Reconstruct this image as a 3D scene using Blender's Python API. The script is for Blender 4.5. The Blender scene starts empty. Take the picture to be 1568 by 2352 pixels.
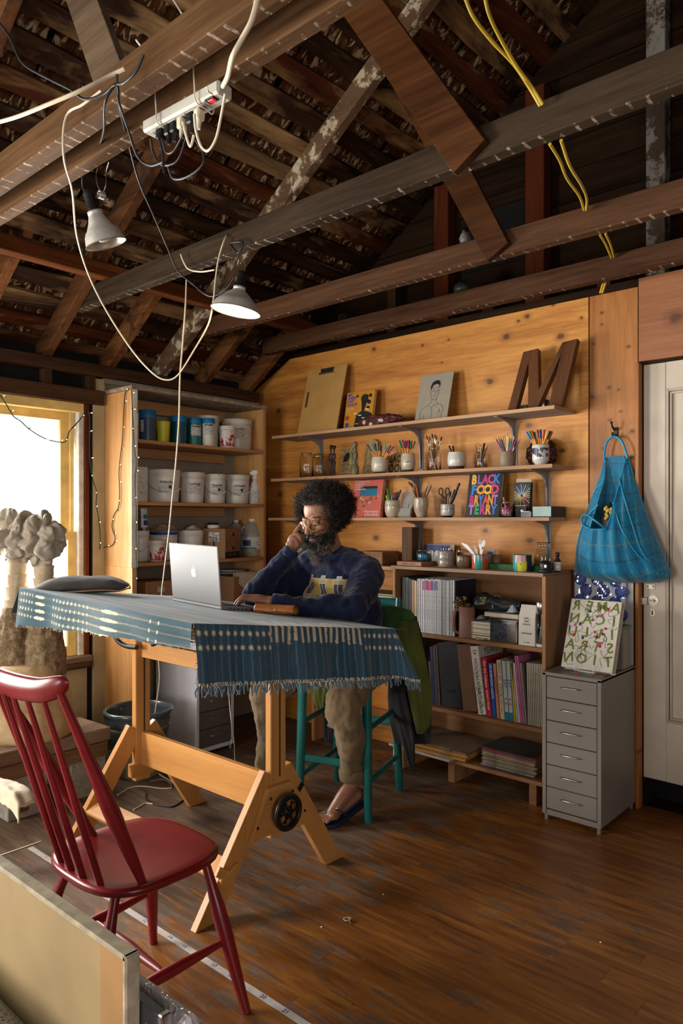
import bpy,math,random
import numpy as np
from mathutils import Vector,Matrix,Euler,noise as mnoise
random.seed(7)
SC=bpy.context.scene
COL=SC.collection
PI=math.pi
# ------------------------------------------------------------------ camera
CAMP=Vector((4.0,-3.61,1.40))
FWD=Vector((-.664,.748,0)).normalized()
RGT=Vector((FWD.y,-FWD.x,0))
FPX,CX,CY=1675.0,784.0,1193.0
cd=bpy.data.cameras.new('camera');cam=bpy.data.objects.new('camera',cd);COL.objects.link(cam)
cam.location=CAMP
cam.rotation_euler=(PI/2,0,math.atan2(-FWD.x,FWD.y))
cd.sensor_fit='VERTICAL';cd.sensor_height=36;cd.lens=FPX/2352*36
cd.shift_y=17/2352;cd.clip_start=.05;cd.clip_end=100
SC.camera=cam
# ------------------------------------------------------------------ light
SC.view_settings.view_transform='Standard';SC.view_settings.look='None'
SC.view_settings.gamma=1;SC.view_settings.use_curve_mapping=False
SC.view_settings.exposure=EXPOSURE=0.1
w=bpy.data.worlds.new('sky');SC.world=w;w.use_nodes=True
bg=w.node_tree.nodes['Background'];bg.inputs[0].default_value=(.86,.93,1,1);bg.inputs[1].default_value=2.0
def area(name,loc,size,rot,power,col,portal=False):
 l=bpy.data.lights.new(name,'AREA');l.shape='RECTANGLE';l.size,l.size_y=size
 l.energy=power;l.color=col
 o=bpy.data.objects.new(name,l);COL.objects.link(o);o.location=loc;o.rotation_euler=rot
 if portal:l.cycles.is_portal=True
 return o
 # daylight pouring through the openings of the left wall and the loft door behind the photographer
area('daylight_window_a',(-.10,-1.96,1.35),(.95,1.45),(0,-PI/2,0),165,(1,.97,.92))
area('daylight_window_b',(-.12,-4.30,1.42),(1.7,1.6),(0,-PI/2,0),300,(1,.96,.90))
area('daylight_loft_door',(2.2,-7.6,1.35),(2.2,1.7),(PI/2,0,0),96,(1,.95,.87))
area('added_daylight_right',(6.7,-4.6,1.5),(1.5,1.5),(0,PI/2,0),46,(1,.94,.86))  # unseen right-wall window, added to brighten faces turned to +x
# ------------------------------------------------------------------ helpers
def at(px,py,x=None,y=None,z=None):
 """the world point that pixel (px, py) shows on the plane x=, y= or z="""
 r=FWD+RGT*((px-CX)/FPX)+Vector((0,0,(CY-py)/FPX))
 if x is not None:t=(x-CAMP.x)/r.x
 elif y is not None:t=(y-CAMP.y)/r.y
 else:t=(z-CAMP.z)/r.z
 return CAMP+r*t
def depth(p):return(Vector(p)-CAMP).dot(FWD)
def rnd(pl,pr,y=None,x=None):
 """centre and radius of an upright round thing between two pixel columns, standing on plane y= or x="""
 p=at((pl+pr)/2,CY,x=x,y=y)
 return p.x,p.y,(pr-pl)/2*depth(p)/FPX
def zat(px,py,y=None,x=None):return at(px,py,x=x,y=y).z
class MB:
 def __init__(s):s.v=[];s.f=[];s.m=[];s.sm=[];s.T=None
 def add(s,vs,fs,mi=0,sm=False,M=None):
  b=len(s.v)
  if M is None:M=s.T
  elif s.T is not None:M=s.T@M
  if M is not None:vs=[M@Vector(p)for p in vs]
  s.v.extend([tuple(p)for p in vs])
  for f in fs:
   s.f.append([b+i for i in f]);s.m.append(mi);s.sm.append(sm)
  return s
 def box(s,c,d,rot=None,mi=0,bv=0.0,M=None):
  """box of centre c and size d; bv chamfers it"""
  x,y,z=d[0]/2,d[1]/2,d[2]/2
  R=Matrix.Translation(c)
  if rot is not None:R=R@(Euler(rot).to_matrix().to_4x4()if len(rot)==3 else rot)
  if M is not None:R=M@R
  bv=min(bv,x*.9,y*.9,z*.9)
  if bv<=0:
   vs=[(i*x,j*y,k*z)for i in(-1,1)for j in(-1,1)for k in(-1,1)]
   fs=[(0,1,3,2),(4,6,7,5),(0,4,5,1),(2,3,7,6),(0,2,6,4),(1,5,7,3)]
   return s.add(vs,fs,mi,False,R)
  vs=[];idx={}
  for i in(-1,1):
   for j in(-1,1):
    for k in(-1,1):
     for a in range(3):
      idx[(i,j,k,a)]=len(vs)
      vs.append((i*(x-bv*(a!=0)),j*(y-bv*(a!=1)),k*(z-bv*(a!=2))))
  fs=[]
  g=lambda i,j,k,a:idx[(i,j,k,a)]
  for q in(-1,1):
   fs.append([g(q,-1,-1,0),g(q,1,-1,0),g(q,1,1,0),g(q,-1,1,0)][::q])
   fs.append([g(-1,q,-1,1),g(-1,q,1,1),g(1,q,1,1),g(1,q,-1,1)][::q])
   fs.append([g(-1,-1,q,2),g(1,-1,q,2),g(1,1,q,2),g(-1,1,q,2)][::q])
  for a in(-1,1):
   for b in(-1,1):
    fs.append([g(-1,a,b,1),g(1,a,b,1),g(1,a,b,2),g(-1,a,b,2)][::a*b])
    fs.append([g(a,-1,b,2),g(a,1,b,2),g(a,1,b,0),g(a,-1,b,0)][::a*b])
    fs.append([g(a,b,-1,0),g(a,b,1,0),g(a,b,1,1),g(a,b,-1,1)][::a*b])
    for c_ in(-1,1):
     fs.append([g(a,b,c_,0),g(a,b,c_,1),g(a,b,c_,2)][::a*b*c_])
  return s.add(vs,fs,mi,False,R)
 def bar(s,p0,p1,w,h,up=(0,0,1),mi=0,bv=0.0):
  """a board from p0 to p1: w across, h along up"""
  p0,p1=Vector(p0),Vector(p1);d=(p1-p0);L=d.length;d.normalize()
  u=Vector(up);u=(u-d*u.dot(d)).normalized();n=d.cross(u)
  R=Matrix((d,n,u)).transposed().to_4x4()
  return s.box((0,0,0),(L,w,h),mi=mi,bv=bv,M=Matrix.Translation((p0+p1)/2)@R)
 def tube(s,pts,r,n=8,closed=False,caps=True,mi=0,sm=True,flat=1.0):
  pts=[Vector(p)for p in pts];k=len(pts)
  rr=r if isinstance(r,(list,tuple))else[r]*k
  vs=[];up=None
  for i,p in enumerate(pts):
   a=pts[i-1]if(i or closed)else p
   b=pts[(i+1)%k]if(i<k-1 or closed)else p
   t=(b-a)
   t=t.normalized()if t.length>1e-9 else Vector((0,0,1))
   if up is None:
    up=Vector((0,0,1))if abs(t.z)<.9 else Vector((1,0,0))
   up=(up-t*up.dot(t))
   up=up.normalized()if up.length>1e-6 else t.orthogonal().normalized()
   e=t.cross(up)
   for j in range(n):
    q=2*PI*j/n
    vs.append(p+(e*math.cos(q)+up*math.sin(q)*flat)*rr[i])
  fs=[]
  for i in range(k if closed else k-1):
   for j in range(n):
    a,b=i*n+j,i*n+(j+1)%n
    c,d=((i+1)%k)*n+j,((i+1)%k)*n+(j+1)%n
    fs.append((a,b,d,c))
  s.add(vs,fs,mi,sm)
  if caps and not closed:
   s.add(vs[:n],[list(range(n))[::-1]],mi,False);s.add(vs[-n:],[list(range(n))],mi,False)
  return s
 def cyl(s,p0,p1,r0,r1=None,n=16,mi=0,caps=True,sm=True):
  return s.tube([p0,p1],[r0,r0 if r1 is None else r1],n,caps=caps,mi=mi,sm=sm)
 def lathe(s,prof,n=24,M=None,mi=0,a0=0,a1=2*PI,sm=True,c=(0,0,0)):
  vs=[];full=abs(a1-a0-2*PI)<1e-6;m=n if full else n+1
  for r,z in prof:
   for j in range(m):
    q=a0+(a1-a0)*j/n
    vs.append((c[0]+r*math.cos(q),c[1]+r*math.sin(q),c[2]+z))
  fs=[]
  for i in range(len(prof)-1):
   for j in range(n):
    j2=(j+1)%m
    fs.append((i*m+j,i*m+j2,(i+1)*m+j2,(i+1)*m+j))
  return s.add(vs,fs,mi,sm,M)
 def prism(s,poly,d,M=None,mi=0):
  """polygon in the xy plane, extruded from z=0 to z=d"""
  n=len(poly)
  ar=sum(poly[i][0]*poly[(i+1)%n][1]-poly[(i+1)%n][0]*poly[i][1]for i in range(n))
  if ar<0:poly=poly[::-1]
  vs=[(x,y,0)for x,y in poly]+[(x,y,d)for x,y in poly]
  fs=[list(range(n))[::-1],[n+i for i in range(n)]]+[(i,(i+1)%n,n+(i+1)%n,n+i)for i in range(n)]
  return s.add(vs,fs,mi,False,M)
 def ell(s,c,r,rot=None,nu=16,nv=10,mi=0,M=None):
  R=Matrix.Translation(c)
  if rot is not None:R=R@Euler(rot).to_matrix().to_4x4()
  if M is not None:R=M@R
  if not isinstance(r,(tuple,list)):r=(r,r,r)
  vs=[(0,0,-r[2])]
  for i in range(1,nv):
   t=-PI/2+PI*i/nv
   for j in range(nu):
    q=2*PI*j/nu
    vs.append((r[0]*math.cos(t)*math.cos(q),r[1]*math.cos(t)*math.sin(q),r[2]*math.sin(t)))
  vs.append((0,0,r[2]));e=len(vs)-1
  fs=[(0,1+(j+1)%nu,1+j)for j in range(nu)]
  for i in range(nv-2):
   for j in range(nu):
    a,b=1+i*nu+j,1+i*nu+(j+1)%nu
    fs.append((a,b,b+nu,a+nu))
  fs+=[(e,1+(nv-2)*nu+j,1+(nv-2)*nu+(j+1)%nu)for j in range(nu)]
  return s.add(vs,fs,mi,True,R)
 def grid(s,nu,nv,fn,mi=0,sm=True,M=None,flip=False):
  vs=[fn(i/nu,j/nv)for j in range(nv+1)for i in range(nu+1)]
  fs=[]
  for j in range(nv):
   for i in range(nu):
    a=j*(nu+1)+i
    f=(a,a+1,a+nu+2,a+nu+1)
    fs.append(f[::-1]if flip else f)
  return s.add(vs,fs,mi,sm,M)
 def build(s,name,mats,parent=None,world=False,label=None,bevel=0,solid=0,sub=0,mods=None):
  me=bpy.data.meshes.new(name);me.from_pydata(s.v,[],s.f)
  if not isinstance(mats,(list,tuple)):mats=[mats]
  for m in mats:me.materials.append(m)
  me.polygons.foreach_set('material_index',s.m);me.polygons.foreach_set('use_smooth',s.sm);me.update()
  o=bpy.data.objects.new(name,me);COL.objects.link(o)
  if parent is not None:
   o.parent=parent
   if world:o.matrix_parent_inverse=LW[parent.name].inverted()
   LW[o.name]=Matrix.Identity(4)if world else LW[parent.name]
  if label:o['label']=label
  if solid:
   q=o.modifiers.new('solid','SOLIDIFY');q.thickness=solid;q.offset=0
  if bevel:
   q=o.modifiers.new('bevel','BEVEL');q.width=bevel;q.segments=2;q.limit_method='ANGLE'
  if sub:
   q=o.modifiers.new('sub','SUBSURF');q.levels=q.render_levels=sub
  if mods:mods(o)
  return o
LW={}
def tag(o,label,cat,group=None,kind=None):
 if label:o['label']=label
 if cat:o['category']=cat
 if group:o['group']=group
 if kind:o['kind']=kind
 return o
def thing(name,label,cat,loc=(0,0,0),rz=0,group=None,kind=None,rot=None):
 o=bpy.data.objects.new(name,None);COL.objects.link(o);o.empty_display_size=.1
 o.location=loc;o.rotation_euler=rot if rot else(0,0,rz)
 LW[o.name]=Matrix.Translation(loc)@Euler(rot if rot else(0,0,rz)).to_matrix().to_4x4()
 return tag(o,label,cat,group,kind)
def copy_tree(o,parent=None):
 c=o.copy();COL.objects.link(c)
 if parent is not None:c.parent=parent
 for ch in list(o.children):copy_tree(ch,c)
 return c
def spline(pts,n=8):
 """Catmull-Rom through pts"""
 P=[Vector(p)for p in pts];P=[P[0]*2-P[1]]+P+[P[-1]*2-P[-2]];out=[]
 for i in range(1,len(P)-2):
  a,b,c,d=P[i-1:i+3]
  for k in range(n):
   t=k/n
   out.append(.5*((2*b)+(c-a)*t+(2*a-5*b+4*c-d)*t*t+(3*b-a-3*c+d)*t**3))
 out.append(P[-2]);return out
def text(body,size,m,parent,M,ext=.0006,align='CENTER',name='lettering',sx=1.0,world=False,bold=0.0,space=1.0,line=1.0):
 """flat lettering lying in the xy plane of matrix M (local to parent)"""
 c=bpy.data.curves.new(name,'FONT');c.body=body;c.size=size;c.extrude=ext;c.align_x=align;c.align_y='CENTER'
 c.resolution_u=2;c.offset=bold;c.space_character=space;c.space_line=line
 c.materials.append(m);o=bpy.data.objects.new(name,c);COL.objects.link(o);o.parent=parent
 if world:M=LW[parent.name].inverted()@M
 o.matrix_local=M@Matrix.Diagonal((sx,1,1,1));return o
def bake_text():
 """turn every lettering curve into a mesh"""
 fs=[o for o in bpy.data.objects if o.type=='FONT']
 dg=bpy.context.evaluated_depsgraph_get()
 for o in fs:
  me=bpy.data.meshes.new_from_object(o.evaluated_get(dg));n=bpy.data.objects.new('lettering',me);COL.objects.link(n)
  n.parent=o.parent;n.matrix_parent_inverse=o.matrix_parent_inverse;n.matrix_basis=o.matrix_basis
  bpy.data.objects.remove(o)
def vcol(o,cols):
 a=o.data.attributes.new('Col','FLOAT_COLOR','POINT');c=np.ones((len(o.data.vertices),4),dtype=np.float32);c[:,:3]=cols;a.data.foreach_set('color',c.ravel())
def vcol_mat(name,rough=.9,sheen=.0,bmp=.3,bs=400,var=.1,vs=60,transp=0):
 m,t,b=nt(name);at_=N(t,'ShaderNodeAttribute',attribute_name='Col');v=coords(t);n=noise(t,v,vs,4)
 c=mixc(t,1.0,at_.outputs[0],ramp(t,n,[(.3,(1-var*2,)*3),(.7,(1,1,1))]),'MULTIPLY')
 t.links.new(c,b.inputs['Base Color']);b.inputs['Roughness'].default_value=rough;b.inputs['Sheen Weight'].default_value=sheen;b.inputs['Specular IOR Level'].default_value=.2
 if bmp:bump(t,b,noise(t,v,bs,2),bmp,.002)
 if transp:b.inputs['Alpha'].default_value=1-transp
 return m
def rank_words(items,key):
 """for things that share a colour: which one, counted from the left"""
 out=[]
 for i,it in enumerate(items):
  same=sorted([j for j,k in enumerate(items)if key(k)==key(it)],key=lambda j:items[j][1]if not isinstance(items[j][1],str)else items[j][2])
  n=len(same);p=same.index(i)
  out.append('' if n==1 else('left','right')[p]+' of two: ' if n==2 else('left','middle','right')[p]+' of three: ' if n==3 else('first','second','third','fourth','fifth')[p]+' from left: ')
 return out
def frame(o,x,y,z=None):
 """matrix with origin o and axes x, y"""
 x=Vector(x).normalized();y=Vector(y);y=(y-x*y.dot(x)).normalized();z=x.cross(y)
 return Matrix.Translation(o)@Matrix((x,y,z)).transposed().to_4x4()
 # ------------------------------------------------------------------ materials
def nt(name):
 m=bpy.data.materials.new(name);m.use_nodes=True;t=m.node_tree
 return m,t,t.nodes['Principled BSDF']
def N(t,kind,ins=None,**kw):
 n=t.nodes.new(kind)
 for k,v in kw.items():setattr(n,k,v)
 for k,v in(ins or{}).items():
  if isinstance(v,bpy.types.NodeSocket):t.links.new(v,n.inputs[k])
  else:n.inputs[k].default_value=v
 return n
def c4(c):return(c[0],c[1],c[2],1)
def ramp(t,fac,stops,interp='LINEAR'):
 n=t.nodes.new('ShaderNodeValToRGB');n.color_ramp.interpolation=interp;e=n.color_ramp.elements
 while len(e)<len(stops):e.new(.5)
 for q,(p,c)in zip(e,stops):q.position=p;q.color=c4(c)
 t.links.new(fac,n.inputs[0]);return n.outputs[0]
def mixc(t,f,a,b,mode='MIX'):
 n=t.nodes.new('ShaderNodeMix');n.data_type='RGBA';n.blend_type=mode;n.clamp_factor=True
 for s,v in((n.inputs[0],f),(n.inputs[6],a),(n.inputs[7],b)):
  if isinstance(v,bpy.types.NodeSocket):t.links.new(v,s)
  else:s.default_value=v if not isinstance(v,tuple)else c4(v)
 return n.outputs[2]
def math_(t,op,a,b=0.0,c=0.0,clamp=False):
 n=t.nodes.new('ShaderNodeMath');n.operation=op;n.use_clamp=clamp
 for s,v in zip(n.inputs,(a,b,c)):
  if isinstance(v,bpy.types.NodeSocket):t.links.new(v,s)
  else:s.default_value=v
 return n.outputs[0]
def coords(t,scale=(1,1,1),kind='Object',loc=(0,0,0),rnd_=False):
 tc=t.nodes.new('ShaderNodeTexCoord');src=tc.outputs[kind]
 if rnd_:
  oi=t.nodes.new('ShaderNodeObjectInfo')
  v=N(t,'ShaderNodeVectorMath',{0:oi.outputs['Random'],1:(37.7,11.3,23.1)},operation='MULTIPLY')
  v2=N(t,'ShaderNodeVectorMath',{0:src,1:v.outputs[0]},operation='ADD');src=v2.outputs[0]
 return N(t,'ShaderNodeMapping',{0:src,1:loc,3:scale}).outputs[0]
def noise(t,vec,scale=5,detail=4,rough=.55,dist=0):
 return N(t,'ShaderNodeTexNoise',{'Vector':vec,'Scale':scale,'Detail':detail,'Roughness':rough,'Distortion':dist}).outputs[0]
def bump(t,b,h,strength=.3,dist=.01):
 n=N(t,'ShaderNodeBump',{'Strength':strength,'Distance':dist,'Height':h});t.links.new(n.outputs[0],b.inputs['Normal'])
def mat(name,col,rough=.5,metal=0,var=.12,vs=18,bmp=0,bs=60,coat=0,trans=0,ior=1.45,spec=.5,alpha=1,emit=None,sheen=0):
 """plain paint, plastic, cloth, metal: a colour with slight procedural mottling"""
 m,t,b=nt(name);v=coords(t)
 if var:
  n=noise(t,v,vs,4)
  d=tuple(max(0,x*(1-var*1.6))for x in col);l=tuple(min(1,x*(1+var))for x in col)
  t.links.new(ramp(t,n,[(.3,d),(.7,l)]),b.inputs['Base Color'])
 else:b.inputs['Base Color'].default_value=c4(col)
 b.inputs['Roughness'].default_value=rough;b.inputs['Metallic'].default_value=metal
 b.inputs['Coat Weight'].default_value=coat;b.inputs['Transmission Weight'].default_value=trans;b.inputs['IOR'].default_value=ior
 b.inputs['Specular IOR Level'].default_value=spec;b.inputs['Alpha'].default_value=alpha
 if sheen:b.inputs['Sheen Weight'].default_value=sheen
 if bmp:bump(t,b,noise(t,v,bs,3),bmp)
 if emit:b.inputs['Emission Color'].default_value=c4(emit[0]);b.inputs['Emission Strength'].default_value=emit[1]
 return m
def wood(name,dark,light,axis='x',rough=.5,sc=1.0,knots=None,stretch=.06,mid=None,bmp=.15,rnd_=True,wear=None,spec=.4,plane='xz',con=(.36,.66)):
 """grain along axis; knots: list of (a, b, radius) on the named plane"""
 m,t,b=nt(name);s=[1,1,1];s['xyz'.index(axis)]=stretch
 v=coords(t,tuple(q*sc for q in s),rnd_=rnd_)
 n1=noise(t,v,7,6,.6,1.2);n2=noise(t,v,55,4,.7,.4)
 f=math_(t,'ADD',math_(t,'MULTIPLY',n1,.62),math_(t,'MULTIPLY',n2,.38))
 stops=[(con[0],dark),(con[1],light)]if mid is None else[(con[0],dark),((con[0]+con[1])/2,mid),(con[1],light)]
 c=ramp(t,f,stops)
 if knots:
  tc=t.nodes.new('ShaderNodeTexCoord');sep=N(t,'ShaderNodeSeparateXYZ',{0:tc.outputs['Object']})
  A=sep.outputs['xyz'.index(plane[0])];B=sep.outputs['xyz'.index(plane[1])];k=None
  wob=math_(t,'MULTIPLY',math_(t,'SUBTRACT',noise(t,tc.outputs['Object'],30,3),.5),.9)
  for(ka,kb,kr)in knots:
   da=math_(t,'MULTIPLY',math_(t,'SUBTRACT',A,ka),.75/kr);db=math_(t,'MULTIPLY',math_(t,'SUBTRACT',B,kb),1/kr)
   d=math_(t,'SQRT',math_(t,'ADD',math_(t,'MULTIPLY',da,da),math_(t,'MULTIPLY',db,db)))
   k=d if k is None else math_(t,'MINIMUM',k,d)
  k=math_(t,'ADD',k,wob)
  halo=N(t,'ShaderNodeMapRange',{0:k,1:.8,2:2.2,3:.5,4:0}).outputs[0]
  core=N(t,'ShaderNodeMapRange',{0:k,1:.55,2:.95,3:.9,4:0}).outputs[0]
  c=mixc(t,halo,c,tuple(q*.55 for q in dark));c=mixc(t,core,c,(.115,.038,.013))
 if wear:
  wv=coords(t,(1,1,1),rnd_=rnd_);wn=noise(t,wv,wear[1],6,.7)
  c=mixc(t,N(t,'ShaderNodeMapRange',{0:wn,1:wear[2],2:wear[2]+.07,3:0,4:1}).outputs[0],c,wear[0])
 t.links.new(c,b.inputs['Base Color']);b.inputs['Roughness'].default_value=rough;b.inputs['Specular IOR Level'].default_value=spec
 if bmp:bump(t,b,n2,bmp,.004)
 return m
def glass_mat(name,col=(1,1,1),rough=.02):
 m,t,b=nt(name);v=coords(t)
 t.links.new(ramp(t,noise(t,v,6),[(.3,tuple(q*.96 for q in col)),(.7,col)]),b.inputs['Base Color'])
 b.inputs['Roughness'].default_value=rough;b.inputs['Transmission Weight'].default_value=1;b.inputs['IOR'].default_value=1.45
 return m
def thin_glass(name,tint=(1,1,1),gloss=.12,fk=.8):
 """pane or film: mostly clear, a little mirror"""
 m=bpy.data.materials.new(name);m.use_nodes=True;t=m.node_tree;t.nodes.remove(t.nodes['Principled BSDF'])
 out=t.nodes['Material Output'];tr=N(t,'ShaderNodeBsdfTransparent',{0:c4(tint)});gl=N(t,'ShaderNodeBsdfGlossy',{0:(1,1,1,1),1:.05})
 fr=N(t,'ShaderNodeFresnel',{0:1.5});f=math_(t,'ADD',math_(t,'MULTIPLY',fr.outputs[0],fk),gloss*.2)
 mx=N(t,'ShaderNodeMixShader',{0:f,1:tr.outputs[0],2:gl.outputs[0]});t.links.new(mx.outputs[0],out.inputs[0]);return m
 # ================================================================== STRUCTURE
SLOPE=.68;RA=math.atan(SLOPE);ROOF0=2.29
RIDGE=3.25
def structure(name,loc=(0,0,0)):return thing(name,None,None,loc,kind='structure')
# ---- floor: narrow fir strips along x, varnish worn to grey where people walk
def floor_mat():
 m,t,b=nt('worn_fir_floor')
 v=coords(t);vs=coords(t,(.12,1,1),rnd_=True)
 g=noise(t,vs,26,6,.65,.6);g2=noise(t,vs,90,3,.7)
 varn=ramp(t,g,[(.3,(.10,.032,.007)),(.5,(.215,.075,.013)),(.72,(.34,.14,.028))])
 bare=ramp(t,g,[(.3,(.055,.033,.021)),(.52,(.125,.077,.047)),(.75,(.22,.143,.09))])
 big=noise(t,v,1.1,3,.6);mid=noise(t,coords(t,(1,2.2,1)),6,7,.72,.4);sp=noise(t,v,30,4,.7)
 sep=N(t,'ShaderNodeSeparateXYZ',{0:v})
 # varnish survives away from the desk: towards +x
 gx=N(t,'ShaderNodeMapRange',{0:sep.outputs[0],1:1.0,2:3.3,3:-.13,4:.12},clamp=False).outputs[0]
 gy=N(t,'ShaderNodeMapRange',{0:sep.outputs[1],1:-2.6,2:-.6,3:0,4:.03}).outputs[0]
 k=math_(t,'ADD',math_(t,'ADD',math_(t,'MULTIPLY',big,.45),math_(t,'MULTIPLY',mid,.75)),math_(t,'ADD',math_(t,'MULTIPLY',sp,.14),math_(t,'ADD',gx,gy)))
 f=N(t,'ShaderNodeMapRange',{0:k,1:.64,2:.72}).outputs[0]
 c=mixc(t,f,bare,varn)
 scr=N(t,'ShaderNodeMapRange',{0:g2,1:.62,2:.72,3:0,4:.35}).outputs[0]
 c=mixc(t,scr,c,(.035,.02,.012))
 spots=N(t,'ShaderNodeTexVoronoi',{'Vector':v,'Scale':9.0});sd=N(t,'ShaderNodeMapRange',{0:spots.outputs[0],1:.05,2:.09,3:.55,4:0}).outputs[0]
 c=mixc(t,math_(t,'MULTIPLY',sd,N(t,'ShaderNodeMapRange',{0:sp,1:.5,2:.56}).outputs[0]),c,(.2,.17,.14))
 t.links.new(c,b.inputs['Base Color'])
 t.links.new(N(t,'ShaderNodeMapRange',{0:f,1:0,2:1,3:.62,4:.36}).outputs[0],b.inputs['Roughness'])
 b.inputs['Specular IOR Level'].default_value=.45
 bump(t,b,math_(t,'ADD',g2,math_(t,'MULTIPLY',f,.4)),.18,.003)
 return m
M_floor=floor_mat()
floor=structure('floor')
MB().box((3.2,-3.4,-.03),(6.6,7.4,.05)).build('subfloor',mat('subfloor_dark',(.035,.02,.012),.8),floor)
r=random.Random(3);pw=.082
for i in range(40):
 y=.12-pw*(i+.5);x=-.02-r.random()*.9
 while x<4.4:
  L=r.uniform(1.1,2.6);a,b=max(x,-.02),min(x+L,4.6)
  if b-a>.05:
   MB().box(((a+b)/2,y,-.0060+r.uniform(-.0003,.0000)),(b-a-.0008,pw-.0007,.012)).build('plank',M_floor,floor)
  x+=L
MB().box((3.2,-5.1,-.004),(6.6,3.7,.006)).box((5.45,-1.5,-.004),(1.7,3.2,.006)).build('floor_panel',M_floor,floor)
# ---- timber and board materials
M_ply=wood('fir_plywood_wall',(.36,.122,.020),(.78,.375,.085),'x',.45,1.0,mid=(.60,.25,.048),plane='xz',rnd_=False,stretch=.10,con=(.34,.68),knots=[(lambda p:(p.x,p.z,rr))(at(px,py,y=0))for px,py,rr in((1162,773,.019),(1287,772,.018),(1210,727,.014),(1125,876,.020),(858,802,.014),(1014,833,.006),(970,793,.008),(1190,737,.009),(640,944,.014),(1214,977,.018),(864,1235,.020),(1114,1219,.016),(1216,1241,.018),(643,1136,.014),(1291,1035,.014),(1240,905,.02),(1030,780,.006),(1270,700,.008),(1335,730,.008))])
M_strip=wood('strip_plywood',(.30,.10,.018),(.50,.205,.048),'z',.45,1.0,plane='xz',rnd_=False,stretch=.08,knots=[(lambda p:(p.x,p.z,rr))(at(px,py,y=0))for px,py,rr in((1382,718,.007),(1382,745,.006),(1443,796,.008),(1360,912,.014),(1398,890,.008),(1420,895,.006),(1400,965,.007),(1425,945,.006),(1452,990,.010),(1385,1030,.006),(1363,790,.006),(1450,1050,.009),(1470,1725,.008))])
M_header=wood('reddish_plywood',(.22,.075,.028),(.42,.17,.07),'x',.5,1.0,plane='xz',rnd_=False,knots=[(lambda p:(p.x,p.z,.026))(at(1550,730,y=0))])
M_dark=wood('old_dark_timber',(.010,.005,.0026),(.042,.021,.0098),'x',.7,1.0,spec=.06)
M_darkY=wood('old_dark_timber_y',(.030,.014,.008),(.12,.06,.03),'y',.7,1.0,spec=.06)
M_post=wood('old_dark_post',(.028,.013,.007),(.10,.05,.025),'z',.7,1.0,spec=.06)
M_red=wood('red_brown_post',(.07,.015,.006),(.16,.04,.015),'z',.65,1.0,spec=.06)
M_redY=wood('red_brown_purlin',(.07,.02,.008),(.26,.085,.026),'y',.6,1.0,spec=.06)
M_black=mat('black_void',(.004,.003,.003),.9,var=.3)  # flat black stands in for darkness in gaps, openings and hall
M_rafter=wood('brown_rafter',(.038,.016,.007),(.17,.070,.026),'x',.65,1.0,spec=.06,wear=((.05,.028,.018),5,.52))
M_rafterS=wood('lit_brown_rafter',(.075,.028,.010),(.28,.115,.040),'x',.65,1.0,spec=.06,wear=((.05,.026,.014),5,.55))  # for short rafters: light from below put into a brighter wood colour
M_rafterW=wood('chipped_white_rafter',(.10,.055,.03),(.20,.12,.07),'x',.7,1.0,spec=.06,wear=((.60,.50,.35),11,.505))
M_postW=wood('chipped_white_post',(.06,.04,.028),(.11,.08,.055),'z',.75,1.0,spec=.06,wear=((.26,.24,.21),9,.47))
M_brace=wood('brown_brace_board',(.034,.0115,.004),(.125,.047,.015),'x',.55,1.0,spec=.1)
M_brace2=wood('grey_brown_brace_board',(.06,.038,.022),(.16,.108,.066),'x',.6,1.0,spec=.1)
def beam_mat(name,dark,light,zb):
 """sawn joist with the white plaster keys of a vanished lath ceiling across its underside"""
 m,t,b=nt(name);v=coords(t,(.06,1,1),rnd_=True);tc=t.nodes.new('ShaderNodeTexCoord')
 n1=noise(t,v,9,6,.65,1);n2=noise(t,v,60,4,.7)
 c=ramp(t,math_(t,'ADD',math_(t,'MULTIPLY',n1,.6),math_(t,'MULTIPLY',n2,.4)),[(.36,dark),(.66,light)])
 sep=N(t,'ShaderNodeSeparateXYZ',{0:tc.outputs['Object']});X,Y,Z=sep.outputs
 skew=math_(t,'ADD',X,math_(t,'MULTIPLY',noise(t,tc.outputs['Object'],14,3),.03))
 fr=math_(t,'FRACT',math_(t,'MULTIPLY',skew,1/.052))
 on=math_(t,'LESS_THAN',fr,.2);low=N(t,'ShaderNodeMapRange',{0:math_(t,'ADD',Z,math_(t,'MULTIPLY',noise(t,tc.outputs['Object'],40,2),.016)),1:zb+.006,2:zb+.014,3:1,4:0}).outputs[0]
 keep=N(t,'ShaderNodeMapRange',{0:noise(t,tc.outputs['Object'],18,4,.7),1:.48,2:.58}).outputs[0]
 k=math_(t,'MULTIPLY',math_(t,'MULTIPLY',on,low),keep)
 c=mixc(t,math_(t,'MULTIPLY',k,.75),c,(.52,.42,.32))
 t.links.new(c,b.inputs['Base Color']);b.inputs['Roughness'].default_value=.65;b.inputs['Specular IOR Level'].default_value=.06
 bump(t,b,math_(t,'ADD',n2,k),.3,.004);return m
ZB=2.53
M_beam=beam_mat('grey_brown_joist',(.020,.0125,.0075),(.072,.048,.029),ZB)
M_beamA=beam_mat('warm_brown_joist',(.046,.021,.008),(.155,.080,.036),ZB)
M_beamR=beam_mat('red_brown_joist',(.042,.018,.009),(.125,.060,.030),ZB)
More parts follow.
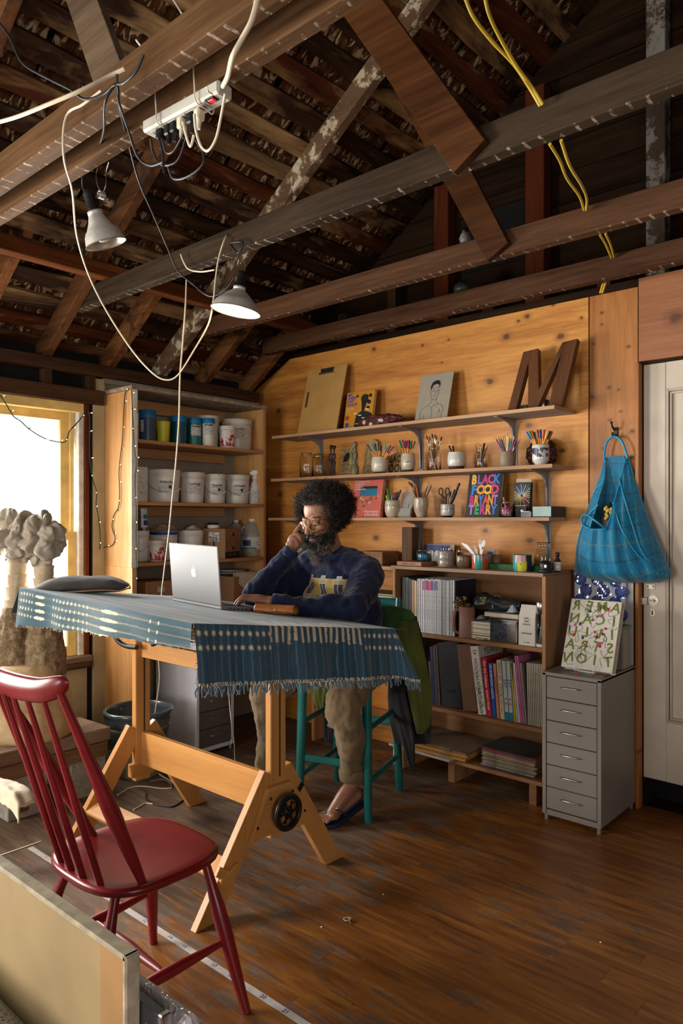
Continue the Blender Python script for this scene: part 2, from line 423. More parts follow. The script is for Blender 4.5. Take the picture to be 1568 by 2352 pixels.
# ---- back wall: plywood sheet, strip, header over the door, old gable boarding and studs above
wall=structure('wall_back')
TX=Matrix(((1,0,0,0),(0,0,-1,.018),(0,1,0,0),(0,0,0,1)))
b=MB();b.prism([(-.1,0),(2.475,0),(2.475,2.532),(.306,2.532),(-.1,2.325)],.018,TX);b.build('plywood_panel',M_ply,wall,bevel=.001)
b=MB();b.prism([(2.481,0),(2.722,0),(2.722,2.532),(2.481,2.532)],.018,TX);b.build('plywood_strip',M_strip,wall,bevel=.001)
b=MB();b.box((3.55,.012,2.37),(1.65,.02,.405));b.build('header_panel',M_header,wall,bevel=.001)
b=MB();b.box((3.55,.06,2.163),(1.65,.08,.02));b.build('door_head',M_dark,wall)
z=1.9;i=0;rr_=random.Random(5)
while z<4.55:
 h=.172;xs=max(-.15,(z-2.45)/SLOPE);xe=6.5-max(0,(z-2.45)/SLOPE)
 if xe-xs>.2:MB().box(((xs+xe)/2,.145+rr_.uniform(-.003,.003),z+h/2),(xe-xs,.02,h-.006),bv=.002).build('siding_board',M_dark,wall)
 z+=h
MB().box((3.2,.20,2.3),(6.8,.02,4.8)).build('black_backing',M_black,wall)
for(x0,x1,z1,m)in((1.50,1.60,3.4,M_red),(2.10,2.21,3.75,M_red),(.72,.80,2.78,M_post),(1.14,1.21,2.9,M_post),(.36,.40,2.5,M_post),(1.83,1.90,2.75,M_post),(2.50,2.57,2.7,M_post),(2.745,2.835,4.1,M_postW),(3.3,3.4,4.2,M_post)):
 MB().box(((x0+x1)/2,.085,(2.2+z1)/2),(x1-x0,.08,z1-2.2),bv=.003).build('stud',m,wall)
MB().bar((.45,.07,2.80),(2.9,.07,4.466),.06,.11).build('gable_rafter',M_dark,wall)
MB().box((1.86,.127,3.03),(.40,.012,.33)).build('vent_opening',M_black,wall)  # black panel painted in for the dark inside the vent
MB().box((1.86,.115,3.205),(.46,.02,.025)).build('vent_frame',M_dark,wall)
b=MB();b.box((1.35,.06,2.56),(2.9,.05,.045));b.build('top_plate',M_dark,wall)
# ---- door (ajar gap under it shows the dark hall)
door=structure('door_1')
M_door=mat('aged_cream_paint',(.62,.53,.42),.5,var=.08,vs=5,bmp=.05,bs=8)
M_doorg=mat('panel_moulding_paint',(.50,.42,.33),.5,var=.1,vs=9)
D0,D1,DZ0,DZ1,DY=2.735,3.55,.143,2.155,.03
pa=at(1529,893,y=DY);pb=at(1532,1660,y=DY)
sx=pa.x-D0
b=MB();b.box((D0+sx/2,DY+.02,(DZ0+DZ1)/2),(sx,.04,DZ1-DZ0),bv=.004);b.build('door_stile',M_door,door)
b=MB();b.box((D1-sx/2,DY+.02,(DZ0+DZ1)/2),(sx,.04,DZ1-DZ0),bv=.004);b.build('door_stile',M_door,door)
for(z0,z1)in((pa.z,DZ1),(DZ0,pb.z)):
 MB().box(((D0+D1)/2,DY+.02,(z0+z1)/2),(D1-D0-2*sx,.038,z1-z0),bv=.002).build('door_rail',M_door,door)
MB().box(((D0+D1)/2,DY+.026,(pa.z+pb.z)/2),(D1-D0-2*sx,.016,pa.z-pb.z)).build('door_panel',M_door,door)
b=MB();xm0,xm1=pa.x,D1-sx
for k,(o,wd)in enumerate(((.006,.012),(.020,.010))):
 yy=DY+.006+k*.006
 b.box((xm0+o,yy,(pa.z+pb.z)/2),(wd,.012,pa.z-pb.z-2*o+wd));b.box((xm1-o,yy,(pa.z+pb.z)/2),(wd,.012,pa.z-pb.z-2*o+wd))
 b.box(((xm0+xm1)/2,yy,pa.z-o),(xm1-xm0-2*o,.012,wd));b.box(((xm0+xm1)/2,yy,pb.z+o),(xm1-xm0-2*o,.012,wd))
b.build('panel_moulding',M_doorg,door,bevel=.002)
M_nickel=mat('tarnished_nickel',(.52,.46,.38),.35,.9,.25,30);M_dk=mat('dark_iron',(.03,.026,.024),.45,.6,.2)
def onY(px,py,y):return at(px,py,y=y)
# latch plate, rose and bolt, escutcheon, upper strike
p=onY(1494,1347,DY);b=MB();b.box((p.x,DY-.002,p.z),(.044,.004,.024),bv=.001)
for s in(-1,1):b.ell((p.x+s*.013,DY-.004,p.z),(.005,.002,.005),nu=8,nv=6)
b.build('strike_plate',M_nickel,door)
p=onY(1494,1326,DY);MB().box((p.x-.002,DY-.004,p.z),(.02,.006,.035),bv=.002).build('strike_tongue',M_dk,door)
p=onY(1500,1379,DY);b=MB();b.cyl((p.x,DY,p.z),(p.x,DY-.004,p.z),.025,n=24);b.cyl((p.x-.002,DY-.004,p.z),(p.x-.002,DY-.013,p.z),.009,n=12);b.box((p.x-.002,DY-.014,p.z),(.026,.006,.007),bv=.002)
b.build('thumb_turn',M_nickel,door)
b=MB();q=onY(1476,1380,DY);b.box((q.x,DY-.008,q.z),(.052,.012,.036),bv=.002);b.build('latch_case',M_nickel,door)
p=onY(1498,1407,DY);b=MB()
b.prism([(.014*math.cos(a*PI/8),.019*math.sin(a*PI/8))for a in range(16)],.003,Matrix.Translation((p.x,DY,p.z))@Matrix.Rotation(PI/2,4,'X'));kh=b.build('keyhole_escutcheon',M_nickel,door)
b=MB();b.prism([(-.004,-.010),(.004,-.010),(.002,.002),(.004,.006),(0,.010),(-.004,.006),(-.002,.002)],.001,Matrix.Translation((p.x,DY-.003,p.z))@Matrix.Rotation(PI/2,4,'X'));b.build('keyhole',M_dk,kh)
MB().box((3.3,.9,1.1),(1.6,.02,2.4)).box((2.73,.45,1.1),(.02,.85,2.4)).build('hall_wall',M_black,wall)  # the hall's darkness is put into its black walls
MB().box((3.3,.45,-.004),(1.2,.8,.008)).build('hall_floor',M_dark,floor)
tr=structure('trim_1')
MB().box((2.726,.004,1.08),(.018,.055,2.16),bv=.002).build('door_jamb',M_strip,tr)
# ---- left wall: window, boards, plate, dark header
wl=structure('wall_left')
M_beige=mat('old_beige_board',(.40,.30,.17),.65,var=.14,vs=4,bmp=.06,bs=9)
M_plast=mat('grey_plaster_board',(.30,.25,.19),.7,var=.16,vs=3.5,bmp=.05)
M_boardg=mat('greenish_painted_board',(.42,.34,.19),.6,var=.12,vs=4,bmp=.05)
MB().box((-.02,-.66,1.12),(.03,1.22,2.24)).build('back_board',M_plast,wl)
MB().box((.004,-1.305,1.12),(.022,.075,2.245),bv=.002).build('edge_board',M_boardg,wl)
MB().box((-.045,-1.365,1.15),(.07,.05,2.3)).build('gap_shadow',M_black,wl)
MB().box((-.09,-.58,1.3),(.03,1.60,2.6)).build('black_backing',M_black,wl)  # unseen black board added behind the wall to stop light leaks
MB().box((.0,-1.385,1.33),(.035,.026,1.5),bv=.002).build('window_post',M_red,wl)
MB().box((-.012,-1.72,.40),(.02,.69,.36),bv=.002).build('apron_board',M_beige,wl)
MB().box((-.05,-2.5,.31),(.04,2.4,.62)).build('wall_panel',M_beige,wl)
MB().box((-.03,-1.70,.10),(.05,.66,.22)).build('crawl_opening',M_black,wl)
MB().box((.01,-1.86,2.125),(.06,1.15,.085),bv=.003).build('window_header',M_darkY,wl)
MB().box((-.06,-1.7,2.24),(.02,3.4,.34)).build('eaves_void',M_black,wl)
for y in(-1.63,-1.36,-2.05):MB().box((.0,y,2.205),(.05,.05,.09)).build('cripple_stud',M_post,wl)
MB().box((.0,-1.7,2.285),(.10,3.3,.07),bv=.003).build('top_plate',M_darkY,wl)
MB().box((.0,-.65,2.245),(.03,1.25,.05),bv=.002).build('top_plate',M_plast,wl)
M_off=wood('offstage_boards',(.10,.055,.03),(.22,.13,.075),'z',.7)
for(y0,y1,z0,z1)in((-2.45,-2.35,.6,2.2),(-3.35,-2.45,0,2.3),(-7.0,-5.25,0,2.3),(-5.25,-3.35,0,.62),(-5.25,-3.35,2.15,2.3)):
 MB().box((-.05,(y0+y1)/2,(z0+z1)/2),(.05,y1-y0,z1-z0)).build('wall_panel',M_off,wl)
win=structure('window_1')
M_yel=mat('yellow_window_paint',(.78,.55,.19),.5,var=.14,vs=9,bmp=.08,bs=30)
M_whi=mat('weathered_white_paint',(.66,.62,.54),.6,var=.16,vs=14,bmp=.1,bs=40)
M_pane=thin_glass('window_glass')
WY0,WY1=-2.32,-1.40
MB().box((-.03,-1.415,1.33),(.07,.035,1.5),bv=.003).build('jamb',M_whi,win)
MB().box((-.03,WY0-.02,1.33),(.07,.04,1.5),bv=.003).build('jamb',M_whi,win)
MB().box((-.025,(WY0+WY1)/2,2.055),(.07,WY1-WY0,.055),bv=.003).build('head_frame',M_yel,win)
MB().box((-.05,-1.452,1.33),(.03,.025,1.46),bv=.002).build('stop_bead',M_yel,win)
def sash(x,y0,y1,z0,z1,st,top,bot):
 b=MB()
 for y in(y0+st/2,y1-st/2):b.box((x,y,(z0+z1)/2),(.03,st,z1-z0),bv=.003)
 b.box((x,(y0+y1)/2,z1-top/2),(.03,y1-y0-2*st,top),bv=.001);b.box((x,(y0+y1)/2,z0+bot/2),(.03,y1-y0-2*st,bot),bv=.001)
 o=b.build('sash',M_yel,win)
 MB().box((x,(y0+y1)/2,(z0+z1)/2),(.003,y1-y0-2*st+.01,z1-z0-top-bot+.01)).build('pane',M_pane,o)
sash(-.065,WY0,-1.462,1.30,2.03,.055,.05,.035)
sash(-.03,WY0,-1.435,.60,1.33,.055,.05,.06)
MB().box((.0,-1.86,.585),(.11,.98,.035),bv=.004).build('window_sill',wood('brown_sill',(.09,.05,.03),(.22,.14,.09),'y',.6),win)
MB().box((.02,-1.86,.55),(.05,.98,.04),bv=.004).build('sill_apron',M_darkY,win)
w2=structure('window_2')
b=MB()
for y in(-5.22,-4.3,-3.38):b.box((-.03,y,1.38),(.06,.06,1.5))
for z in(.65,1.4,2.12):b.box((-.03,-4.3,z),(.06,1.88,.06))
b.build('window_frame',M_yel,w2)
# ---- walls outside the picture
wr=structure('wall_right')
for(y0,y1,z0,z1)in((-7.05,-5.5,0,2.4),(-3.7,.25,0,2.4),(-5.5,-3.7,0,.6),(-5.5,-3.7,2.3,2.4)):MB().box((6.45,(y0+y1)/2,(z0+z1)/2),(.05,y1-y0,z1-z0)).build('wall_panel',M_off,wr)
wf=structure('wall_front');b=MB()
for(x0,x1,z0,z1)in((-.1,1.1,0,4.6),(3.3,6.5,0,4.6),(1.1,3.3,2.6,4.6),(1.1,3.3,0,.5)):b.box(((x0+x1)/2,-7.05,(z0+z1)/2),(x1-x0,.05,z1-z0))
b.build('wall_panel',M_off,wf)
# ---- ceiling: open roof
ce=structure('ceiling')
RM=Matrix.Translation((0,0,ROOF0))@Matrix(((math.cos(RA),0,-math.sin(RA),0),(0,1,0,0),(math.sin(RA),0,math.cos(RA),0),(0,0,0,1)))
ULEN=RIDGE/math.cos(RA)
for(y,m)in((-.14,M_rafter),(-.53,M_rafter),(-.87,M_rafterW),(-1.24,M_rafter),(-1.64,M_rafter),(-2.04,M_rafter),(-2.44,M_rafter),(-2.84,M_rafter),(-3.24,M_rafter)):
 Lr=.86 if y in(-.14,-.53,-1.24,-2.04,-2.84)else ULEN+.16
 MB().box((Lr/2-.14,y,.055),(Lr,.052,.11),bv=.003,M=RM).build('rafter',M_rafterS if Lr<1 else m,ce)
def board_mat():
 m,t,b=nt('dark_roof_board');v=coords(t,(1,.10,1),rnd_=True);v2=coords(t,(1,.35,1),rnd_=True)  # dark grained boards, some reddish, with tan patches
 g=noise(t,v,14,6,.65,1.5);s=noise(t,v2,2.6,5,.62,.6)
 c=ramp(t,g,[(.32,(.010,.005,.003)),(.68,(.055,.026,.013))])
 tan=ramp(t,g,[(.3,(.19,.092,.034)),(.7,(.50,.32,.15))]);oi=t.nodes.new('ShaderNodeObjectInfo')
 c=mixc(t,math_(t,'GREATER_THAN',oi.outputs['Random'],.72),c,ramp(t,g,[(.32,(.028,.007,.003)),(.68,(.115,.032,.011))]))
 c=mixc(t,N(t,'ShaderNodeMapRange',{0:s,1:.51,2:.64,3:0,4:.85}).outputs[0],c,tan)
 t.links.new(c,b.inputs['Base Color']);b.inputs['Roughness'].default_value=.7;b.inputs['Specular IOR Level'].default_value=.06;bump(t,b,g,.35,.006);return m
def shingle_mat():
 m,t,b=nt('split_cedar_shingle');v=coords(t,(.12,1,1),rnd_=True);v2=coords(t,(.5,1,1),rnd_=True)
 g=noise(t,v,45,5,.7,.5);s=noise(t,v2,22,4,.65,.8)
 c=ramp(t,g,[(.3,(.016,.007,.003)),(.5,(.09,.036,.014)),(.72,(.22,.10,.045))])
 c=mixc(t,N(t,'ShaderNodeMapRange',{0:s,1:.54,2:.59,3:0,4:.9}).outputs[0],c,(.60,.45,.27))
 t.links.new(c,b.inputs['Base Color']);b.inputs['Roughness'].default_value=.75;b.inputs['Specular IOR Level'].default_value=.06;bump(t,b,math_(t,'ADD',g,s),.5,.008);return m
M_rb,M_sh=board_mat(),shingle_mat()
PITCH=.150;BW=.092;NB=int(ULEN/PITCH)+1
rs=random.Random(11)
for i in range(NB):
 u=-.02+i*PITCH
 b=MB();n=12;y0,y1=-3.5,.19
 vs=[];ph=rs.random()*9
 for j in range(n+1):
  y=y0+(y1-y0)*j/n;e0=.007*math.sin(j*1.7+ph)+rs.uniform(-.003,.003);e1=.006*math.sin(j*2.1+ph*2)+rs.uniform(-.003,.003)
  vs+=[(u+e0,y,.11),(u+BW+e1,y,.11),(u+BW+e1,y,.133),(u+e0,y,.133)]
 fs=[(0,1,2,3),tuple(4*n+k for k in(3,2,1,0))]
 for j in range(n):
  for k in range(4):fs.append((4*j+k,4*(j+1)+k,4*(j+1)+(k+1)%4,4*j+(k+1)%4))
 b.add(vs,fs,M=RM);b.build('roof_board',M_rb,ce)
 # wood shingles seen through the gaps: broken butt ends droop below the boards
variants=[]
def shingle_mesh(sd):
 q=random.Random(sd);b=MB();n=6;wd=.19;L=.17
 top=[(L/2,-wd/2+wd*j/n)for j in range(n+1)]
 low=[(-L/2+q.uniform(-.012,.016),-wd/2+wd*j/n)for j in range(n+1)]
 zt=[q.uniform(-.004,.002)for _ in range(n+1)];zl=[q.uniform(-.016,.004)for _ in range(n+1)]
 vs=[(x,y,z)for(x,y),z in zip(top,zt)]+[(x,y,z)for(x,y),z in zip(low,zl)]
 vs+=[(x,y,z+.009)for x,y,z in vs];k=n+1;fs=[]
 for j in range(n):
  fs+=[(j,j+1,k+j+1,k+j),(2*k+j,3*k+j,3*k+j+1,2*k+j+1),(k+j,k+j+1,3*k+j+1,3*k+j)]
 b.add(vs,fs);return b
for sd in range(6):
 me=bpy.data.meshes.new('shingle');bb=shingle_mesh(sd);me.from_pydata(bb.v,[],bb.f);me.materials.append(M_sh);variants.append(me)
cnt=0;rest=MB()
for i in range(NB-1):
 u=-.02+i*PITCH+BW+(PITCH-BW)/2
 for j in range(17):
  y=.09-.2*j-rs.uniform(0,.03);tilt=rs.uniform(.02,.14);z=.150+rs.uniform(-.006,.004)
  Mx=RM@Matrix.Translation((u,y,z))@Matrix.Rotation(-tilt,4,'Y')@Matrix.Rotation(rs.uniform(-.05,.05),4,'Z')
  if cnt<298 and i<18:
   o=bpy.data.objects.new('shingle',variants[rs.randrange(6)]);COL.objects.link(o);o.parent=ce;o.matrix_local=Mx;cnt+=1
  else:
   s_=shingle_mesh(rs.randrange(99));rest.add(s_.v,s_.f,M=Mx)
rest.build('shingles',M_sh,ce)['kind']='stuff'
MB().box((ULEN/2,-1.65,.185),(ULEN+.3,3.9,.012),M=RM).build('sky_blocker',M_black,ce)  # black sheet added above the shingles to keep the sky out
MB().box((ULEN/2,-5.3,.14),(ULEN+.3,3.5,.03),M=RM).build('roof_panel',M_dark,ce)
RM2=Matrix.Translation((6.5,0,ROOF0))@Matrix.Diagonal((-1,1,1,1))@Matrix.Translation((0,0,-ROOF0))@RM
MB().box((ULEN/2,-3.4,.14),(ULEN+.3,7.3,.03),M=RM2).build('roof_panel',M_dark,ce)
# joists tying the roof, the front pair sistered with a gap
for(ya,yb,m,h)in((-2.548,-2.49,M_beamA,.095),(-2.425,-2.378,M_beamA,.085),(-1.612,-1.56,M_beam,.105),(-.822,-.768,M_beamR,.105),(-.235,-.18,M_beamR,.105)):
 MB().box((3.3,(ya+yb)/2,ZB+h/2),(6.05,yb-ya,h),bv=.003).build('tie_beam',m,ce)
MB().box((.59,-1.65,2.675),(.075,3.2,.075),bv=.004).build('purlin',M_redY,ce)
def brace(pts,y,th,m):
 P=[at(px,py,y=y)for px,py in pts];b=MB()
 b.prism([(p.x,p.z)for p in P],th,Matrix(((1,0,0,0),(0,0,-1,y+th),(0,1,0,0),(0,0,0,1))));b.build('brace_board',m,ce,bevel=.002)
brace([(1040,397),(1112,320),(791,-120),(680,-120)],-1.645,.03,M_brace)
brace([(1117,600),(1166,557),(978,190),(896,190)],-.856,.03,M_brace)
brace([(217,200),(292,185),(190,-90),(121,-90)],-2.484,.026,M_brace2)
for(px,py,m)in((60,520,M_redY),(640,690,M_redY)):
 p=at(px,py,x=.5);MB().box((p.x,p.y,p.z),(.12,.05,.09),rot=(0,-RA,0),bv=.003).build('blocking',m,ce)
 # ================================================================== FURNITURE
M_pine=wood('honey_pine',(.42,.19,.06),(.70,.40,.17),'z',.5,1.0,mid=(.58,.30,.11))
M_pineY=wood('honey_pine_y',(.33,.15,.055),(.55,.29,.12),'y',.5,1.0)
M_pineX=wood('honey_pine_x',(.36,.16,.055),(.60,.32,.13),'x',.5,1.0)
M_edge=mat('whitewashed_edge',(.80,.74,.64),.6,var=.15,vs=12)
M_maple=wood('oiled_beech',(.40,.170,.040),(.62,.30,.088),'x',.42,1.0,con=(.3,.7))
M_mapleY=wood('oiled_beech_y',(.40,.170,.040),(.62,.30,.088),'y',.42,1.0,con=(.3,.7))
M_mapleZ=wood('oiled_beech_z',(.40,.170,.040),(.62,.30,.088),'z',.42,1.0,con=(.3,.7))
M_groove=mat('dark_groove',(.07,.03,.012),.7)
M_blk=mat('black_plastic',(.012,.012,.013),.4,var=.2)
M_iron=mat('black_cast_iron',(.018,.018,.018),.38,.4,.25,40,bmp=.1)
M_steel=mat('brushed_steel',(.55,.54,.52),.32,1,.15,60)
M_chrome=mat('polished_tin',(.62,.62,.62),.16,1,.2,14,bmp=.06,bs=10)
M_white=mat('white_plastic',(.80,.78,.73),.4,var=.05)
M_cream=mat('cream_cord_rubber',(.72,.62,.46),.5,var=.06)
# ---- tall open cabinet on the left wall
cab=thing('storage_cabinet','tall open pine cabinet of paint pails against the left wall','cabinet',(.15,-.75,0))
def part(mb,name,m,root,**k):return mb.build(name,m,root,world=True,**k)
part(MB().box((.145,-1.255,1.635),(.31,.022,1.03)),'side_panel',[M_pine],cab,bevel=.0015)
part(MB().box((.303,-1.250,1.64),(.006,.040,1.04)),'front_strip',M_edge,cab)
part(MB().box((.15,-1.252,.59),(.315,.03,1.06)),'side_panel',M_pine,cab,bevel=.0015)
part(MB().box((.148,-.232,1.30),(.305,.022,1.72)),'side_panel',M_pine,cab,bevel=.0015)
part(MB().box((.155,-.745,2.163),(.32,1.06,.022)),'top_panel',mat('worn_grey_top',(.36,.27,.19),.7,var=.3,vs=22,bmp=.1),cab,bevel=.001)
for z in(1.867,1.503,1.145,.78):
 part(MB().box((.152,-.742,z-.010),(.30,.995,.02)),'shelf',M_pineY,cab,bevel=.001)
 if z>1.2:part(MB().box((.03,-.80,z-.052),(.024,.86,.06)),'cleat',M_pineY,cab,bevel=.001)
part(MB().box((.03,-.80,2.10),(.024,.86,.07)),'cleat',M_pineY,cab,bevel=.001)
# ---- two steel drawer units of one design
M_brk_foot=mat('grey_caster',(.22,.21,.20),.5)
def drawer_unit(label,loc,rz,m,mside):
 t=thing('drawer_cabinet',label,'drawer cabinet',loc,rz,'narrow steel drawer cabinets')
 W,D,H=.28,.42,.69;z0=.024
 b=MB();b.box((0,0,H-.008),(W,D,.016));b.box((-W/2+.009,0,(H+z0)/2),(.018,D,H-z0-.01));b.box((W/2-.009,0,(H+z0)/2),(.018,D,H-z0-.01))
 b.box((0,D/2-.005,(H+z0)/2),(W,.01,H-z0-.01));b.box((0,0,z0+.012),(W-.02,D-.01,.024))
 b.build('carcass',mside,t,bevel=.0015)
 n=6;top=H-.018;hh=(top-z0-.03)/n
 for i in range(n):
  zc=top-hh*(i+.5)
  d=MB().box((0,-D/2+.012,zc),(W-.042,.02,hh-.004),bv=.002).build('drawer',m,t)
  h=MB();h.tube([(-.042,-D/2+.002,zc+.008),(-.042,-D/2-.012,zc+.010),(-.032,-D/2-.016,zc+.010),(.032,-D/2-.016,zc+.010),(.042,-D/2-.012,zc+.010),(.042,-D/2+.002,zc+.008)],.0035,6)
  h.build('handle',M_steel,d)
  MB().box((0,-D/2+.018,zc-hh/2),(W-.036,.012,.003)).build('gap',M_blk,d)
 for x in(-W/2+.015,W/2-.015):
  for y in(-D/2+.015,D/2-.02):MB().cyl((x,y,0),(x,y,z0+.004),.009,n=10).build('foot',M_brk_foot,t)
 return t
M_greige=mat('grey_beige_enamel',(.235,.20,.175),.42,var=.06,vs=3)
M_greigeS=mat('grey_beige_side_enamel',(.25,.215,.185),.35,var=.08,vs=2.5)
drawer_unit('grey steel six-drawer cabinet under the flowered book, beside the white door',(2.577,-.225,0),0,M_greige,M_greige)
drawer_unit('grey steel drawer cabinet behind the glazed plant pot, under the desk',(.330,-.845,0),PI/2,mat('shaded_front_enamel',(.13,.115,.105),.45,var=.08),mat('lit_side_enamel',(.72,.75,.83),.4,var=.06,vs=2.5))  # sides painted pale for window light, drawer fronts dark for shade
# ---- drafting table
A_=Vector((.88,-2.18,1.103));B_=Vector((2.135,-2.211,1.07));C_=Vector((2.22,-1.29,.958));D_=A_+C_-B_
def top(s,t,h=0.0):
 """point on the table top: s from A to B, t from the near edge AB to the far edge"""
 n=(B_-A_).cross(C_-B_).normalized()
 return A_+(B_-A_)*s+(C_-B_)*t+n*h
tb=thing('drafting_table','beech drafting table with cast handwheel under the indigo cloth','table',(1.53,-1.71,0))
nrm=(B_-A_).cross(C_-B_).normalized()
vs=[top(s,t,h)for h in(-.03,-.008)for s,t in((.01,.01),(.99,.01),(.99,.99),(.01,.99))]
part(MB().add(vs,[(3,2,1,0),(4,5,6,7),(0,1,5,4),(1,2,6,5),(2,3,7,6),(3,0,4,7)]),'tabletop',M_mapleY,tb)
XR,XL,YP=1.98,1.08,-1.71
for X in(XL,XR):
 part(MB().box((X,YP,.575),(.032,.078,.74),bv=.003),'post',M_mapleZ,tb)
 for sg in(-1,1):
  part(MB().box((X+sg*.0165,YP+.006,.60),(.001,.008,.34)),'slot',M_groove,tb)
 for sg,yf in((-1,-2.045),(1,-1.395)):
  yt=YP+sg*.035;P0=Vector((X,yf,0));P1=Vector((X,yt,.445));d=(P1-P0).normalized();wd=.082
  n=Vector((0,-d.z,d.y))*(wd/2)
  poly=[]
  # board with a level cut foot and a plumb cut head
  k0=lambda q:q-d*(q.z/d.z)
  a,b_=k0(P0+n),k0(P0-n);k1=lambda q:q+d*((yt-q.y)/d.y)if False else q
  c_,e_=P1-n,P1+n
  b=MB();b.prism([(p.y,p.z)for p in(a,b_,c_,e_)],.03,Matrix(((0,0,1,X-.015),(1,0,0,0),(0,1,0,0),(0,0,0,1))))
  part(b,'leg',M_mapleZ,tb,bevel=.002)
 part(MB().box((X,YP,.255),(.034,.12,.06),bv=.003),'foot_block',M_mapleY,tb)
part(MB().box(((XL+XR)/2,YP+.004,.352),(XR-XL-.03,.026,.150),bv=.002),'lower_rail',M_maple,tb)
part(MB().box(((XL+XR)/2,YP,.806),(XR-XL-.03,.024,.072),bv=.002),'upper_rail',M_maple,tb)
part(MB().bar((XL-.03,-1.955,.155),(XR+.03,-1.955,.155),.085,.018,up=(0,-.45,.9),bv=.002),'footrest',M_maple,tb)
part(MB().box((XR+.02,-1.985,.165),(.012,.05,.035),rot=(-.6,0,0),bv=.002),'footrest_bracket',M_maple,tb)
pl=[at(px,py,x=XR+.024)for px,py in((572,1937),(578,1915),(612,1812),(622,1806),(664,1792),(700,1838),(722,1874),(718,1882),(690,1893),(655,1904),(600,1922))]
b=MB();b.prism([(p.y,p.z)for p in pl],.02,Matrix(((0,0,1,XR+.016),(1,0,0,0),(0,1,0,0),(0,0,0,1))))
gp=part(b,'gear_plate',M_mapleY,tb,bevel=.002)
for px,py in((622,1835),(672,1817),(700,1862),(592,1903)):
 p=at(px,py,x=XR+.037);part(MB().ell((p.x,p.y,p.z),(.004,.006,.006),nu=10,nv=6),'bolt',M_dk,gp)
wc=at(662,1866,x=XR+.085);wm=Matrix.Translation((wc.x,wc.y,wc.z))@Matrix.Rotation(PI/2,4,'Y')
b=MB();R_=.060
b.tube([wm@Vector((R_*math.cos(2*PI*i/40),R_*math.sin(2*PI*i/40),0))for i in range(40)],.0085,8,closed=True)
wheel=part(b,'handwheel',M_iron,tb)
def holed_disc(R,hr,hd,n,z0,z1,b,M,seg=48):
 """disc with n round holes, as a radial strip mesh"""
 # built from wedge sectors: inner hub disc, outer ring and webs between the holes
 hub=hd-hr*1.02
 b.lathe([(0.0,z1),(hub,z1),(hub,z0),(0.0,z0)],24,M);b.lathe([(hd+hr*.95,z1),(R,z1),(R,z0),(hd+hr*.95,z0),(hd+hr*.95,z1)],seg,M)
 for k in range(n):
  a0=2*PI*(k+.5)/n;m=8
  vs=[]
  for i in range(m+1):
   r_=hub*.97+(hd+hr-hub*.97)*i/m;dd=r_-hd
   hw=math.sqrt(max(0,hr*hr-dd*dd))/max(r_,1e-4)
   half=PI/n-hw
   half=max(half,.06)
   for s_ in(-1,1):
    for z in(z0,z1):vs.append((r_*math.cos(a0+s_*half),r_*math.sin(a0+s_*half),z))
  fs=[]
  for i in range(m):
   q,w_=4*i,4*i+4
   fs+=[(q+1,w_+1,w_+3,q+3),(q,q+2,w_+2,w_),(q,w_,w_+1,q+1),(q+2,q+3,w_+3,w_+2)]
  b.add(vs,fs,M=M)
b=MB();holed_disc(R_,.0135,.034,6,-.003,.004,b,wm);part(b,'wheel_disc',M_iron,wheel)
part(MB().cyl((XR+.03,wc.y,wc.z),(wc.x+.012,wc.y,wc.z),.011),'axle',M_iron,wheel)
part(MB().box((XR+.006,YP+.02,.905),(.055,.05,.05),bv=.006),'clamp',M_blk,tb)
for pth in(((258,1440),(262,1456),(272,1473),(290,1484),(314,1487)),((350,1480),(362,1474),(368,1462))):
 part(MB().tube(spline([at(px,py,y=-1.76)for px,py in pth],6),.011,8),'tilt_arc',M_blk,tb)
part(MB().box((XR+.002,YP+.09,.33),(.03,.05,.05),bv=.004).cyl((XR,YP+.06,.30),(XR,YP+.13,.37),.02),'crank_gear',M_iron,tb)
# ---- stool (turned a little) and its seat
TEAL=mat('teal_paint',(.008,.125,.115),.35,var=.15,vs=12)
st=thing('bar_stool','teal painted bar stool the bearded man sits on, jackets over its back','stool',(1.62,-.86,0),math.radians(17))
hw,hd=.168,.195
for sx_,sy in((-1,-1),(1,-1)):
 b=MB();b.tube([(sx_*(hw+.012),sy*(hd+.012),0),(sx_*hw,sy*hd,.62)],[.019,.023],10);b.build('leg',TEAL,st)
for sx_ in(-1,1):
 b=MB();b.tube(spline([(sx_*(hw+.008),hd+.03,0),(sx_*hw,hd,.5),(sx_*hw,hd+.01,.72),(sx_*(hw-.002),hd+.055,.99)],5),.020,10);b.build('leg',TEAL,st)
for(z,sd)in((.17,0),(.30,1),(.42,0)):
 for s_ in(-1,1):
  if sd==0:MB().cyl((s_*hw,-hd,z),(s_*hw,hd+.01,z+.01),.013,n=10).build('stretcher',TEAL,st)
for z,y in((.25,-hd),(.36,hd)):MB().box((0,y,z),(2*hw,.02,.034),bv=.005).build('stretcher',TEAL,st)
MB().box((0,0,.615),(.37,.40,.035),bv=.012).build('seat',wood('woven_rush_seat',(.25,.15,.06),(.5,.34,.17),'x',.7),st)
for z in(.80,.96):
 b=MB();b.tube([(-hw,hd+.02+(z-.72)*.17,z),(0,hd+.045+(z-.72)*.17,z),(hw,hd+.02+(z-.72)*.17,z)],.02,8,flat=1.4);b.build('back_rail',TEAL,st)
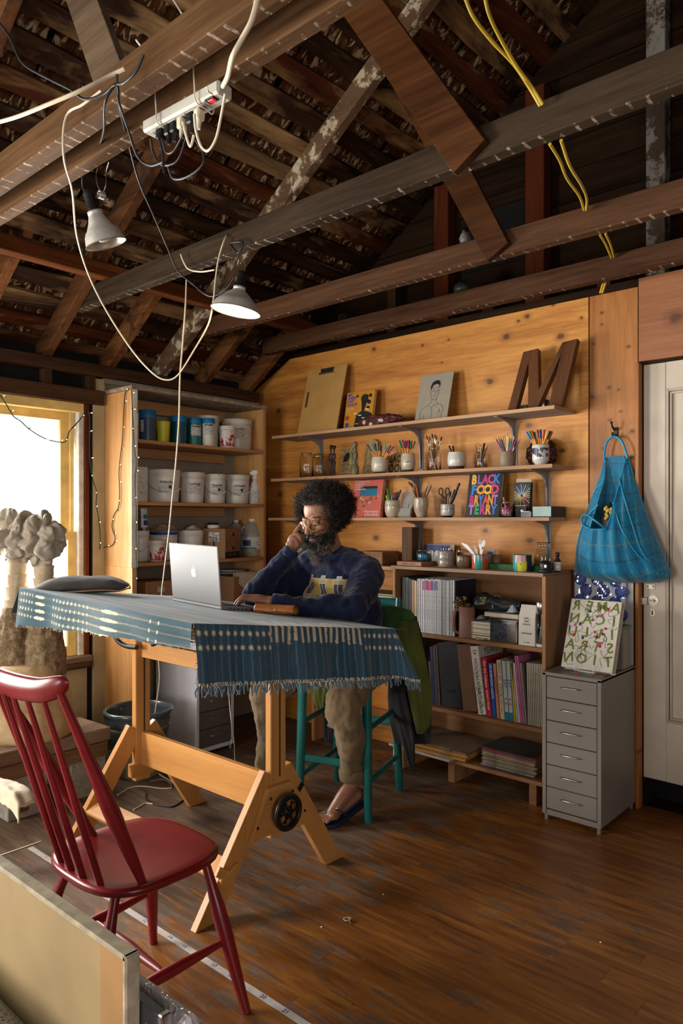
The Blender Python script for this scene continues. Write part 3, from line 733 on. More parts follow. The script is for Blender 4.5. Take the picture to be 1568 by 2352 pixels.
 # ---- red spindle-back chair
RED=wood('red_lacquered_wood',(.125,.005,.007),(.255,.013,.016),'y',.30,1.0,bmp=.05,spec=.5,con=(.25,.75))
ch=thing('spindle_chair','red lacquered spindle-back chair with a shaped seat beside the desk','chair',(2.140,-2.425,0))
def seat_r(a):
 c_,s_=math.cos(a),math.sin(a)
 # squarish front (+y), rounder back
 e=3.2 if s_>0 else 3.0
 r=(abs(c_/.216)**e+abs(s_/(.215 if s_>0 else.200))**e)**(-1/e)
 return r
b=MB();n=56;prof=[(.0,.405),(.55,.404),(.93,.410),(.99,.418),(1.0,.428),(.985,.436),(.93,.4385),(.8,.436),(.5,.428),(.25,.426),(0,.4255)]
vs=[];
for f,z in prof:
 for j in range(n):
  a=2*PI*j/n;r=seat_r(a)*f;y=r*math.sin(a)
  dish=(.006*max(0,y/.2)if z>.42 and f<.9 else 0)
  vs.append((r*math.cos(a),y,z+dish))
fs=[(i*n+j,i*n+(j+1)%n,(i+1)*n+(j+1)%n,(i+1)*n+j)for i in range(len(prof)-1)for j in range(n)]
b.add(vs,fs,0,True);b.build('seat',RED,ch)
def turned(p0,p1,rs,k=None):
 p0,p1=Vector(p0),Vector(p1);m=len(rs)
 return MB().tube([p0.lerp(p1,i/(m-1))for i in range(m)],rs,14)
def sm_prof(pts,n=14):
 q=spline([(i,r,0)for i,r in enumerate(pts)],4);return[p.y for p in q]
LEGR=sm_prof([.013,.0155,.019,.022,.021,.015,.0125])
LEGS={'fr':((.285,.195,0),(.145,.150,.41)),'fl':((-.205,.205,0),(-.140,.150,.41)),'br':((.19,-.265,0),(.135,-.12,.41)),'bl':((-.26,-.25,0),(-.14,-.12,.41))}
LEGS={'fr':((.283,.186,0),(.150,.140,.41)),'fl':((-.205,.205,0),(-.140,.145,.41)),'br':((.20,-.27,0),(.115,-.125,.41)),'bl':((-.245,-.26,0),(-.125,-.125,.41))}
for k,(p0,p1)in LEGS.items():turned(p0,p1,LEGR).build('leg',RED,ch)
def lp(k,z):p0,p1=map(Vector,LEGS[k]);return p0.lerp(p1,z/.41)
SR=sm_prof([.008,.013,.0165,.013,.008])
turned(lp('fr',.19),lp('br',.15),SR).build('stretcher',RED,ch)
turned(lp('fl',.19),lp('bl',.15),SR).build('stretcher',RED,ch)
turned(lp('fr',.19).lerp(lp('br',.15),.5),lp('fl',.19).lerp(lp('bl',.15),.5),SR).build('stretcher',RED,ch)
# crest rail: swept bow with uplifted horns
CRY,CRZ=-.305,.962
b=MB();k=40;pts=[];rs_=[];
def crest(u):
 x=u*.235;y=CRY-.035*(1-u*u)+.02;z=CRZ+.012*u*u+.022*max(0,abs(u)-.55)**1.5*3.3
 return Vector((x-.075,y,z))
m=14;vs=[]
for i in range(k+1):
 u=-1+2*i/k;p=crest(u);e=max(0.0,1-abs(u)**9)**.5
 hh=(.036-.004*abs(u))*max(e,.02);th=.019*max(e,.02)
 for j in range(m):
  a=2*PI*j/m;vs.append(p+Vector((0,math.cos(a)*th-.10*math.sin(a)*hh,math.sin(a)*hh)))
fs=[(i*m+j,i*m+(j+1)%m,(i+1)*m+(j+1)%m,(i+1)*m+j)for i in range(k)for j in range(m)]+[list(range(m))[::-1],[k*m+j for j in range(m)]]
b.add(vs,fs,0,True);b.build('crest_rail',RED,ch)
for i,(u,a)in enumerate(((-.62,217),(-.30,242),(0.0,262),(.32,282),(.62,303))):
 ar=math.radians(a);r=seat_r(ar)*.88
 p1=crest(u)-Vector((0,0,.02));p0=Vector((r*math.cos(ar),r*math.sin(ar),.425))
 turned(p0,p1,sm_prof([.0095,.0105,.0100,.0085,.0068])).build('spindle',RED,ch)
for u,a in((-.93,185),(.88,335)):
 ar=math.radians(a);r=seat_r(ar)*.86;p1=crest(u)-Vector((0,0,.015));p0=Vector((r*math.cos(ar),r*math.sin(ar),.425))
 turned(p0,p1,sm_prof([.011,.0175,.0215,.017,.0125,.0095])).build('back_stick',RED,ch)
 # ---- bookcase along the back wall and the low open box beside it
M_bkx=wood('fir_shelf_board',(.20,.085,.03),(.40,.20,.085),'x',.55,1.0,spec=.3)
M_bkz=wood('fir_case_side',(.26,.115,.042),(.46,.235,.10),'z',.55,1.0,spec=.3)
bc=thing('bookcase','low plywood bookcase along the back wall, pails of pens on top','bookcase',(1.94,-.16,0))
BX0,BX1,BYF=1.475,2.402,-.33
part(MB().box((BX0+.009,BYF/2,.625),(.018,.33,1.00),bv=.001),'side_panel',M_bkz,bc)
part(MB().box((BX1-.009,BYF/2,.625),(.018,.33,1.00),bv=.001),'side_panel',M_bkz,bc)
part(MB().box(((BX0+BX1)/2-.01,BYF/2-.002,1.130),(BX1-BX0+.0,.335,.018),bv=.001),'top_panel',wood('grey_worn_board',(.20,.12,.07),(.40,.26,.16),'x',.6),bc)
part(MB().box(((BX0+BX1)/2,-.005,.625),(BX1-BX0-.03,.008,1.0)),'back_panel',M_bkx,bc)
for z in(.775,.385,.125):part(MB().box(((BX0+BX1)/2,BYF/2,z-.010),(BX1-BX0-.037,.325,.02),bv=.001),'shelf',M_bkx,bc)
for x in(BX0+.05,1.86,2.33):part(MB().box((x,-.18,.057),(.04,.28,.114),bv=.002),'foot_block',M_bkx,bc)
lb=thing('open_box_shelf','small pine box shelf behind the seated man, left of the bookcase','shelf',(1.25,-.14,0))
part(MB().box((1.45,-.14,.56),(.02,.28,1.12),bv=.001),'side_panel',M_pine,lb)
part(MB().box((.80,-.14,.56),(.02,.28,1.12),bv=.001),'side_panel',M_pine,lb)
part(MB().box((1.125,-.14,1.118),(.67,.285,.02),bv=.001),'top_panel',M_pineX,lb)
for z in(.90,.55,.2):part(MB().box((1.125,-.14,z),(.63,.275,.02),bv=.001),'shelf',M_pineX,lb)
# ---- three wall shelves on steel brackets
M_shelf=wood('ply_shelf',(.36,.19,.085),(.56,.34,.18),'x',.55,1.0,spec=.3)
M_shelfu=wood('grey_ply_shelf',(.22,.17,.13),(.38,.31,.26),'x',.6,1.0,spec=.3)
M_brk=mat('grey_steel_bracket',(.27,.275,.29),.4,.3,.1)
SHZ=(1.960,1.673,1.411)
def wall_shelf(i,x0,x1,z,dp,brs,label,bl):
 t=thing('wall_shelf',label,'shelf',((x0+x1)/2,-dp/2,z-.018),0,'plywood wall shelves')
 b=MB();b.box((0,0,.009),(x1-x0,dp,.018),bv=.0008);b.build('board',M_shelf,t)
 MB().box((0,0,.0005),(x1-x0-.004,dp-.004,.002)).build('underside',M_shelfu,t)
 for bx in brs:
  x=bx-(x0+x1)/2;yb=dp/2;b=MB()
  L=dp*.86;H=bl
  b.box((x,yb-.002,-H/2),(.030,.004,H));b.box((x,yb-L/2,-.002),(.026,L,.004))
  # pressed rib: curved gusset
  prof=[(0,0),(-L*.95,0),(-L*.6,-.010),(-L*.34,-.020),(-.042,-.042),(-.024,-.085),(-.012,-H*.9),(0,-H*.95)]
  b.prism(prof,.011,Matrix(((0,0,1,x-.0055),(1,0,0,yb),(0,1,0,-.003),(0,0,0,1))))
  b.build('bracket',M_brk,t,bevel=.002)
 return t
wall_shelf(0,.39,2.410,SHZ[0],.25,(at(738,CY,y=-.01).x,at(965,CY,y=-.01).x,at(1180,CY,y=-.01).x),'topmost plywood wall shelf, holding the clipboard and the wooden M',.255)
wall_shelf(1,.38,2.398,SHZ[1],.25,(at(722,CY,y=-.01).x,at(960,CY,y=-.01).x,at(1256,CY,y=-.01).x),'middle plywood wall shelf, lined with pots of pens',.24)
wall_shelf(2,.30,2.358,SHZ[2],.20,(at(690,CY,y=-.01).x,at(963,CY,y=-.01).x,at(1258,CY,y=-.01).x),'lowest plywood wall shelf, holding the colourful lettered book',.24)
# ================================================================== THINGS IN THE CABINET
def print_mat(name,paper,ink,rows=26,dens=.5):
 """paper with rows of small dark print"""
 m,t,b=nt(name);tc=t.nodes.new('ShaderNodeTexCoord');sep=N(t,'ShaderNodeSeparateXYZ',{0:tc.outputs['Object']})
 z=math_(t,'MULTIPLY',sep.outputs[2],rows*10.0);fr=math_(t,'FRACT',z)
 v=N(t,'ShaderNodeMapping',{0:tc.outputs['Object'],3:(90,90,rows*10.0)}).outputs[0]
 fl=N(t,'ShaderNodeVectorMath',{0:v},operation='FLOOR').outputs[0]
 wn=N(t,'ShaderNodeTexWhiteNoise',{0:fl}).outputs[0]
 k=math_(t,'MULTIPLY',math_(t,'LESS_THAN',fr,.5),math_(t,'LESS_THAN',wn,dens))
 t.links.new(mixc(t,k,paper,ink),b.inputs['Base Color']);b.inputs['Roughness'].default_value=.6;return m
def pail_mat(name,col=(.83,.78,.69),n=.5):
 m,t,b=nt(name);v=coords(t,rnd_=True);s=noise(t,v,14,5,.65)
 c=ramp(t,noise(t,v,6,4),[(.3,tuple(q*.82 for q in col)),(.7,col)])
 c=mixc(t,N(t,'ShaderNodeMapRange',{0:s,1:.66,2:.70,3:0,4:n}).outputs[0],c,(.25,.2,.16))
 t.links.new(c,b.inputs['Base Color']);b.inputs['Roughness'].default_value=.35;b.inputs['Subsurface Weight'].default_value=.0;return m
M_pail=pail_mat('white_hdpe_pail');M_label=print_mat('printed_label',(.70,.67,.60),(.22,.2,.18));M_ink=mat('black_ink',(.02,.02,.022),.6,var=0)
M_wire=mat('bail_wire',(.34,.32,.30),.4,.8,.1)
def face_angle(X,Y):return math.atan2(CAMP.y-Y,CAMP.x-X)
def scrawl(root,X,Y,z,r,a,wd,m=None,n=7,h=.014,seed=0,name='scrawl'):
 """a brushy word wrapped on a round side"""
 q=random.Random(seed);b=MB();pts=[]
 for i in range(n*3):
  u=i/(n*3-1)-.5;aa=a+u*wd/r
  pts.append(Vector((r*math.cos(aa),r*math.sin(aa),z+(h*.5 if i%2 else-h*.5)*q.uniform(.3,1)+h*.2*math.sin(i))))
 b.tube(pts,.0016,4);b.build(name,m or M_ink,root)
def round_tub(name,label,cat,pl,pr,pt,X,z,body,taper=.9,rims=1,lid=None,lidh=.02,lab=None,labm=None,bail=0,grp=None,seed=0,word=True,top=None,y=None,inner=None):
 """a pail, tub or cup: pl..pr its widest columns, pt the row of its top edge"""
 x0,y0,r=rnd(pl,pr,x=X,y=y);D=depth((x0,y0,0));h=at((pl+pr)/2,pt,x=X,y=y).z-z
 t=thing(name,label,cat,(x0,y0,z),0,grp);rb=r*taper
 b=MB();prof=[(0,.002),(rb*.96,.002),(rb,.008)]
 hb=h-(lidh if lid else 0)
 for i in range(1,7):f=i/6;prof.append((rb+(r*.965-rb)*f,.008+(hb-.01)*f*.86))
 if rims:
  zz=.008+(hb-.01)*.86
  for k in range(rims):prof+=[(r*.965,zz),(r,zz+.002),(r,zz+.008),(r*.965,zz+.010)];zz+=.5*(hb-zz)
 prof+=[(r*.97,hb-.006),(r,hb-.004),(r,hb),(r*.955,hb)]
 if not lid:prof+=[(r*.93,hb-.004),(rb*.93,.012),(0,.012)]
 else:prof+=[(0,hb)]
 b.lathe(prof,36);b.build('body',body,t)
 if lid:MB().lathe([(r*1.01,hb-.004),(r*1.02,hb),(r*1.02,h-.003),(r*.98,h),(r*.80,h),(r*.78,h-.003),(0,h-.003)],36).build('lid',lid,t)
 a=face_angle(x0,y0)+(lab[4]if lab and len(lab)>4 else 0)
 if lab:
  w_,h_,zc=lab[0]*2*r,lab[1]*h,lab[2]*h;rr=rb+(r*.965-rb)*min(1,lab[2]/.86)+.0012;da=w_/rr/2
  dr=(r-rb)*.5*lab[1]
  MB().lathe([(rr-dr,zc-h_/2),(rr,zc),(rr+dr,zc+h_/2)],12,a0=a-da,a1=a+da).build('paper_label',labm or M_label,t)
  if word:scrawl(t,x0,y0,zc+h_*.36,rr+dr+.0012,a,w_*.8,seed=seed,h=h_*.2)
 if bail:
  b=MB();zb=h*.80;ra=r*1.0;zl=h*bail
  pts=[Vector((ra*1.01*math.cos(a+q),ra*1.01*math.sin(a+q),zb-(zb-zl)*math.cos(q/1.45*PI/2)**.8))*1 for q in[(-1.45+2.9*i/24)for i in range(25)]]
  for i,p in enumerate(pts):q=-1.45+2.9*i/24;e=1+.18*math.cos(q);p.x*=e;p.y*=e
  b.tube(pts,.0016,6);bw=b.build('bail',M_wire,t)
  i0,i1=12,19
  MB().tube(pts[i0:i1],.0042,8).build('grip',M_white,bw)
 return t,x0,y0,r,h
BLUE=mat('blue_tape',(.012,.17,.42),.45,var=.1);RW=1.867
round_tub('paint_can','narrow can with a red lower half at the left end of the top cabinet shelf','can',299,319,948,.21,RW,mat('white_red_can',(.55,.5,.45),.4),.98,0,lab=(.9,.5,.28),labm=mat('red_label',(.42,.05,.03),.5),word=False)
round_tub('paint_tub','tall tub of slate blue paint with a blue taped lid, leftmost of the tall tubs','tub',320,358,943,.16,RW,mat('slate_blue_plastic',(.055,.085,.17),.35),.95,0,lid=BLUE,lidh=.045,lab=(.25,.36,.5,0,-.75),word=False)
round_tub('plastic_cup','yellow plastic cup beside the slate blue tub on the top cabinet shelf','cup',358,391,969,.19,RW,mat('yellow_plastic',(.60,.60,.02),.35),.78,0)
round_tub('paint_tub','tall dark teal tub behind the hanging cream cord, no label','tub',392,429,956,.17,RW,mat('dark_teal_plastic',(.008,.085,.12),.35),.93,0,lid=BLUE,lidh=.035)
round_tub('paint_tub','bright teal tub with a white square label and blue lid','tub',431,463,960,.18,RW,mat('bright_teal_plastic',(.01,.17,.16),.35),.95,0,lid=BLUE,lidh=.03,lab=(.8,.36,.55,0,.25),seed=2)
round_tub('paint_tub','white tub with a blue taped lid in front of the wider white tub','tub',464,493,962,.225,RW,M_pail,.96,0,lid=BLUE,lidh=.03,lab=(.9,.4,.62),seed=3)
round_tub('paint_pail','wide white tub half hidden behind the white tub with the blue lid','pail',452,503,957,.095,RW,M_pail,.88,1)
M_redprint=None
def red_print(name):
 m,t,b=nt(name);v=coords(t);n=noise(t,v,36,3,.6,.6);sep=N(t,'ShaderNodeSeparateXYZ',{0:v})
 k=N(t,'ShaderNodeMapRange',{0:n,1:.50,2:.53}).outputs[0]
 t.links.new(mixc(t,k,(.72,.66,.58),(.42,.02,.035)),b.inputs['Base Color']);b.inputs['Roughness'].default_value=.4;return m
M_redp=red_print('red_printed_paper')
round_tub('yogurt_tub','small white tub with red printing on the top cabinet shelf','tub',502,542,980,.24,RW,M_pail,.86,1,lab=(.95,.68,.42),labm=M_redp,word=False)
round_tub('paint_pail','white pail with yellow drips on its rim, right end of the top cabinet shelf','pail',509,579,966,.135,RW,M_pail,.90,2,lab=(.55,.34,.55),bail=.38,seed=5)
_,x_,y_,r_,h_=(None,*rnd(509,579,x=.135),0)
# second shelf
R2=1.503
t=thing('paper_carton','tall white carton with handwriting, left end of the pail shelf','carton',(.20,at(318,CY,x=.20).y,R2))
MB().box((0,0,.105),(.09,.07,.21),bv=.003).build('box',mat('white_carton',(.66,.62,.56),.6),t)
MB().box((.0465,.0,.10),(.001,.05,.12)).build('print',M_label,t)
for pl,pr,pt,X,lb,sd,bl in((334,414,1080,.150,'widest white pail with a dirty rim, on the second cabinet shelf',6,.30),(411,470,1086,.155,'white pail without a handle in front, second along the pail shelf',7,0),(466,519,1090,.165,'white pail with a small dark blot on its label, third along the pail shelf',8,.30),(514,573,1092,.160,'white pail beside the spray bottle on the second cabinet shelf',9,.30)):
 t,x0,y0,r,h=round_tub('paint_pail',lb,'pail',pl,pr,pt,X,R2,M_pail,.88,2,lab=(.5,.36,.48,0,.25),bail=bl,grp='white pails in the cabinet',seed=sd)
 if sd!=7:a=face_angle(x0,y0)+.42;MB().ell(((r*.97)*math.cos(a),(r*.97)*math.sin(a),h*.47),(.003,.008,.011),rot=(0,0,a),nu=8,nv=6).build('colour_dot',M_ink,t)
def spray_bottle():
 x0,y0,r=rnd(570,599,x=.215);z=R2
 t=thing('spray_bottle','translucent white spray bottle at the right end of the pail shelf','bottle',(x0,y0,z));s=r/.034
 M_tr=mat('milky_plastic',(.70,.68,.64),.3,var=.04)
 MB().lathe([(0,0),(.030*s,0),(.034*s,.006),(.034*s,.10),(.032*s,.115),(.018*s,.155),(.0125*s,.165),(.0125*s,.178),(0,.178)],28).build('bottle',M_tr,t)
 MB().lathe([(.0345*s,.02),(.0345*s,.098)],12,a0=-1.6,a1=.5).build('paper_label',M_label,t)
 MB().lathe([(0,.172),(.016*s,.172),(.016*s,.192),(.012*s,.20),(0,.20)],20).build('collar',M_white,t)
 b=MB();f=Matrix.Translation((0,0,.2))@Matrix.Rotation(math.atan2(RGT.y,RGT.x),4,'Z')@Matrix.Rotation(PI/2,4,'X')
 b.prism([(-.016,0),(.014,0),(.016,.010),(.046,.012),(.048,.024),(.018,.034),(-.01,.036),(-.034,.016),(-.030,.008)],.022,f@Matrix.Translation((0,0,-.011)));b.build('spray_head',M_white,t,bevel=.003)
 MB().tube([f@Vector(p)for p in((.026,.012,0),(.030,-.006,0),(.044,-.022,0))],[.004,.0035,.003],8).build('trigger',M_white,t)
spray_bottle()
# third shelf
R3=1.145
_,xa,ya,ra,ha=round_tub('paint_pail','white pail with a toothpaste-like tube standing on it, left end of the third shelf','pail',303,343,1219,.17,R3,M_pail,.88,1,bail=.35,grp='white pails in the cabinet',seed=11)
t=thing('paint_tube','upright paint tube with a green dot, standing on the leftmost low pail','tube',(xa+.02,ya+.01,R3+ha))
b=MB();rr=.018
for i in range(1):b.grid(20,6,lambda u,v:(rr*(1-v*.1)*math.cos(u*2*PI)*(1-.85*v),rr*1.25*math.sin(u*2*PI),.02+.115*v))
b.lathe([(0,.0),(.011,0),(.011,.018),(.018,.02)],16);b.build('body',mat('white_blue_tube',(.62,.64,.68),.35),t)
MB().ell((.0145,0,.085),(.002,.014,.014),nu=12,nv=8).build('green_dot',mat('green_ink',(.01,.25,.07),.5),t)
MB().box((.0165,0,.048),(.003,.026,.03),bv=.001).build('blue_band',mat('navy_ink',(.02,.04,.2),.5),t)
round_tub('yogurt_tub','paint-spattered white tub with red print, in front of the laptop screen','tub',339,382,1241,.235,R3,pail_mat('spattered_tub',(.74,.66,.56),.9),.88,1,lab=(.9,.62,.38),labm=M_redp,word=False)
_,xb,yb,rb_,hb_=round_tub('paint_pail','white pail with a torn blue tape rim behind the red printed tub','pail',341,408,1220,.125,R3,M_pail,.9,1,lab=(.4,.3,.45),grp='white pails in the cabinet',seed=12)
MB().lathe([(rb_*1.004,hb_-.022),(rb_*1.012,hb_-.006),(rb_*.98,hb_+.002)],36).build('tape_band',mat('torn_blue_tape',(.02,.05,.33),.5,var=.5,vs=30),_)
_,xc,yc,rc,hc=round_tub('paint_pail','white pail with its bare wire handle showing, left of the cardboard box','pail',407,467,1218,.14,R3,M_pail,.9,2,bail=.42,grp='white pails in the cabinet',seed=13)
def crumple(name,label,c,s,m,seed,rz=0,flat=.5):
 """a crushed paper or film bag: two crinkled faceted sheets closed along their rim, tipped a little"""
 q=random.Random(seed);t=thing(name,label,'bag' if 'bag' in name else 'wrapper',c,rz);b=MB();nu,nv=9,7
 H=[[q.uniform(.35,1.0)for _ in range(nv+1)]for _ in range(nu+1)];J=[[(q.uniform(-.06,.06),q.uniform(-.06,.06))for _ in range(nv+1)]for _ in range(nu+1)]
 def fn(u,v):
  i,j=round(u*nu),round(v*nv);e=min(1,3.2*min(u,1-u))*min(1,3.2*min(v,1-v));ju,jv=J[i][j]
  return((2*u-1+ju)*s[0]*(1-.18*abs(2*v-1)),(2*v-1+jv)*s[1],.002+2*s[2]*(.12+.30*u+.58*H[i][j]*e)*(.25+.75*e))
 b.grid(nu,nv,fn,sm=False);b.grid(nu,nv,lambda u,v:(fn(u,v)[0],fn(u,v)[1],.001),sm=False,flip=True);b.build('paper',m,t);return t
M_kraft=mat('kraft_paper',(.38,.26,.16),.7,var=.15,vs=25);M_kraft2=mat('pale_paper_bag',(.58,.48,.37),.7,var=.12,vs=22)
p=at(388,1205,x=.13);crumple('paper_bag','crumpled brown paper bag lying on the blue taped pail',(xb+.0,yb,R3+hb_-.004),(.075,.10,.026),M_kraft,3)
crumple('paper_bag','crumpled pale paper bag lying on the wire-handled pail',(xc,yc+.01,R3+hc-.004),(.06,.055,.02),M_kraft2,8)
# cardboard box with the handling diamond
pL=at(464,1287,x=.24);pR=at(552,1287,x=.285)
t=thing('cardboard_box','brown cardboard box printed with a black handling diamond, beside the clear jug','box',(.185,at(512,CY,x=.2).y,R3),math.radians(24))
M_card=wood('corrugated_card',(.30,.155,.07),(.38,.20,.095),'z',.7,1.0,con=(.2,.8),bmp=.05);BH=.195
MB().box((0,0,BH/2),(.16,.215,BH),bv=.002).build('carton',M_card,t)
F=frame((.0805,.012,BH*.56),(0,1,0),(0,0,1))
b=MB();b.tube([F@Vector(p)for p in((-.052,0,0),(0,.062,0),(.052,0,0),(0,-.062,0))],.0013,4,closed=True);b.build('diamond_outline',M_ink,t)
for sg in(1,-1):MB().prism([(0,sg*.062),(.022,sg*.036),(-.022,sg*.036)],.0008,F).build('diamond_corner',M_ink,t)
MB().box((.0806,0,.022),(.001,.213,.042)).build('black_band',M_ink,t)
text('RUST-OLEUM',.017,mat('dull_orange_ink',(.35,.12,.05),.6,var=0),t,frame((.0815,.0,.022),(0,1,0),(0,0,1)),.0004)
MB().box((-.0,-.108,BH*.72),(.075,.0012,.06)).build('paper_label',print_mat('barcode_label',(.75,.73,.7),(.05,.05,.05),14,.5),t)
for k in range(8):MB().box((-.026+k*.0072,-.1092,BH*.66),(.0022+.002*(k%3==0),.0008,.032)).build('barcode_bar',M_ink,t)
MB().box((-.0,-.1083,BH*.3),(.012,.001,BH*.58)).build('black_stripe',M_ink,t)
for k in range(2):MB().box((.0806,-.085+k*.016,BH*.5),(.001,.003,.05)).build('arrow_mark',M_ink,t)
tx,ty,tz=t.location
jr=rnd(476,504,x=.17);t2=thing('lidded_jar','white jar with a black lid standing on the cardboard box','jar',(jr[0],jr[1],R3+BH));r=jr[2]
MB().lathe([(0,0),(r*.92,0),(r,.006),(r,.020),(r*.9,.026),(0,.026)],24).build('jar',M_white,t2);MB().lathe([(r*.93,.022),(r*.93,.036),(r*.8,.038),(0,.038)],24).build('lid',M_blk,t2)
def jug(label,pl,pr,X,hgt,full):
 x0,y0,r=rnd(pl,pr,x=X);t=thing('plastic_jug',label,'jug',(x0,y0,R3),0,'clear gallon jugs')
 M_j=mat('cloudy_plastic_%d'%pl,(.55,.53,.48),.25,var=.06,trans=.35);H=hgt
 MB().lathe([(0,0),(r*.93,0),(r,.012),(r,H*.55),(r*.95,H*.63),(r*.55,H*.86),(r*.27,H*.91),(r*.25,H*.95),(0,H*.95)],32).build('bottle',M_j,t)
 MB().lathe([(0,H*.93),(r*.29,H*.93),(r*.29,H),(r*.26,H*1.005),(0,H*1.005)],20).build('cap',M_white,t)
 b=MB();a=face_angle(x0,y0)-1.2;b.tube([Vector((k*math.cos(a),k*math.sin(a),z))for k,z in((r*.9,H*.58),(r*.98,H*.70),(r*.8,H*.79),(r*.52,H*.80))],.008,8);b.build('handle',M_j,t)
 if full:
  a=face_angle(x0,y0);MB().lathe([(r*1.004,H*.2),(r*1.004,H*.53)],16,a0=a-1.2,a1=a+1.2).build('paper_label',M_label,t)
  MB().lathe([(r*1.008,H*.2),(r*1.008,H*.255)],16,a0=a-1.2,a1=a+.3).build('blue_band',mat('cyan_ink',(.03,.3,.42),.5),t)
  MB().lathe([(r*1.008,H*.29),(r*1.008,H*.44)],8,a0=a-.9,a1=a-.15).build('navy_block',mat('navy_block',(.02,.04,.13),.5),t)
  MB().lathe([(r*.95,.01),(r*1.002,.013),(r*1.002,H*.17)],32).build('liquid_tint',mat('straw_liquid',(.42,.30,.14),.3),t)
jug('clear jug of straw coloured liquid with a blue and white label, beside the cardboard box',552,608,.185,.258,True)
jug('clear jug half hidden between the cardboard box and the labelled jug',522,563,.075,.25,False)
# bottom shelf glimpsed between laptop and sleeve
R4=.78
for(py,rr,lb)in((1336,.085,'lower of two white plates stacked behind the laptop'),(1318,.08,'upper of two white plates stacked behind the laptop')):
 pass
t=thing('cardboard_box','plain cardboard box low in the cabinet, left of the laptop screen','box',(.17,at(352,CY,x=.2).y,R4))
MB().box((0,0,.125),(.22,.21,.25),bv=.003).build('carton',M_card,t);MB().box((.112,0,.20),(.002,.05,.03)).build('tape',M_kraft2,t)
pp=at(543,CY,x=.17);t=thing('cardboard_tray','low cardboard tray of papers behind the laptop','tray',(.16,pp.y-.01,R4))
b=MB();W_,L_,H_=.24,.21,.24
for sx_ in(-1,1):b.box((sx_*W_/2,0,H_/2),(.004,L_,H_))
for sy in(-1,1):b.box((0,sy*L_/2,H_/2),(W_,.004,H_))
b.box((0,0,.004),(W_,L_,.006));b.build('tray_box',M_card,t)
t=thing('paper_stack','stack of torn cream paper sheets leaning out of the tray behind the laptop','papers',(.20,pp.y-.03,R4+.012))
for k in range(7):
 q=random.Random(40+k);MB().box((.02+k*.010,q.uniform(-.02,.03),.13+q.uniform(-.01,.012)),(.0022,.13+q.uniform(-.03,.03),.25),rot=(0,.12+q.uniform(-.05,.05),q.uniform(-.2,.2))).build('sheet',M_kraft2 if k<5 else mat('cream_sheet_%d'%k,(.68,.6,.48),.7),t)
for k in range(2):
 t=thing('plate',('lower' if k==0 else 'upper')+' of two pale dishes stacked on the tray behind the laptop','plate',(.11,pp.y+.005,R4+.243+k*.016))
 MB().lathe([(0,.002),(.05,.002),(.07,.006),(.094,.014),(.096,.018),(.07,.011),(0,.006)],32).build('dish',mat('pale_dish_%d'%k,(.55,.55,.53),.35),t)
 # ================================================================== THINGS ON THE WALL SHELVES
def on_shelf(pl,pr,y):return rnd(pl,pr,y=y)
def lean(name,label,cat,pl,pr,ptop,z,yb,th,m,tilt=None,group=None,px_bottom=None):
 """a flat thing leaning against the wall, its foot at y=yb; returns root with local x right, z up the face, front at y=0"""
 a,b_=at(pl,CY,y=yb),at(pr,CY,y=yb);W_=b_.x-a.x
 tilt=tilt if tilt is not None else math.radians(14)
 # height so that the leaning top edge meets the row ptop
 H_=.3
 for _ in range(8):
  y_t=yb+H_*math.sin(tilt);zt=at((pl+pr)/2,ptop,y=y_t).z;H_=(zt-z)/math.cos(tilt)
 t=thing(name,label,cat,((a.x+b_.x)/2,yb,z),0,group,rot=(-tilt,0,0))
 return t,W_,H_
PF=lambda x,z,y=-.0006:frame((x,y,z),(1,0,0),(0,0,1))
# topmost shelf: clipboard, orange book, dried vine, portrait, wooden letter M
Z1,Z2,Z3=SHZ
M_mdf=mat('tan_hardboard',(.55,.315,.095),.55,var=.08,vs=8)
t,W_,H_=lean('clipboard','tan hardboard clipboard with a steel clip, leaning on the topmost shelf','clipboard',682,771,849,Z1,-.16,.005,M_mdf)
b=MB();b.prism([(-W_/2,0),(W_/2,0),(W_/2,H_-.008),(W_/2-.008,H_),(-W_/2+.008,H_),(-W_/2,H_-.008)],.006,frame((0,.006,0),(1,0,0),(0,0,1)));b.build('board',M_mdf,t)
MB().prism([(-.007,-.055),(.007,-.055),(.009,-.045),(.009,.045),(.007,.055),(-.007,.055),(-.009,.045),(-.009,-.045)],.0012,PF(-W_*.40,H_*.54,-.0002)).build('hand_slot',mat('slot_shadow_brown',(.10,.04,.012),.8),t)
b=MB();b.prism([(-.062,-.022),(-.055,-.006),(-.062,.020),(.062,.020),(.055,-.006),(.062,-.022)],.004,PF(.005,H_-.025,-.001));b.cyl((-.058,-.008,H_-.042),(.068,-.008,H_-.042),.007,n=10);cl=b.build('clip',M_steel,t,bevel=.001)
for sx_ in(-1,1):MB().ell((.005+sx_*.04,-.006,H_-.018),(.004,.002,.004),nu=8,nv=6).build('rivet',M_dk,cl)
def book_body(t,W_,H_,T,cover,pages,y0=0.0):
 """upright book: front cover at y0, thickness T backwards"""
 b=MB();b.box((0,y0+.0012,H_/2),(W_,.0024,H_),bv=.0005);b.box((0,y0+T-.0012,H_/2),(W_,.0024,H_),bv=.0005);b.box((-W_/2+.0012,y0+T/2,H_/2),(.0024,T,H_));b.build('cover',cover,t)
 MB().box((.0,y0+T/2,H_/2),(W_-.006,T-.005,H_-.008)).build('pages',pages,t)
M_pages=mat('paper_block',(.62,.54,.42),.7,var=.15,vs=60)
M_inkblk=mat('matt_black_print',(.012,.011,.012),.6,var=0);M_inkw=mat('white_print',(.80,.78,.74),.6,var=0);M_inkblue=mat('violet_blue_print',(.05,.05,.42),.6,var=0)
t,W_,H_=lean('hardback_book','orange cookbook with a black silhouette figure, leaning beside the clipboard','book',787,851,900,Z1,-.115,.03,None,math.radians(10))
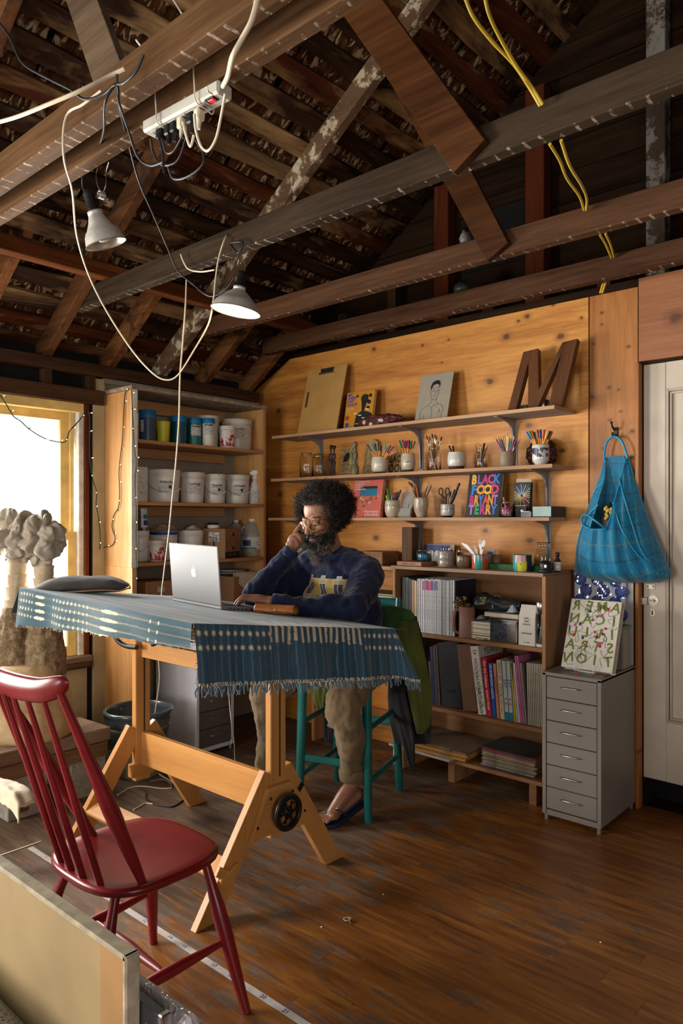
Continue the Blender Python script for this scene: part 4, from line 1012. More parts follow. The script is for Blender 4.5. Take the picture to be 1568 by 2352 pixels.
book_body(t,W_,H_,.022,mat('orange_cover',(.62,.27,.02),.45,var=.06),M_pages)
sil=[(-.10,0),(.30,0),(.42,.02),(.46,.30),(.40,.42),(.20,.48),(.10,.50),(.12,.56),(.155,.66),(.17,.72),(.20,.78),(.22,.86),(.20,.93),(.10,.96),(0,.95),(-.06,.90),(-.075,.84),(-.04,.78),(-.02,.66),(0,.57),(.0,.50),(-.10,.46),(-.20,.40),(-.22,.2),(-.25,0)]
MB().prism([(W_*(x*.9+.10),H_*z*.93+.004)for x,z in sil],.0008,PF(0,0)).build('silhouette_print',M_inkblk,t)
text('MY\nEVERY\nDAY\nLAGOS',H_*.105,M_inkblue,t,PF(-W_*.45,H_*.80,-.0014),.0003,'LEFT',bold=.0006,line=.82)
text('Nigerian cooking\nat home and in the\ndiaspora',H_*.034,M_inkw,t,PF(-W_*.45,H_*.55,-.0014),.0003,'LEFT')
for(x,z,s)in((.36,.86,.05),(.33,.70,.06),(.32,.55,.05),(-.10,.88,.035)):MB().ell((W_*x,-.0008,H_*z),(W_*s*1.3,.0008,W_*s),rot=(0,.6,0),nu=10,nv=6).build('motif_print',M_inkblk,t)
for(x,z,c)in((-.38,.16,(.03,.08,.5)),(-.40,.34,(.45,.05,.03))):MB().ell((W_*x,-.0008,H_*z),(W_*.07,.0008,W_*.07),nu=8,nv=6).build('motif_print',mat('motif_%d'%int(z*100),c,.5,var=0),t)
for(x,z)in((-.10,.43),(.05,.38),(.20,.30),(.0,.17),(.30,.52)):MB().box((W_*x,-.0012,H_*z),(W_*.12,.0008,H_*.025),rot=(0,.1,0)).build('pocket_print',M_inkw,t)
def rough_blob(name,label,cat,c,s,m,seed,nu=48,nv=20,amp=.3,freq=4,part='body',rz=0,m2=None):
 t=thing(name,label,cat,c,rz);b=MB()
 def fn(u,v):
  a=u*2*PI;ph=-PI/2+v*PI;d=Vector((math.cos(a)*math.cos(ph),math.sin(a)*math.cos(ph),math.sin(ph)))
  k=1+amp*mnoise.noise(d*freq+Vector((seed,0,0)))+amp*.7*mnoise.noise(d*freq*2.7+Vector((0,seed,0)))
  return(d.x*s[0]*k,d.y*s[1]*k,s[2]*.9+max(-s[2]*.9,d.z*s[2]*k))
 b.grid(nu,nv,fn);b.build(part,m,t);return t
cx_,cy_,_=rnd(826,921,y=-.17);pw_=(at(921,CY,y=-.17).x-at(826,CY,y=-.17).x)/2
t=rough_blob('coral_clump','lumpy maroon coral with pale tips lying before the orange book','coral',(cx_,cy_,Z1),(pw_,.042,.036),mat('maroon_coral',(.12,.022,.02),.6,var=.4,vs=90),5,90,40,.28,6,'coral')
q=random.Random(2)
for k in range(70):
 a=q.uniform(0,2*PI);u=q.uniform(-.9,.9);e=math.sqrt(1-u*u);x=u*pw_;y=-.042*e*abs(math.cos(a));z=.034+.036*e*math.sin(a)
 MB().ell((x,y,max(.006,z)),(q.uniform(.004,.008),.005,q.uniform(.004,.007)),rot=(q.random(),q.random(),0),nu=6,nv=4).build('knob',t.children[0].data.materials[0],t)
for x in(-.6,-.28,.15,.25):MB().ell((pw_*x,-.038,.020+.012*math.sin(x*9)),(.016,.008,.012),rot=(.2,x*2,0),nu=8,nv=6).build('pale_tip',mat('bone_white_%d'%int(100+x*50),(.6,.53,.42),.7,var=.3,vs=80),t)
t,W_,H_=lean('portrait_drawing','grey card with an ink portrait of a man in glasses, on the topmost shelf','drawing',951,1025,861,Z1,-.14,.003,None,math.radians(15))
MB().box((0,.0015,H_/2),(W_,.003,H_)).build('card',mat('grey_card',(.36,.32,.25),.7,var=.05),t)
def strokes(t,segs,W_,H_,r=.0009,m=M_inkblk):
 for s_ in segs:MB().tube([Vector((W_*x,-.0006,H_*z))for x,z in s_],r,4).build('ink_line',m,t)
b=MB();b.prism([(W_*x,H_*z)for x,z in((-.13,.66),(-.15,.74),(-.10,.83),(.02,.865),(.12,.84),(.15,.76),(.13,.68),(.11,.76),(.02,.785),(-.07,.76),(-.10,.70))],.0006,PF(0,0));b.build('ink_hair',M_inkblk,t)
strokes(t,[[(-.12,.70),(-.13,.62),(-.10,.55),(-.06,.48),(.02,.445),(.08,.48),(.12,.56),(.14,.66)],[(-.07,.645),(-.03,.665),(.01,.645),(-.02,.625),(-.07,.635)],[(.04,.645),(.08,.665),(.12,.65),(.09,.625),(.04,.635)],[(-.08,.69),(-.02,.70)],[(.04,.70),(.11,.695)],[(.03,.63),(.035,.585),(.01,.575)],[(-.03,.53),(.02,.54),(.07,.53)],[(-.05,.47),(-.07,.40),(-.16,.34),(-.02,.30),(.03,.36),(.09,.31),(.15,.36),(.09,.42),(.08,.48)],[(-.16,.35),(-.32,.29),(-.37,.18),(-.33,.10),(-.35,.02)],[(.15,.37),(.28,.33),(.34,.24),(.30,.12),(.32,.02)],[(-.02,.30),(.0,.16),(-.01,.02)],[(.2,.2),(.24,.25),(.22,.15)],[(-.25,.16),(-.22,.06)],[(-.15,.05),(.1,.03),(.25,.06)]],W_,H_)
# wooden letter M
M_wal=wood('walnut_veneer',(.070,.025,.009),(.185,.076,.030),'z',.4,1.0,con=(.3,.7))
yb=-.17;a,b_=at(1163,CY,y=yb),at(1312,CY,y=yb);W_=b_.x-a.x
t=thing('letter_m','big walnut letter M leaning at the right end of the topmost shelf','letter',((a.x+b_.x)/2-.005,yb,Z1),0,rot=(-math.radians(13),0,0))
pts=[(1166,938),(1188,801),(1227,798),(1244,870),(1282,787),(1321,784),(1297,930),(1272,934),(1290,810),(1234,932),(1213,935),(1204,825),(1186,938)]
# front outline of the letter, in its own width and height
mpoly=[(-.50,0),(-.395,.95),(-.16,.95),(-.02,.40),(.20,1.0),(.47,1.0),(.36,0),(.10,0),(.265,.83),(-.02,.0),(-.18,.0),(-.24,.76),(-.345,0)]
mpoly=[(-.50,0),(-.34,.93),(-.10,.95),(-.01,.30),(.29,.98),(.52,1.0),(.38,0),(.17,0),(.29,.80),(-.01,.0),(-.15,.0),(-.235,.77),(-.36,0)]
MW,MH=W_*.96,at(1250,785,y=yb+.07).z-Z1
MB().prism([(x*MW,z*MH)for x,z in mpoly],.036,frame((0,.036,0),(1,0,0),(0,0,1))).build('letter',M_wal,t,bevel=.001)
for(px,w_,h_,yy)in((1200,.04,.030,-.06),):
 q_=at(px,CY,y=yy);t=thing('small_tin','small flat tin behind the wooden M on the topmost shelf','tin',(q_.x,yy,Z1));MB().box((0,0,.02),(.075,.05,.04),bv=.003).build('tin',mat('olive_tin',(.22,.19,.12),.4,.4),t);MB().box((0,0,.042),(.078,.053,.008),bv=.002).build('lid',M_steel,t)
q_=at(1252,CY,y=-.045);t=thing('round_tin','round tin standing on edge behind the wooden M','tin',(q_.x,-.045,Z1));MB().cyl((0,.012,.034),(0,-.012,.034),.034,n=28).build('tin',mat('dull_grey_tin',(.25,.23,.18),.4,.5),t);MB().cyl((0,-.011,.034),(0,-.016,.034),.030,n=28).build('lid',M_steel,t)
# ---- jars, carvings and pots on the middle shelf
M_glass=glass_mat('clear_glass',(.97,.98,.97));
def glass_jar(name,label,pl,pr,ptop,y,z,lid=None,group=None,neck=.82,nh=.16):
 x0,y0,r=rnd(pl,pr,y=y);H_=zat((pl+pr)/2,ptop,y=y)-z
 t=thing(name,label,'jar',(x0,y0,z),0,group);w_=.0022
 prof=[(0,0),(r*.9,0),(r,.006),(r,H_*(1-nh*1.4)),(r*neck,H_*(1-nh)),(r*neck,H_*.96),(r*neck*1.04,H_*.975),(r*neck*1.02,H_)]
 inn=[(max(0,k-w_),max(z_,.004))for k,z_ in prof[::-1]]
 MB().lathe(prof+inn,32).build('glass',M_glass,t)
 b=MB()
 for k in range(2):b.tube([Vector((r*neck*1.03*math.cos(2*PI*i/24),r*neck*1.03*math.sin(2*PI*i/24),H_*(.88+.05*k)))for i in range(24)],.0014,4,closed=True)
 b.build('thread',M_glass,t)
 if lid:MB().lathe([(r*neck*1.08,H_*.9),(r*neck*1.1,H_*1.02),(r*neck,H_*1.03),(0,H_*1.03)],28).build('lid',lid,t)
 return t,r,H_
M_brass=mat('gold_lid',(.45,.33,.12),.35,.8,.1)
glass_jar('glass_jar','open empty glass jar, first on the middle shelf',688,719,1040,-.16,Z2)
glass_jar('glass_jar','empty glass jar with a gold and black lid beside the open jar',716,748,1045,-.13,Z2,lid=M_brass)
def remesh_of(b,name,m,root,vox=.003,smooth=3,world=False):
 def mods(o):
  q=o.modifiers.new('remesh','REMESH');q.mode='VOXEL';q.voxel_size=vox;q.use_smooth_shade=True
  if smooth:q=o.modifiers.new('smooth','SMOOTH');q.factor=.5;q.iterations=smooth
 return b.build(name,m,root,world=world,mods=mods)
M_ebony=mat('ebony_wood',(.035,.018,.012),.45,var=.35,vs=40,bmp=.1);M_soap=mat('grey_green_soapstone',(.20,.175,.10),.55,var=.4,vs=30,bmp=.1)
x0,y0,r0=rnd(748,779,y=-.15);s=(zat(763,1021,y=-.15)-Z2)
t=thing('carved_couple','dark wooden carving of two standing figures on the middle shelf','carving',(x0,y0,Z2))
b=MB();
for sx_,ht in((-.014,1.0),(.013,.97)):
 k=s*ht
 b.ell((sx_,0,k*.92),(.0105,.011,.014),nu=12,nv=8);b.ell((sx_*1.0,.006,k*.95),(.010,.010,.011),nu=10,nv=6);b.cyl((sx_,0,k*.76),(sx_,0,k*.86),.006,n=8)
 b.ell((sx_,0,k*.64),(.011,.008,.022),nu=12,nv=8);b.ell((sx_,.002,k*.44),(.0115,.0105,.016),nu=12,nv=8)
 for l_ in(-1,1):b.tube([(sx_+l_*.005,0,k*.42),(sx_+l_*.007,-.005,k*.24),(sx_+l_*.006,.003,k*.08)],[.007,.0055,.0045],8);b.tube([(sx_+l_*.011,0,k*.74),(sx_+l_*.0135,-.003,k*.58),(sx_+l_*.005,-.010,k*.47)],[.0045,.004,.0035],8);b.ell((sx_+l_*.006,-.004,k*.04),(.005,.009,.005),nu=8,nv=6)
b.box((0,0,.003),(.056,.036,.008),bv=.002)
remesh_of(b,'carving',M_ebony,t,.0016,2)
x0,y0,r0=rnd(799,829,y=-.17);s=(zat(812,1013,y=-.17)-Z2)
t=thing('stone_thinker','greenish soapstone carving of a bowed figure, hands to its face','carving',(x0,y0,Z2))
b=MB();b.ell((0,0,s*.16),(.030,.026,s*.20),nu=16,nv=10);b.ell((-.004,0,s*.42),(.017,.016,s*.22),nu=14,nv=8);b.ell((.006,0,s*.58),(.017,.016,s*.14),nu=14,nv=8)
b.ell((.004,-.004,s*.87),(.016,.018,s*.12),rot=(0,.5,0),nu=14,nv=10);b.ell((-.010,-.012,s*.77),(.009,.010,.013),nu=10,nv=6);b.cyl((.005,0,s*.6),(.006,-.002,s*.82),.009,n=10)
b.tube([(.018,-.004,s*.66),(.020,-.014,s*.48),(-.004,-.020,s*.50),(-.010,-.018,s*.70)],[.008,.008,.007,.006],8);b.tube([(-.012,-.004,s*.64),(-.022,-.010,s*.50),(-.012,-.018,s*.66)],[.007,.006,.005],8)
b.box((0,0,.004),(.052,.046,.012),bv=.003);remesh_of(b,'carving',M_soap,t,.0016,2)
# brown hand-lettered card plaques behind the pots
M_kr2=mat('tan_craft_card',(.44,.29,.12),.7,var=.12,vs=20);M_bl=mat('brush_ink',(.03,.02,.012),.7,var=0)
t,W_,H_=lean('painted_plaque','tan plaque with a dark landscape drawing behind the stone figure','plaque',778,806,1027,Z2,-.06,.004,None,math.radians(8))
MB().box((0,.003,H_/2),(W_,.006,H_),bv=.001).build('plaque',M_kr2,t)
MB().prism([(-.03,H_*.5),(.01,H_*.52),(.025,H_*.66),(.02,H_*.82),(-.005,H_*.80),(-.02,H_*.68)],.0008,PF(0,0)).build('ink_shape',M_bl,t);strokes(t,[[(-.45,.9),(-.1,.86),(.2,.92),(.45,.86)],[(-.4,.4),(0,.45),(.4,.38)],[(-.4,.2),(.1,.26),(.4,.18)],[(-.3,.1),(.3,.12)]],W_,H_,.0012,M_bl)
t,W_,H_=lean('painted_plaque','arched tan plaque with branch strokes, left of the first pot of pens','plaque',830,852,1010,Z2,-.055,.004,None,math.radians(8))
MB().prism([(-W_/2,0),(W_*.9,0),(W_*.9,H_*.9),(W_*.5,H_),(0,H_),(-W_*.3,H_*.93)],.006,frame((0,.006,0),(1,0,0),(0,0,1))).build('plaque',M_kr2,t);strokes(t,[[(-.4,.1),(-.2,.4),(-.3,.6),(.0,.8)],[(-.2,.4),(.2,.5),(.3,.7)],[(-.4,.2),(.1,.3),(.4,.25)],[(-.3,.05),(0,.15),(.4,.1)]],W_,H_,.0012,M_bl)
t,W_,H_=lean('lettered_plaque','tan plaque hand-lettered BLACK FOOD, between two pots of coloured pens','plaque',889,927,1040,Z2,-.07,.004,None,math.radians(10))
MB().prism([(-W_/2,0),(W_/2,0),(W_/2,H_*.98),(0,H_),(-W_/2,H_*.9)],.006,frame((0,.006,0),(1,0,0),(0,0,1))).build('plaque',M_kr2,t)
text('BLACK',H_*.42,M_bl,t,PF(-.012,H_*.70),.0004,bold=.0008,sx=.75);text('FOOD',H_*.55,M_bl,t,PF(-.008,H_*.26),.0004,bold=.0008,sx=.7)
PENCOL={'red':(.50,.015,.012),'green':(.01,.22,.05),'blue':(.01,.13,.45),'cyan':(.05,.42,.60),'violet':(.16,.02,.25),'yellow':(.62,.48,.02),'black':(.012,.012,.012),'pink':(.62,.05,.22),'maroon':(.18,.01,.03),'brown':(.16,.06,.02),'orange':(.65,.22,.02),'white':(.75,.74,.7),'navy':(.012,.02,.10),'teal':(.01,.28,.30),'cream':(.68,.55,.34),'lime':(.35,.6,.03),'grey':(.25,.25,.25),'wood':(.50,.27,.10)}
PM={k:mat('pen_'+k,c,.4,var=0)for k,c in PENCOL.items()}
M_obarrel=mat('orange_pen_barrel',(.72,.30,.045),.4,var=.04)
def pen_pot(name,label,cat,pl,pr,ptop,y,z,prof,mats,pens,style='fineliner',pl_top=None,seed=0,extra=None,pencat='pen',gname=None,plab=None):
 """a vessel (prof: list of (r factor, h factor, material index)) with pens standing in it; pens: list of (colour, px at top, row of the top)"""
 x0,y0,r=rnd(pl,pr,y=y);H_=zat((pl+pr)/2,ptop,y=y)-z
 t=thing(name,label,cat,(x0,y0,z))
 for i,m in enumerate(mats):
  seg=[(a*r,b_*H_)for a,b_,k in prof if k==i or(k==i+1 and False)]
  nm=('body','foot','rim_band')[i]if i<3 else 'band'
  if i==0:seg=seg+[(seg[-1][0]*.90,seg[-1][1]-.001),(seg[-1][0]*.88,H_*.25),(0,H_*.2)]
  MB().lathe(seg,36).build(nm,m,t)
 q=random.Random(seed);rk=rank_words(pens,lambda p:(p[0],p[3]if len(p)>3 else style))
 for k,pn in enumerate(pens):
  col,ppx,ppy=pn[:3];ty=y0+q.uniform(-.018,.018);tp=at(ppx,ppy,y=ty)
  fx=x0+(tp.x-x0)*-.15+q.uniform(-.004,.004);bz=z+H_*.24+.002;by=y0+q.uniform(-.35,.35)*r
  fx=min(max(fx,x0-r*.55),x0+r*.55)
  p0,p1=Vector((fx,by,bz)),tp;stl=pn[3]if len(pn)>3 else style
  d=(p1-p0);L=d.length;d.normalize()
  up=d.to_track_quat('Z','Y').to_matrix().to_4x4();M=Matrix.Translation(p0)@up
  lab=(plab%col)if plab else None
  o=thing({'fineliner':'fineliner_pen','pencil':'pencil','marker':'marker_pen','brush':'paint_brush','biro':'pen'}[stl],(pn[4]if len(pn)>4 else rk[k]+'%s %s in the %s'%(col,{'fineliner':'capped orange fineliner','pencil':'pencil','marker':'marker','brush':'brush','biro':'pen'}[stl],gname)),{'brush':'brush','pencil':'pencil'}.get(stl,'pen'),p0,0,'things standing in the '+gname,rot=up.to_euler())
  cm=PM[col]
  if stl=='fineliner':
   MB().cyl((0,0,0),(0,0,L*.74),.0043,n=6,sm=False).build('barrel',M_obarrel,o);MB().lathe([(.0043,L*.72),(.005,L*.73),(.005,L*.98),(.0035,L),(0,L)],10).build('cap',cm,o)
  elif stl=='pencil':
   MB().cyl((0,0,0),(0,0,L-.016),.0037,n=6,sm=False).build('barrel',cm,o);MB().lathe([(.0037,L-.016),(.001,L),(0,L)],6,sm=False).build('point',PM['wood'],o)
  elif stl=='marker':
   MB().cyl((0,0,0),(0,0,L*.7),.0062,n=14).build('barrel',PM['white']if col in('lime','pink')else cm,o);MB().lathe([(.0067,L*.68),(.0067,L*.97),(.0052,L),(0,L)],14).build('cap',cm,o)
  elif stl=='biro':
   MB().cyl((0,0,0),(0,0,L*.66),.0045,n=10).build('barrel',PM['white']if col=='white' else cm,o);MB().lathe([(.005,L*.64),(.005,L*.97),(.004,L),(0,L)],10).build('cap',PM['black']if col=='white' else cm,o)
  else:
   MB().tube([(0,0,0),(0,0,L*.4),(0,0,L*.74)],[.0025,.0042,.0032],8).build('handle',cm,o);MB().cyl((0,0,L*.73),(0,0,L*.86),.0036,.0042,n=8).build('ferrule',M_steel,o)
   MB().lathe([(.0042,L*.855),(.0055,L*.91),(.0035,L*.97),(.0008,L)],8).build('bristles',PM['brown'],o)
 return t,x0,y0,r,H_
def glaze(name,col,sp=(.3,.2,.1),amt=.6,scale=40):
 m,t,b=nt(name);v=coords(t);n=noise(t,v,7,3);s=noise(t,v,scale,3,.7)
 c=ramp(t,n,[(.3,tuple(q*.86 for q in col)),(.7,col)]);c=mixc(t,N(t,'ShaderNodeMapRange',{0:s,1:.68,2:.74,3:0,4:amt}).outputs[0],c,sp)
 t.links.new(c,b.inputs['Base Color']);b.inputs['Roughness'].default_value=.22;b.inputs['Coat Weight'].default_value=.4;return m
G_cream=glaze('cream_glaze',(.66,.58,.47));G_speck=glaze('speckled_oat_glaze',(.58,.50,.36),(.12,.08,.04),.8,55);G_white=glaze('white_glaze',(.68,.65,.58))
CLAY=mat('dark_red_clay',(.09,.022,.016),.6);CLAYB=mat('black_clay',(.02,.016,.014),.6)
bulb=[(.0,.13,0),(.80,.13,0),(.94,.30,0),(1.0,.55,0),(.97,.80,0),(.90,.93,0),(.93,1.0,0),(.0,.0,1),(.66,.0,1),(.74,.12,1),(.80,.14,1)]
t,*_=pen_pot('pen_pot','cream pot on a red clay foot, first of the pots of orange pens','pot',852,891,1050,-.15,Z2,bulb,[G_cream,CLAY],[(c,px,py)for c,px,py in(('brown',843,1021),('cyan',853,1020),('maroon',861,1019),('green',867,1019),('green',876,1023),('cyan',884,1021),('yellow',891,1023),('maroon',897,1023),('violet',903,1026),('violet',872,1017),('orange',888,1026))],gname='cream red-footed pot',seed=1)
vase=[(.0,.14,0),(.78,.14,0),(.96,.30,0),(1.0,.5,0),(.98,.78,0),(.90,.95,0),(.92,1.0,0),(.0,.0,1),(.70,.0,1),(.78,.14,1)]
t,x0,y0,r,H_=pen_pot('pen_pot','speckled pot with a brush mark, second of the pots of orange pens','pot',920,954,1042,-.155,Z2,vase,[G_speck,CLAYB],[(c,px,py)for c,px,py in(('green',917,1012),('violet',924,1011),('violet',930,1012),('maroon',935,1012),('black',940,1011),('orange',946,1012),('brown',953,1013),('red',938,1014),('teal',943,1015))],gname='speckled brush-marked pot',seed=2)
a=face_angle(x0,y0);MB().tube([(r*1.0*math.cos(a+u),r*1.0*math.sin(a+u),H_*(.55+.08*u))for u in(-.5,-.3,-.1,.1,.3)],[.0006,.002,.0018,.0022,.0005],5).build('brush_mark',M_ink,t)
# glass jar with brushes
def jar_with(label,pl,pr,ptop,y,z,items,gname,seed=0,fill=None):
 t,r,H_=glass_jar('glass_jar',label,pl,pr,ptop,y,z,nh=.2,neck=.8)
 q=random.Random(seed);x0,y0=t.location.x,t.location.y
 rk=rank_words([(i_[1],i_[2],i_[0])for i_ in items],lambda p:(p[0],p[2]))
 for k_,(stl,col,ppx,ppy)in enumerate(items):
  ty=y0+q.uniform(-.015,.015);tp=at(ppx,ppy,y=ty);p0=Vector((x0-(tp.x-x0)*.35,y0+q.uniform(-.4,.4)*r,z+.007));d=tp-p0;L=d.length
  # keep inside the neck
  up=d.normalized().to_track_quat('Z','Y').to_matrix().to_4x4()
  o=thing({'brush':'paint_brush','pencil':'pencil','biro':'pen'}[stl],rk[k_]+'%s %s in the %s'%(col,{'brush':'handled brush','pencil':'pencil','biro':'pen'}[stl],gname),{'brush':'brush','pencil':'pencil','biro':'pen'}[stl],p0,0,'things standing in the '+gname,rot=up.to_euler())
  if stl=='brush':
   MB().tube([(0,0,0),(0,0,L*.5),(0,0,L*.76)],[.002,.0042,.003],8).build('handle',PM[col],o);MB().cyl((0,0,L*.75),(0,0,L*.87),.0034,.004,n=8).build('ferrule',M_steel,o)
   wd=q.uniform(.004,.009);MB().ell((0,0,L*.935),(wd,.004,L*.07),nu=8,nv=6).build('bristles',PM['brown'],o)
  elif stl=='pencil':
   MB().cyl((0,0,0),(0,0,L-.014),.0036,n=6,sm=False).build('barrel',PM[col],o);MB().lathe([(.0036,L-.014),(.0008,L),(0,L)],6,sm=False).build('point',PM['wood'],o)
  else:MB().cyl((0,0,0),(0,0,L*.68),.0045,n=10).build('barrel',PM[col],o);MB().lathe([(.005,L*.66),(.005,L),(0,L)],10).build('cap',PM['black'],o)
 return t
jar_with('glass jar of paint brushes between the speckled pot and the wide cream pot',981,1013,1026,-.155,Z2,[('brush',c,px,py)for c,px,py in(('cream',979,1000),('wood',986,1003),('brown',992,996),('black',999,997),('brown',1003,1001),('red',984,1012),('wood',1008,1014),('cream',1014,1003))],'jar of brushes',4)
wide=[(.0,.20,0),(.86,.20,0),(.97,.34,0),(1.0,.55,0),(.96,.82,0),(.88,.96,0),(.90,1.0,0),(.0,.0,1),(.74,.0,1),(.86,.18,1),(.88,.21,1)]
pen_pot('pen_pot','wide cream pot holding two black pens','pot',1027,1069,1039,-.155,Z2,wide,[G_white,CLAY],[('black',1031,1024,'biro','left of the two black pens in the wide cream pot'),('black',1040,1024,'biro','right of the two black pens in the wide cream pot')],gname='wide cream pot',seed=3)
jar_with('small glass jar of pencils and a dark pen, right of the wide cream pot',1092,1119,1032,-.155,Z2,[('pencil','brown',1089,1019),('pencil','orange',1094,1016),('pencil','wood',1100,1017),('biro','navy',1112,1018),('pencil','brown',1120,1022),('pencil','cream',1104,1021)],'small jar of pencils',5)
cyl_p=[(.0,.0,0),(.97,.0,0),(1.0,.03,0),(1.0,.97,0),(.99,1.0,0)]
pen_pot('pencil_cup','plain taupe cup crowded with coloured pencils','cup',1146,1184,1038,-.155,Z2,cyl_p,[mat('taupe_glaze',(.26,.19,.12),.5,var=.06)],[(c,px,py,'pencil')for c,px,py in(('navy',1137,1005),('violet',1143,1002),('black',1149,1004),('grey',1155,1001),('yellow',1158,998),('white',1165,994),('maroon',1171,1001),('pink',1177,1000),('brown',1182,1002),('violet',1188,1005),('brown',1195,1007),('cream',1152,1008),('teal',1174,1006))],gname='taupe cup',seed=6)
mug=[(.0,.0,0),(.62,.0,0),(.66,.05,0),(.70,.10,0),(.96,.22,0),(1.0,.34,0),(1.0,.96,0),(.98,1.0,0)]
t,x0,y0,r,H_=pen_pot('pen_pot','white footed cup with blue painted band, full of orange pens','pot',1222,1260,1022,-.165,Z2,mug,[G_white],[(c,px,py)for c,px,py in(('blue',1209,992),('green',1215,990),('red',1221,989),('green',1227,992),('red',1234,987),('blue',1239,988),('green',1241,986),('red',1250,987),('yellow',1258,989),('black',1264,990),('maroon',1268,991))],gname='blue banded cup',seed=7)
def band_mat():
 m,t_,b=nt('indigo_brush_band');v=coords(t_);n=noise(t_,v,26,4,.6,.5)
 t_.links.new(mixc(t_,N(t_,'ShaderNodeMapRange',{0:n,1:.44,2:.50}).outputs[0],(.66,.63,.57),(.03,.045,.09)),b.inputs['Base Color']);b.inputs['Roughness'].default_value=.25;return m
MB().lathe([(r*1.003,H_*.40),(r*1.004,H_*.84)],36).build('painted_band',band_mat(),t)
x0,y0,_=rnd(1205,1280,y=-.06);t=rough_blob('carved_mask','dark reddish carved mask behind the blue banded cup','carving',(x0,-.055,Z2),((at(1280,CY,y=-.055).x-at(1205,CY,y=-.055).x)/2*.92,.028,.078),mat('dark_red_wood',(.075,.018,.012),.5,var=.3,vs=30),9,64,32,.16,3.4,'mask')
for k in range(9):a=2*PI*k/9;MB().ell((.060*math.cos(a),-.018,.072+.060*math.sin(a)),(.017,.012,.017),nu=10,nv=6).build('curl',t.children[0].data.materials[0],t)
# ---- lowest shelf
t,W_,H_=lean('hardback_book','coral cookbook with a blue photo panel, half hidden by the man’s hair','book',803,872,1103,Z3,-.105,.03,None,math.radians(9));M_coral=mat('coral_cover',(.60,.12,.085),.45,var=.05)
book_body(t,W_,H_,.026,M_coral,M_pages)
MB().box((.012,-.0006,H_*.70),(W_*.56,.0008,H_*.26)).build('photo_panel',mat('cyan_photo',(.015,.16,.30),.5,var=.1),t);MB().box((.012,-.0007,H_*.80),(W_*.56,.0008,H_*.07)).build('photo_band',M_inkblk,t)
for k in range(14):q=random.Random(k);MB().ell((q.uniform(-.3,.42)*W_,-.0008,H_*q.uniform(.26,.58)),(q.uniform(.007,.014),.0012,q.uniform(.007,.014)),nu=8,nv=6).build('food_print',mat('food_%d'%k,q.choice([(.5,.2,.06),(.6,.35,.1),(.45,.06,.05),(.6,.5,.35),(.25,.1,.04)]),.5,var=.2),t)
text('A Cookbook for\nJuneteenth\nand Black\nCelebrations',H_*.072,M_inkw,t,PF(-W_*.42,H_*.86,-.0014),.0003,'LEFT',line=.9);text('Watermelon\n& Red Birds',H_*.095,M_inkw,t,PF(W_*.44,H_*.12,-.0014),.0003,'RIGHT',line=.9)
cupA=[(.0,.0,0),(.66,.0,0),(.70,.06,0),(.80,.12,0),(.97,.35,0),(1.0,.6,0),(.96,.9,0),(.93,1.0,0)]
t,x0,y0,r,H_=pen_pot('pen_pot','cream cup with red brush flecks, holding the green highlighter','pot',883,918,1149,-.12,Z3,cupA,[G_speck],[('green',889,1121,'marker'),('lime',887,1138,'marker'),('pink',894,1140,'marker'),('yellow',899,1136,'pencil'),('blue',905,1132,'biro'),('maroon',909,1131,'biro'),('black',914,1129,'biro'),('black',920,1126,'biro','black pen leaning furthest right in the red-flecked cup'),('navy',902,1142,'biro')],gname='red-flecked cup',seed=8)
a=face_angle(x0,y0);
for u,zz in((-.7,.70),(-.35,.62),(-.32,.72),(.1,.70),(.25,.68),(.7,.62)):MB().ell((r*.995*math.cos(a+u),r*.995*math.sin(a+u),H_*zz),(.0015,.005,.003),rot=(0,.4,a+u),nu=6,nv=4).build('red_fleck',PM['maroon'],t)
t,W_,H_=lean('acrylic_stand','clear acrylic card stand between two cups on the lowest shelf','stand',915,943,1131,Z3,-.11,.004,None,math.radians(14))
M_acr=mat('frosted_acrylic',(.62,.60,.56),.25,var=.05,trans=.4);MB().box((0,.002,H_/2),(W_,.004,H_),bv=.001).build('front_plate',M_acr,t);MB().box((0,-.008,.03),(W_,.012,.05),bv=.001).build('pocket',M_acr,t);MB().prism([(.012,.06),(.02,.06),(.02,.09)],.001,PF(0,0)).build('green_tab',PM['green'],t)
cupB=[(.0,.0,0),(.55,.0,0),(.60,.05,0),(.66,.14,0),(.86,.30,0),(1.0,.65,0),(.97,.93,0),(.95,1.0,0)]
t,x0,y0,r,H_=pen_pot('pen_pot','cream cup with a fine line drawing, holding brushes and pencils','pot',949,984,1143,-.125,Z3,cupB,[G_speck],[('wood',938,1105,'brush'),('brown',944,1109,'brush'),('maroon',950,1112,'pencil'),('orange',955,1115,'pencil'),('orange',980,1118,'pencil','orange pencil upright at the right of the line-drawn cup'),('black',983,1112,'pencil'),('black',992,1110,'pencil','black pencil leaning furthest right in the line-drawn cup')],gname='line-drawn cup',seed=9)
a=face_angle(x0,y0);MB().tube([((r*(1.0-abs(zz-.68)*.35)+.0006)*math.cos(a+u),(r*(1.0-abs(zz-.68)*.35)+.0006)*math.sin(a+u),H_*zz)for u,zz in((-.8,.85),(-.4,.8),(-.1,.88),(.3,.82),(.5,.6),(.2,.45),(-.1,.5),(-.2,.35),(.1,.3))],.0008,4).build('drawn_line',M_ink,t)
cupC=[(.0,.13,0),(.88,.13,0),(.98,.25,0),(1.0,.5,0),(.96,.95,0),(.95,1.0,0),(.0,.0,1),(.62,.0,1),(.66,.06,1),(.90,.13,1)]
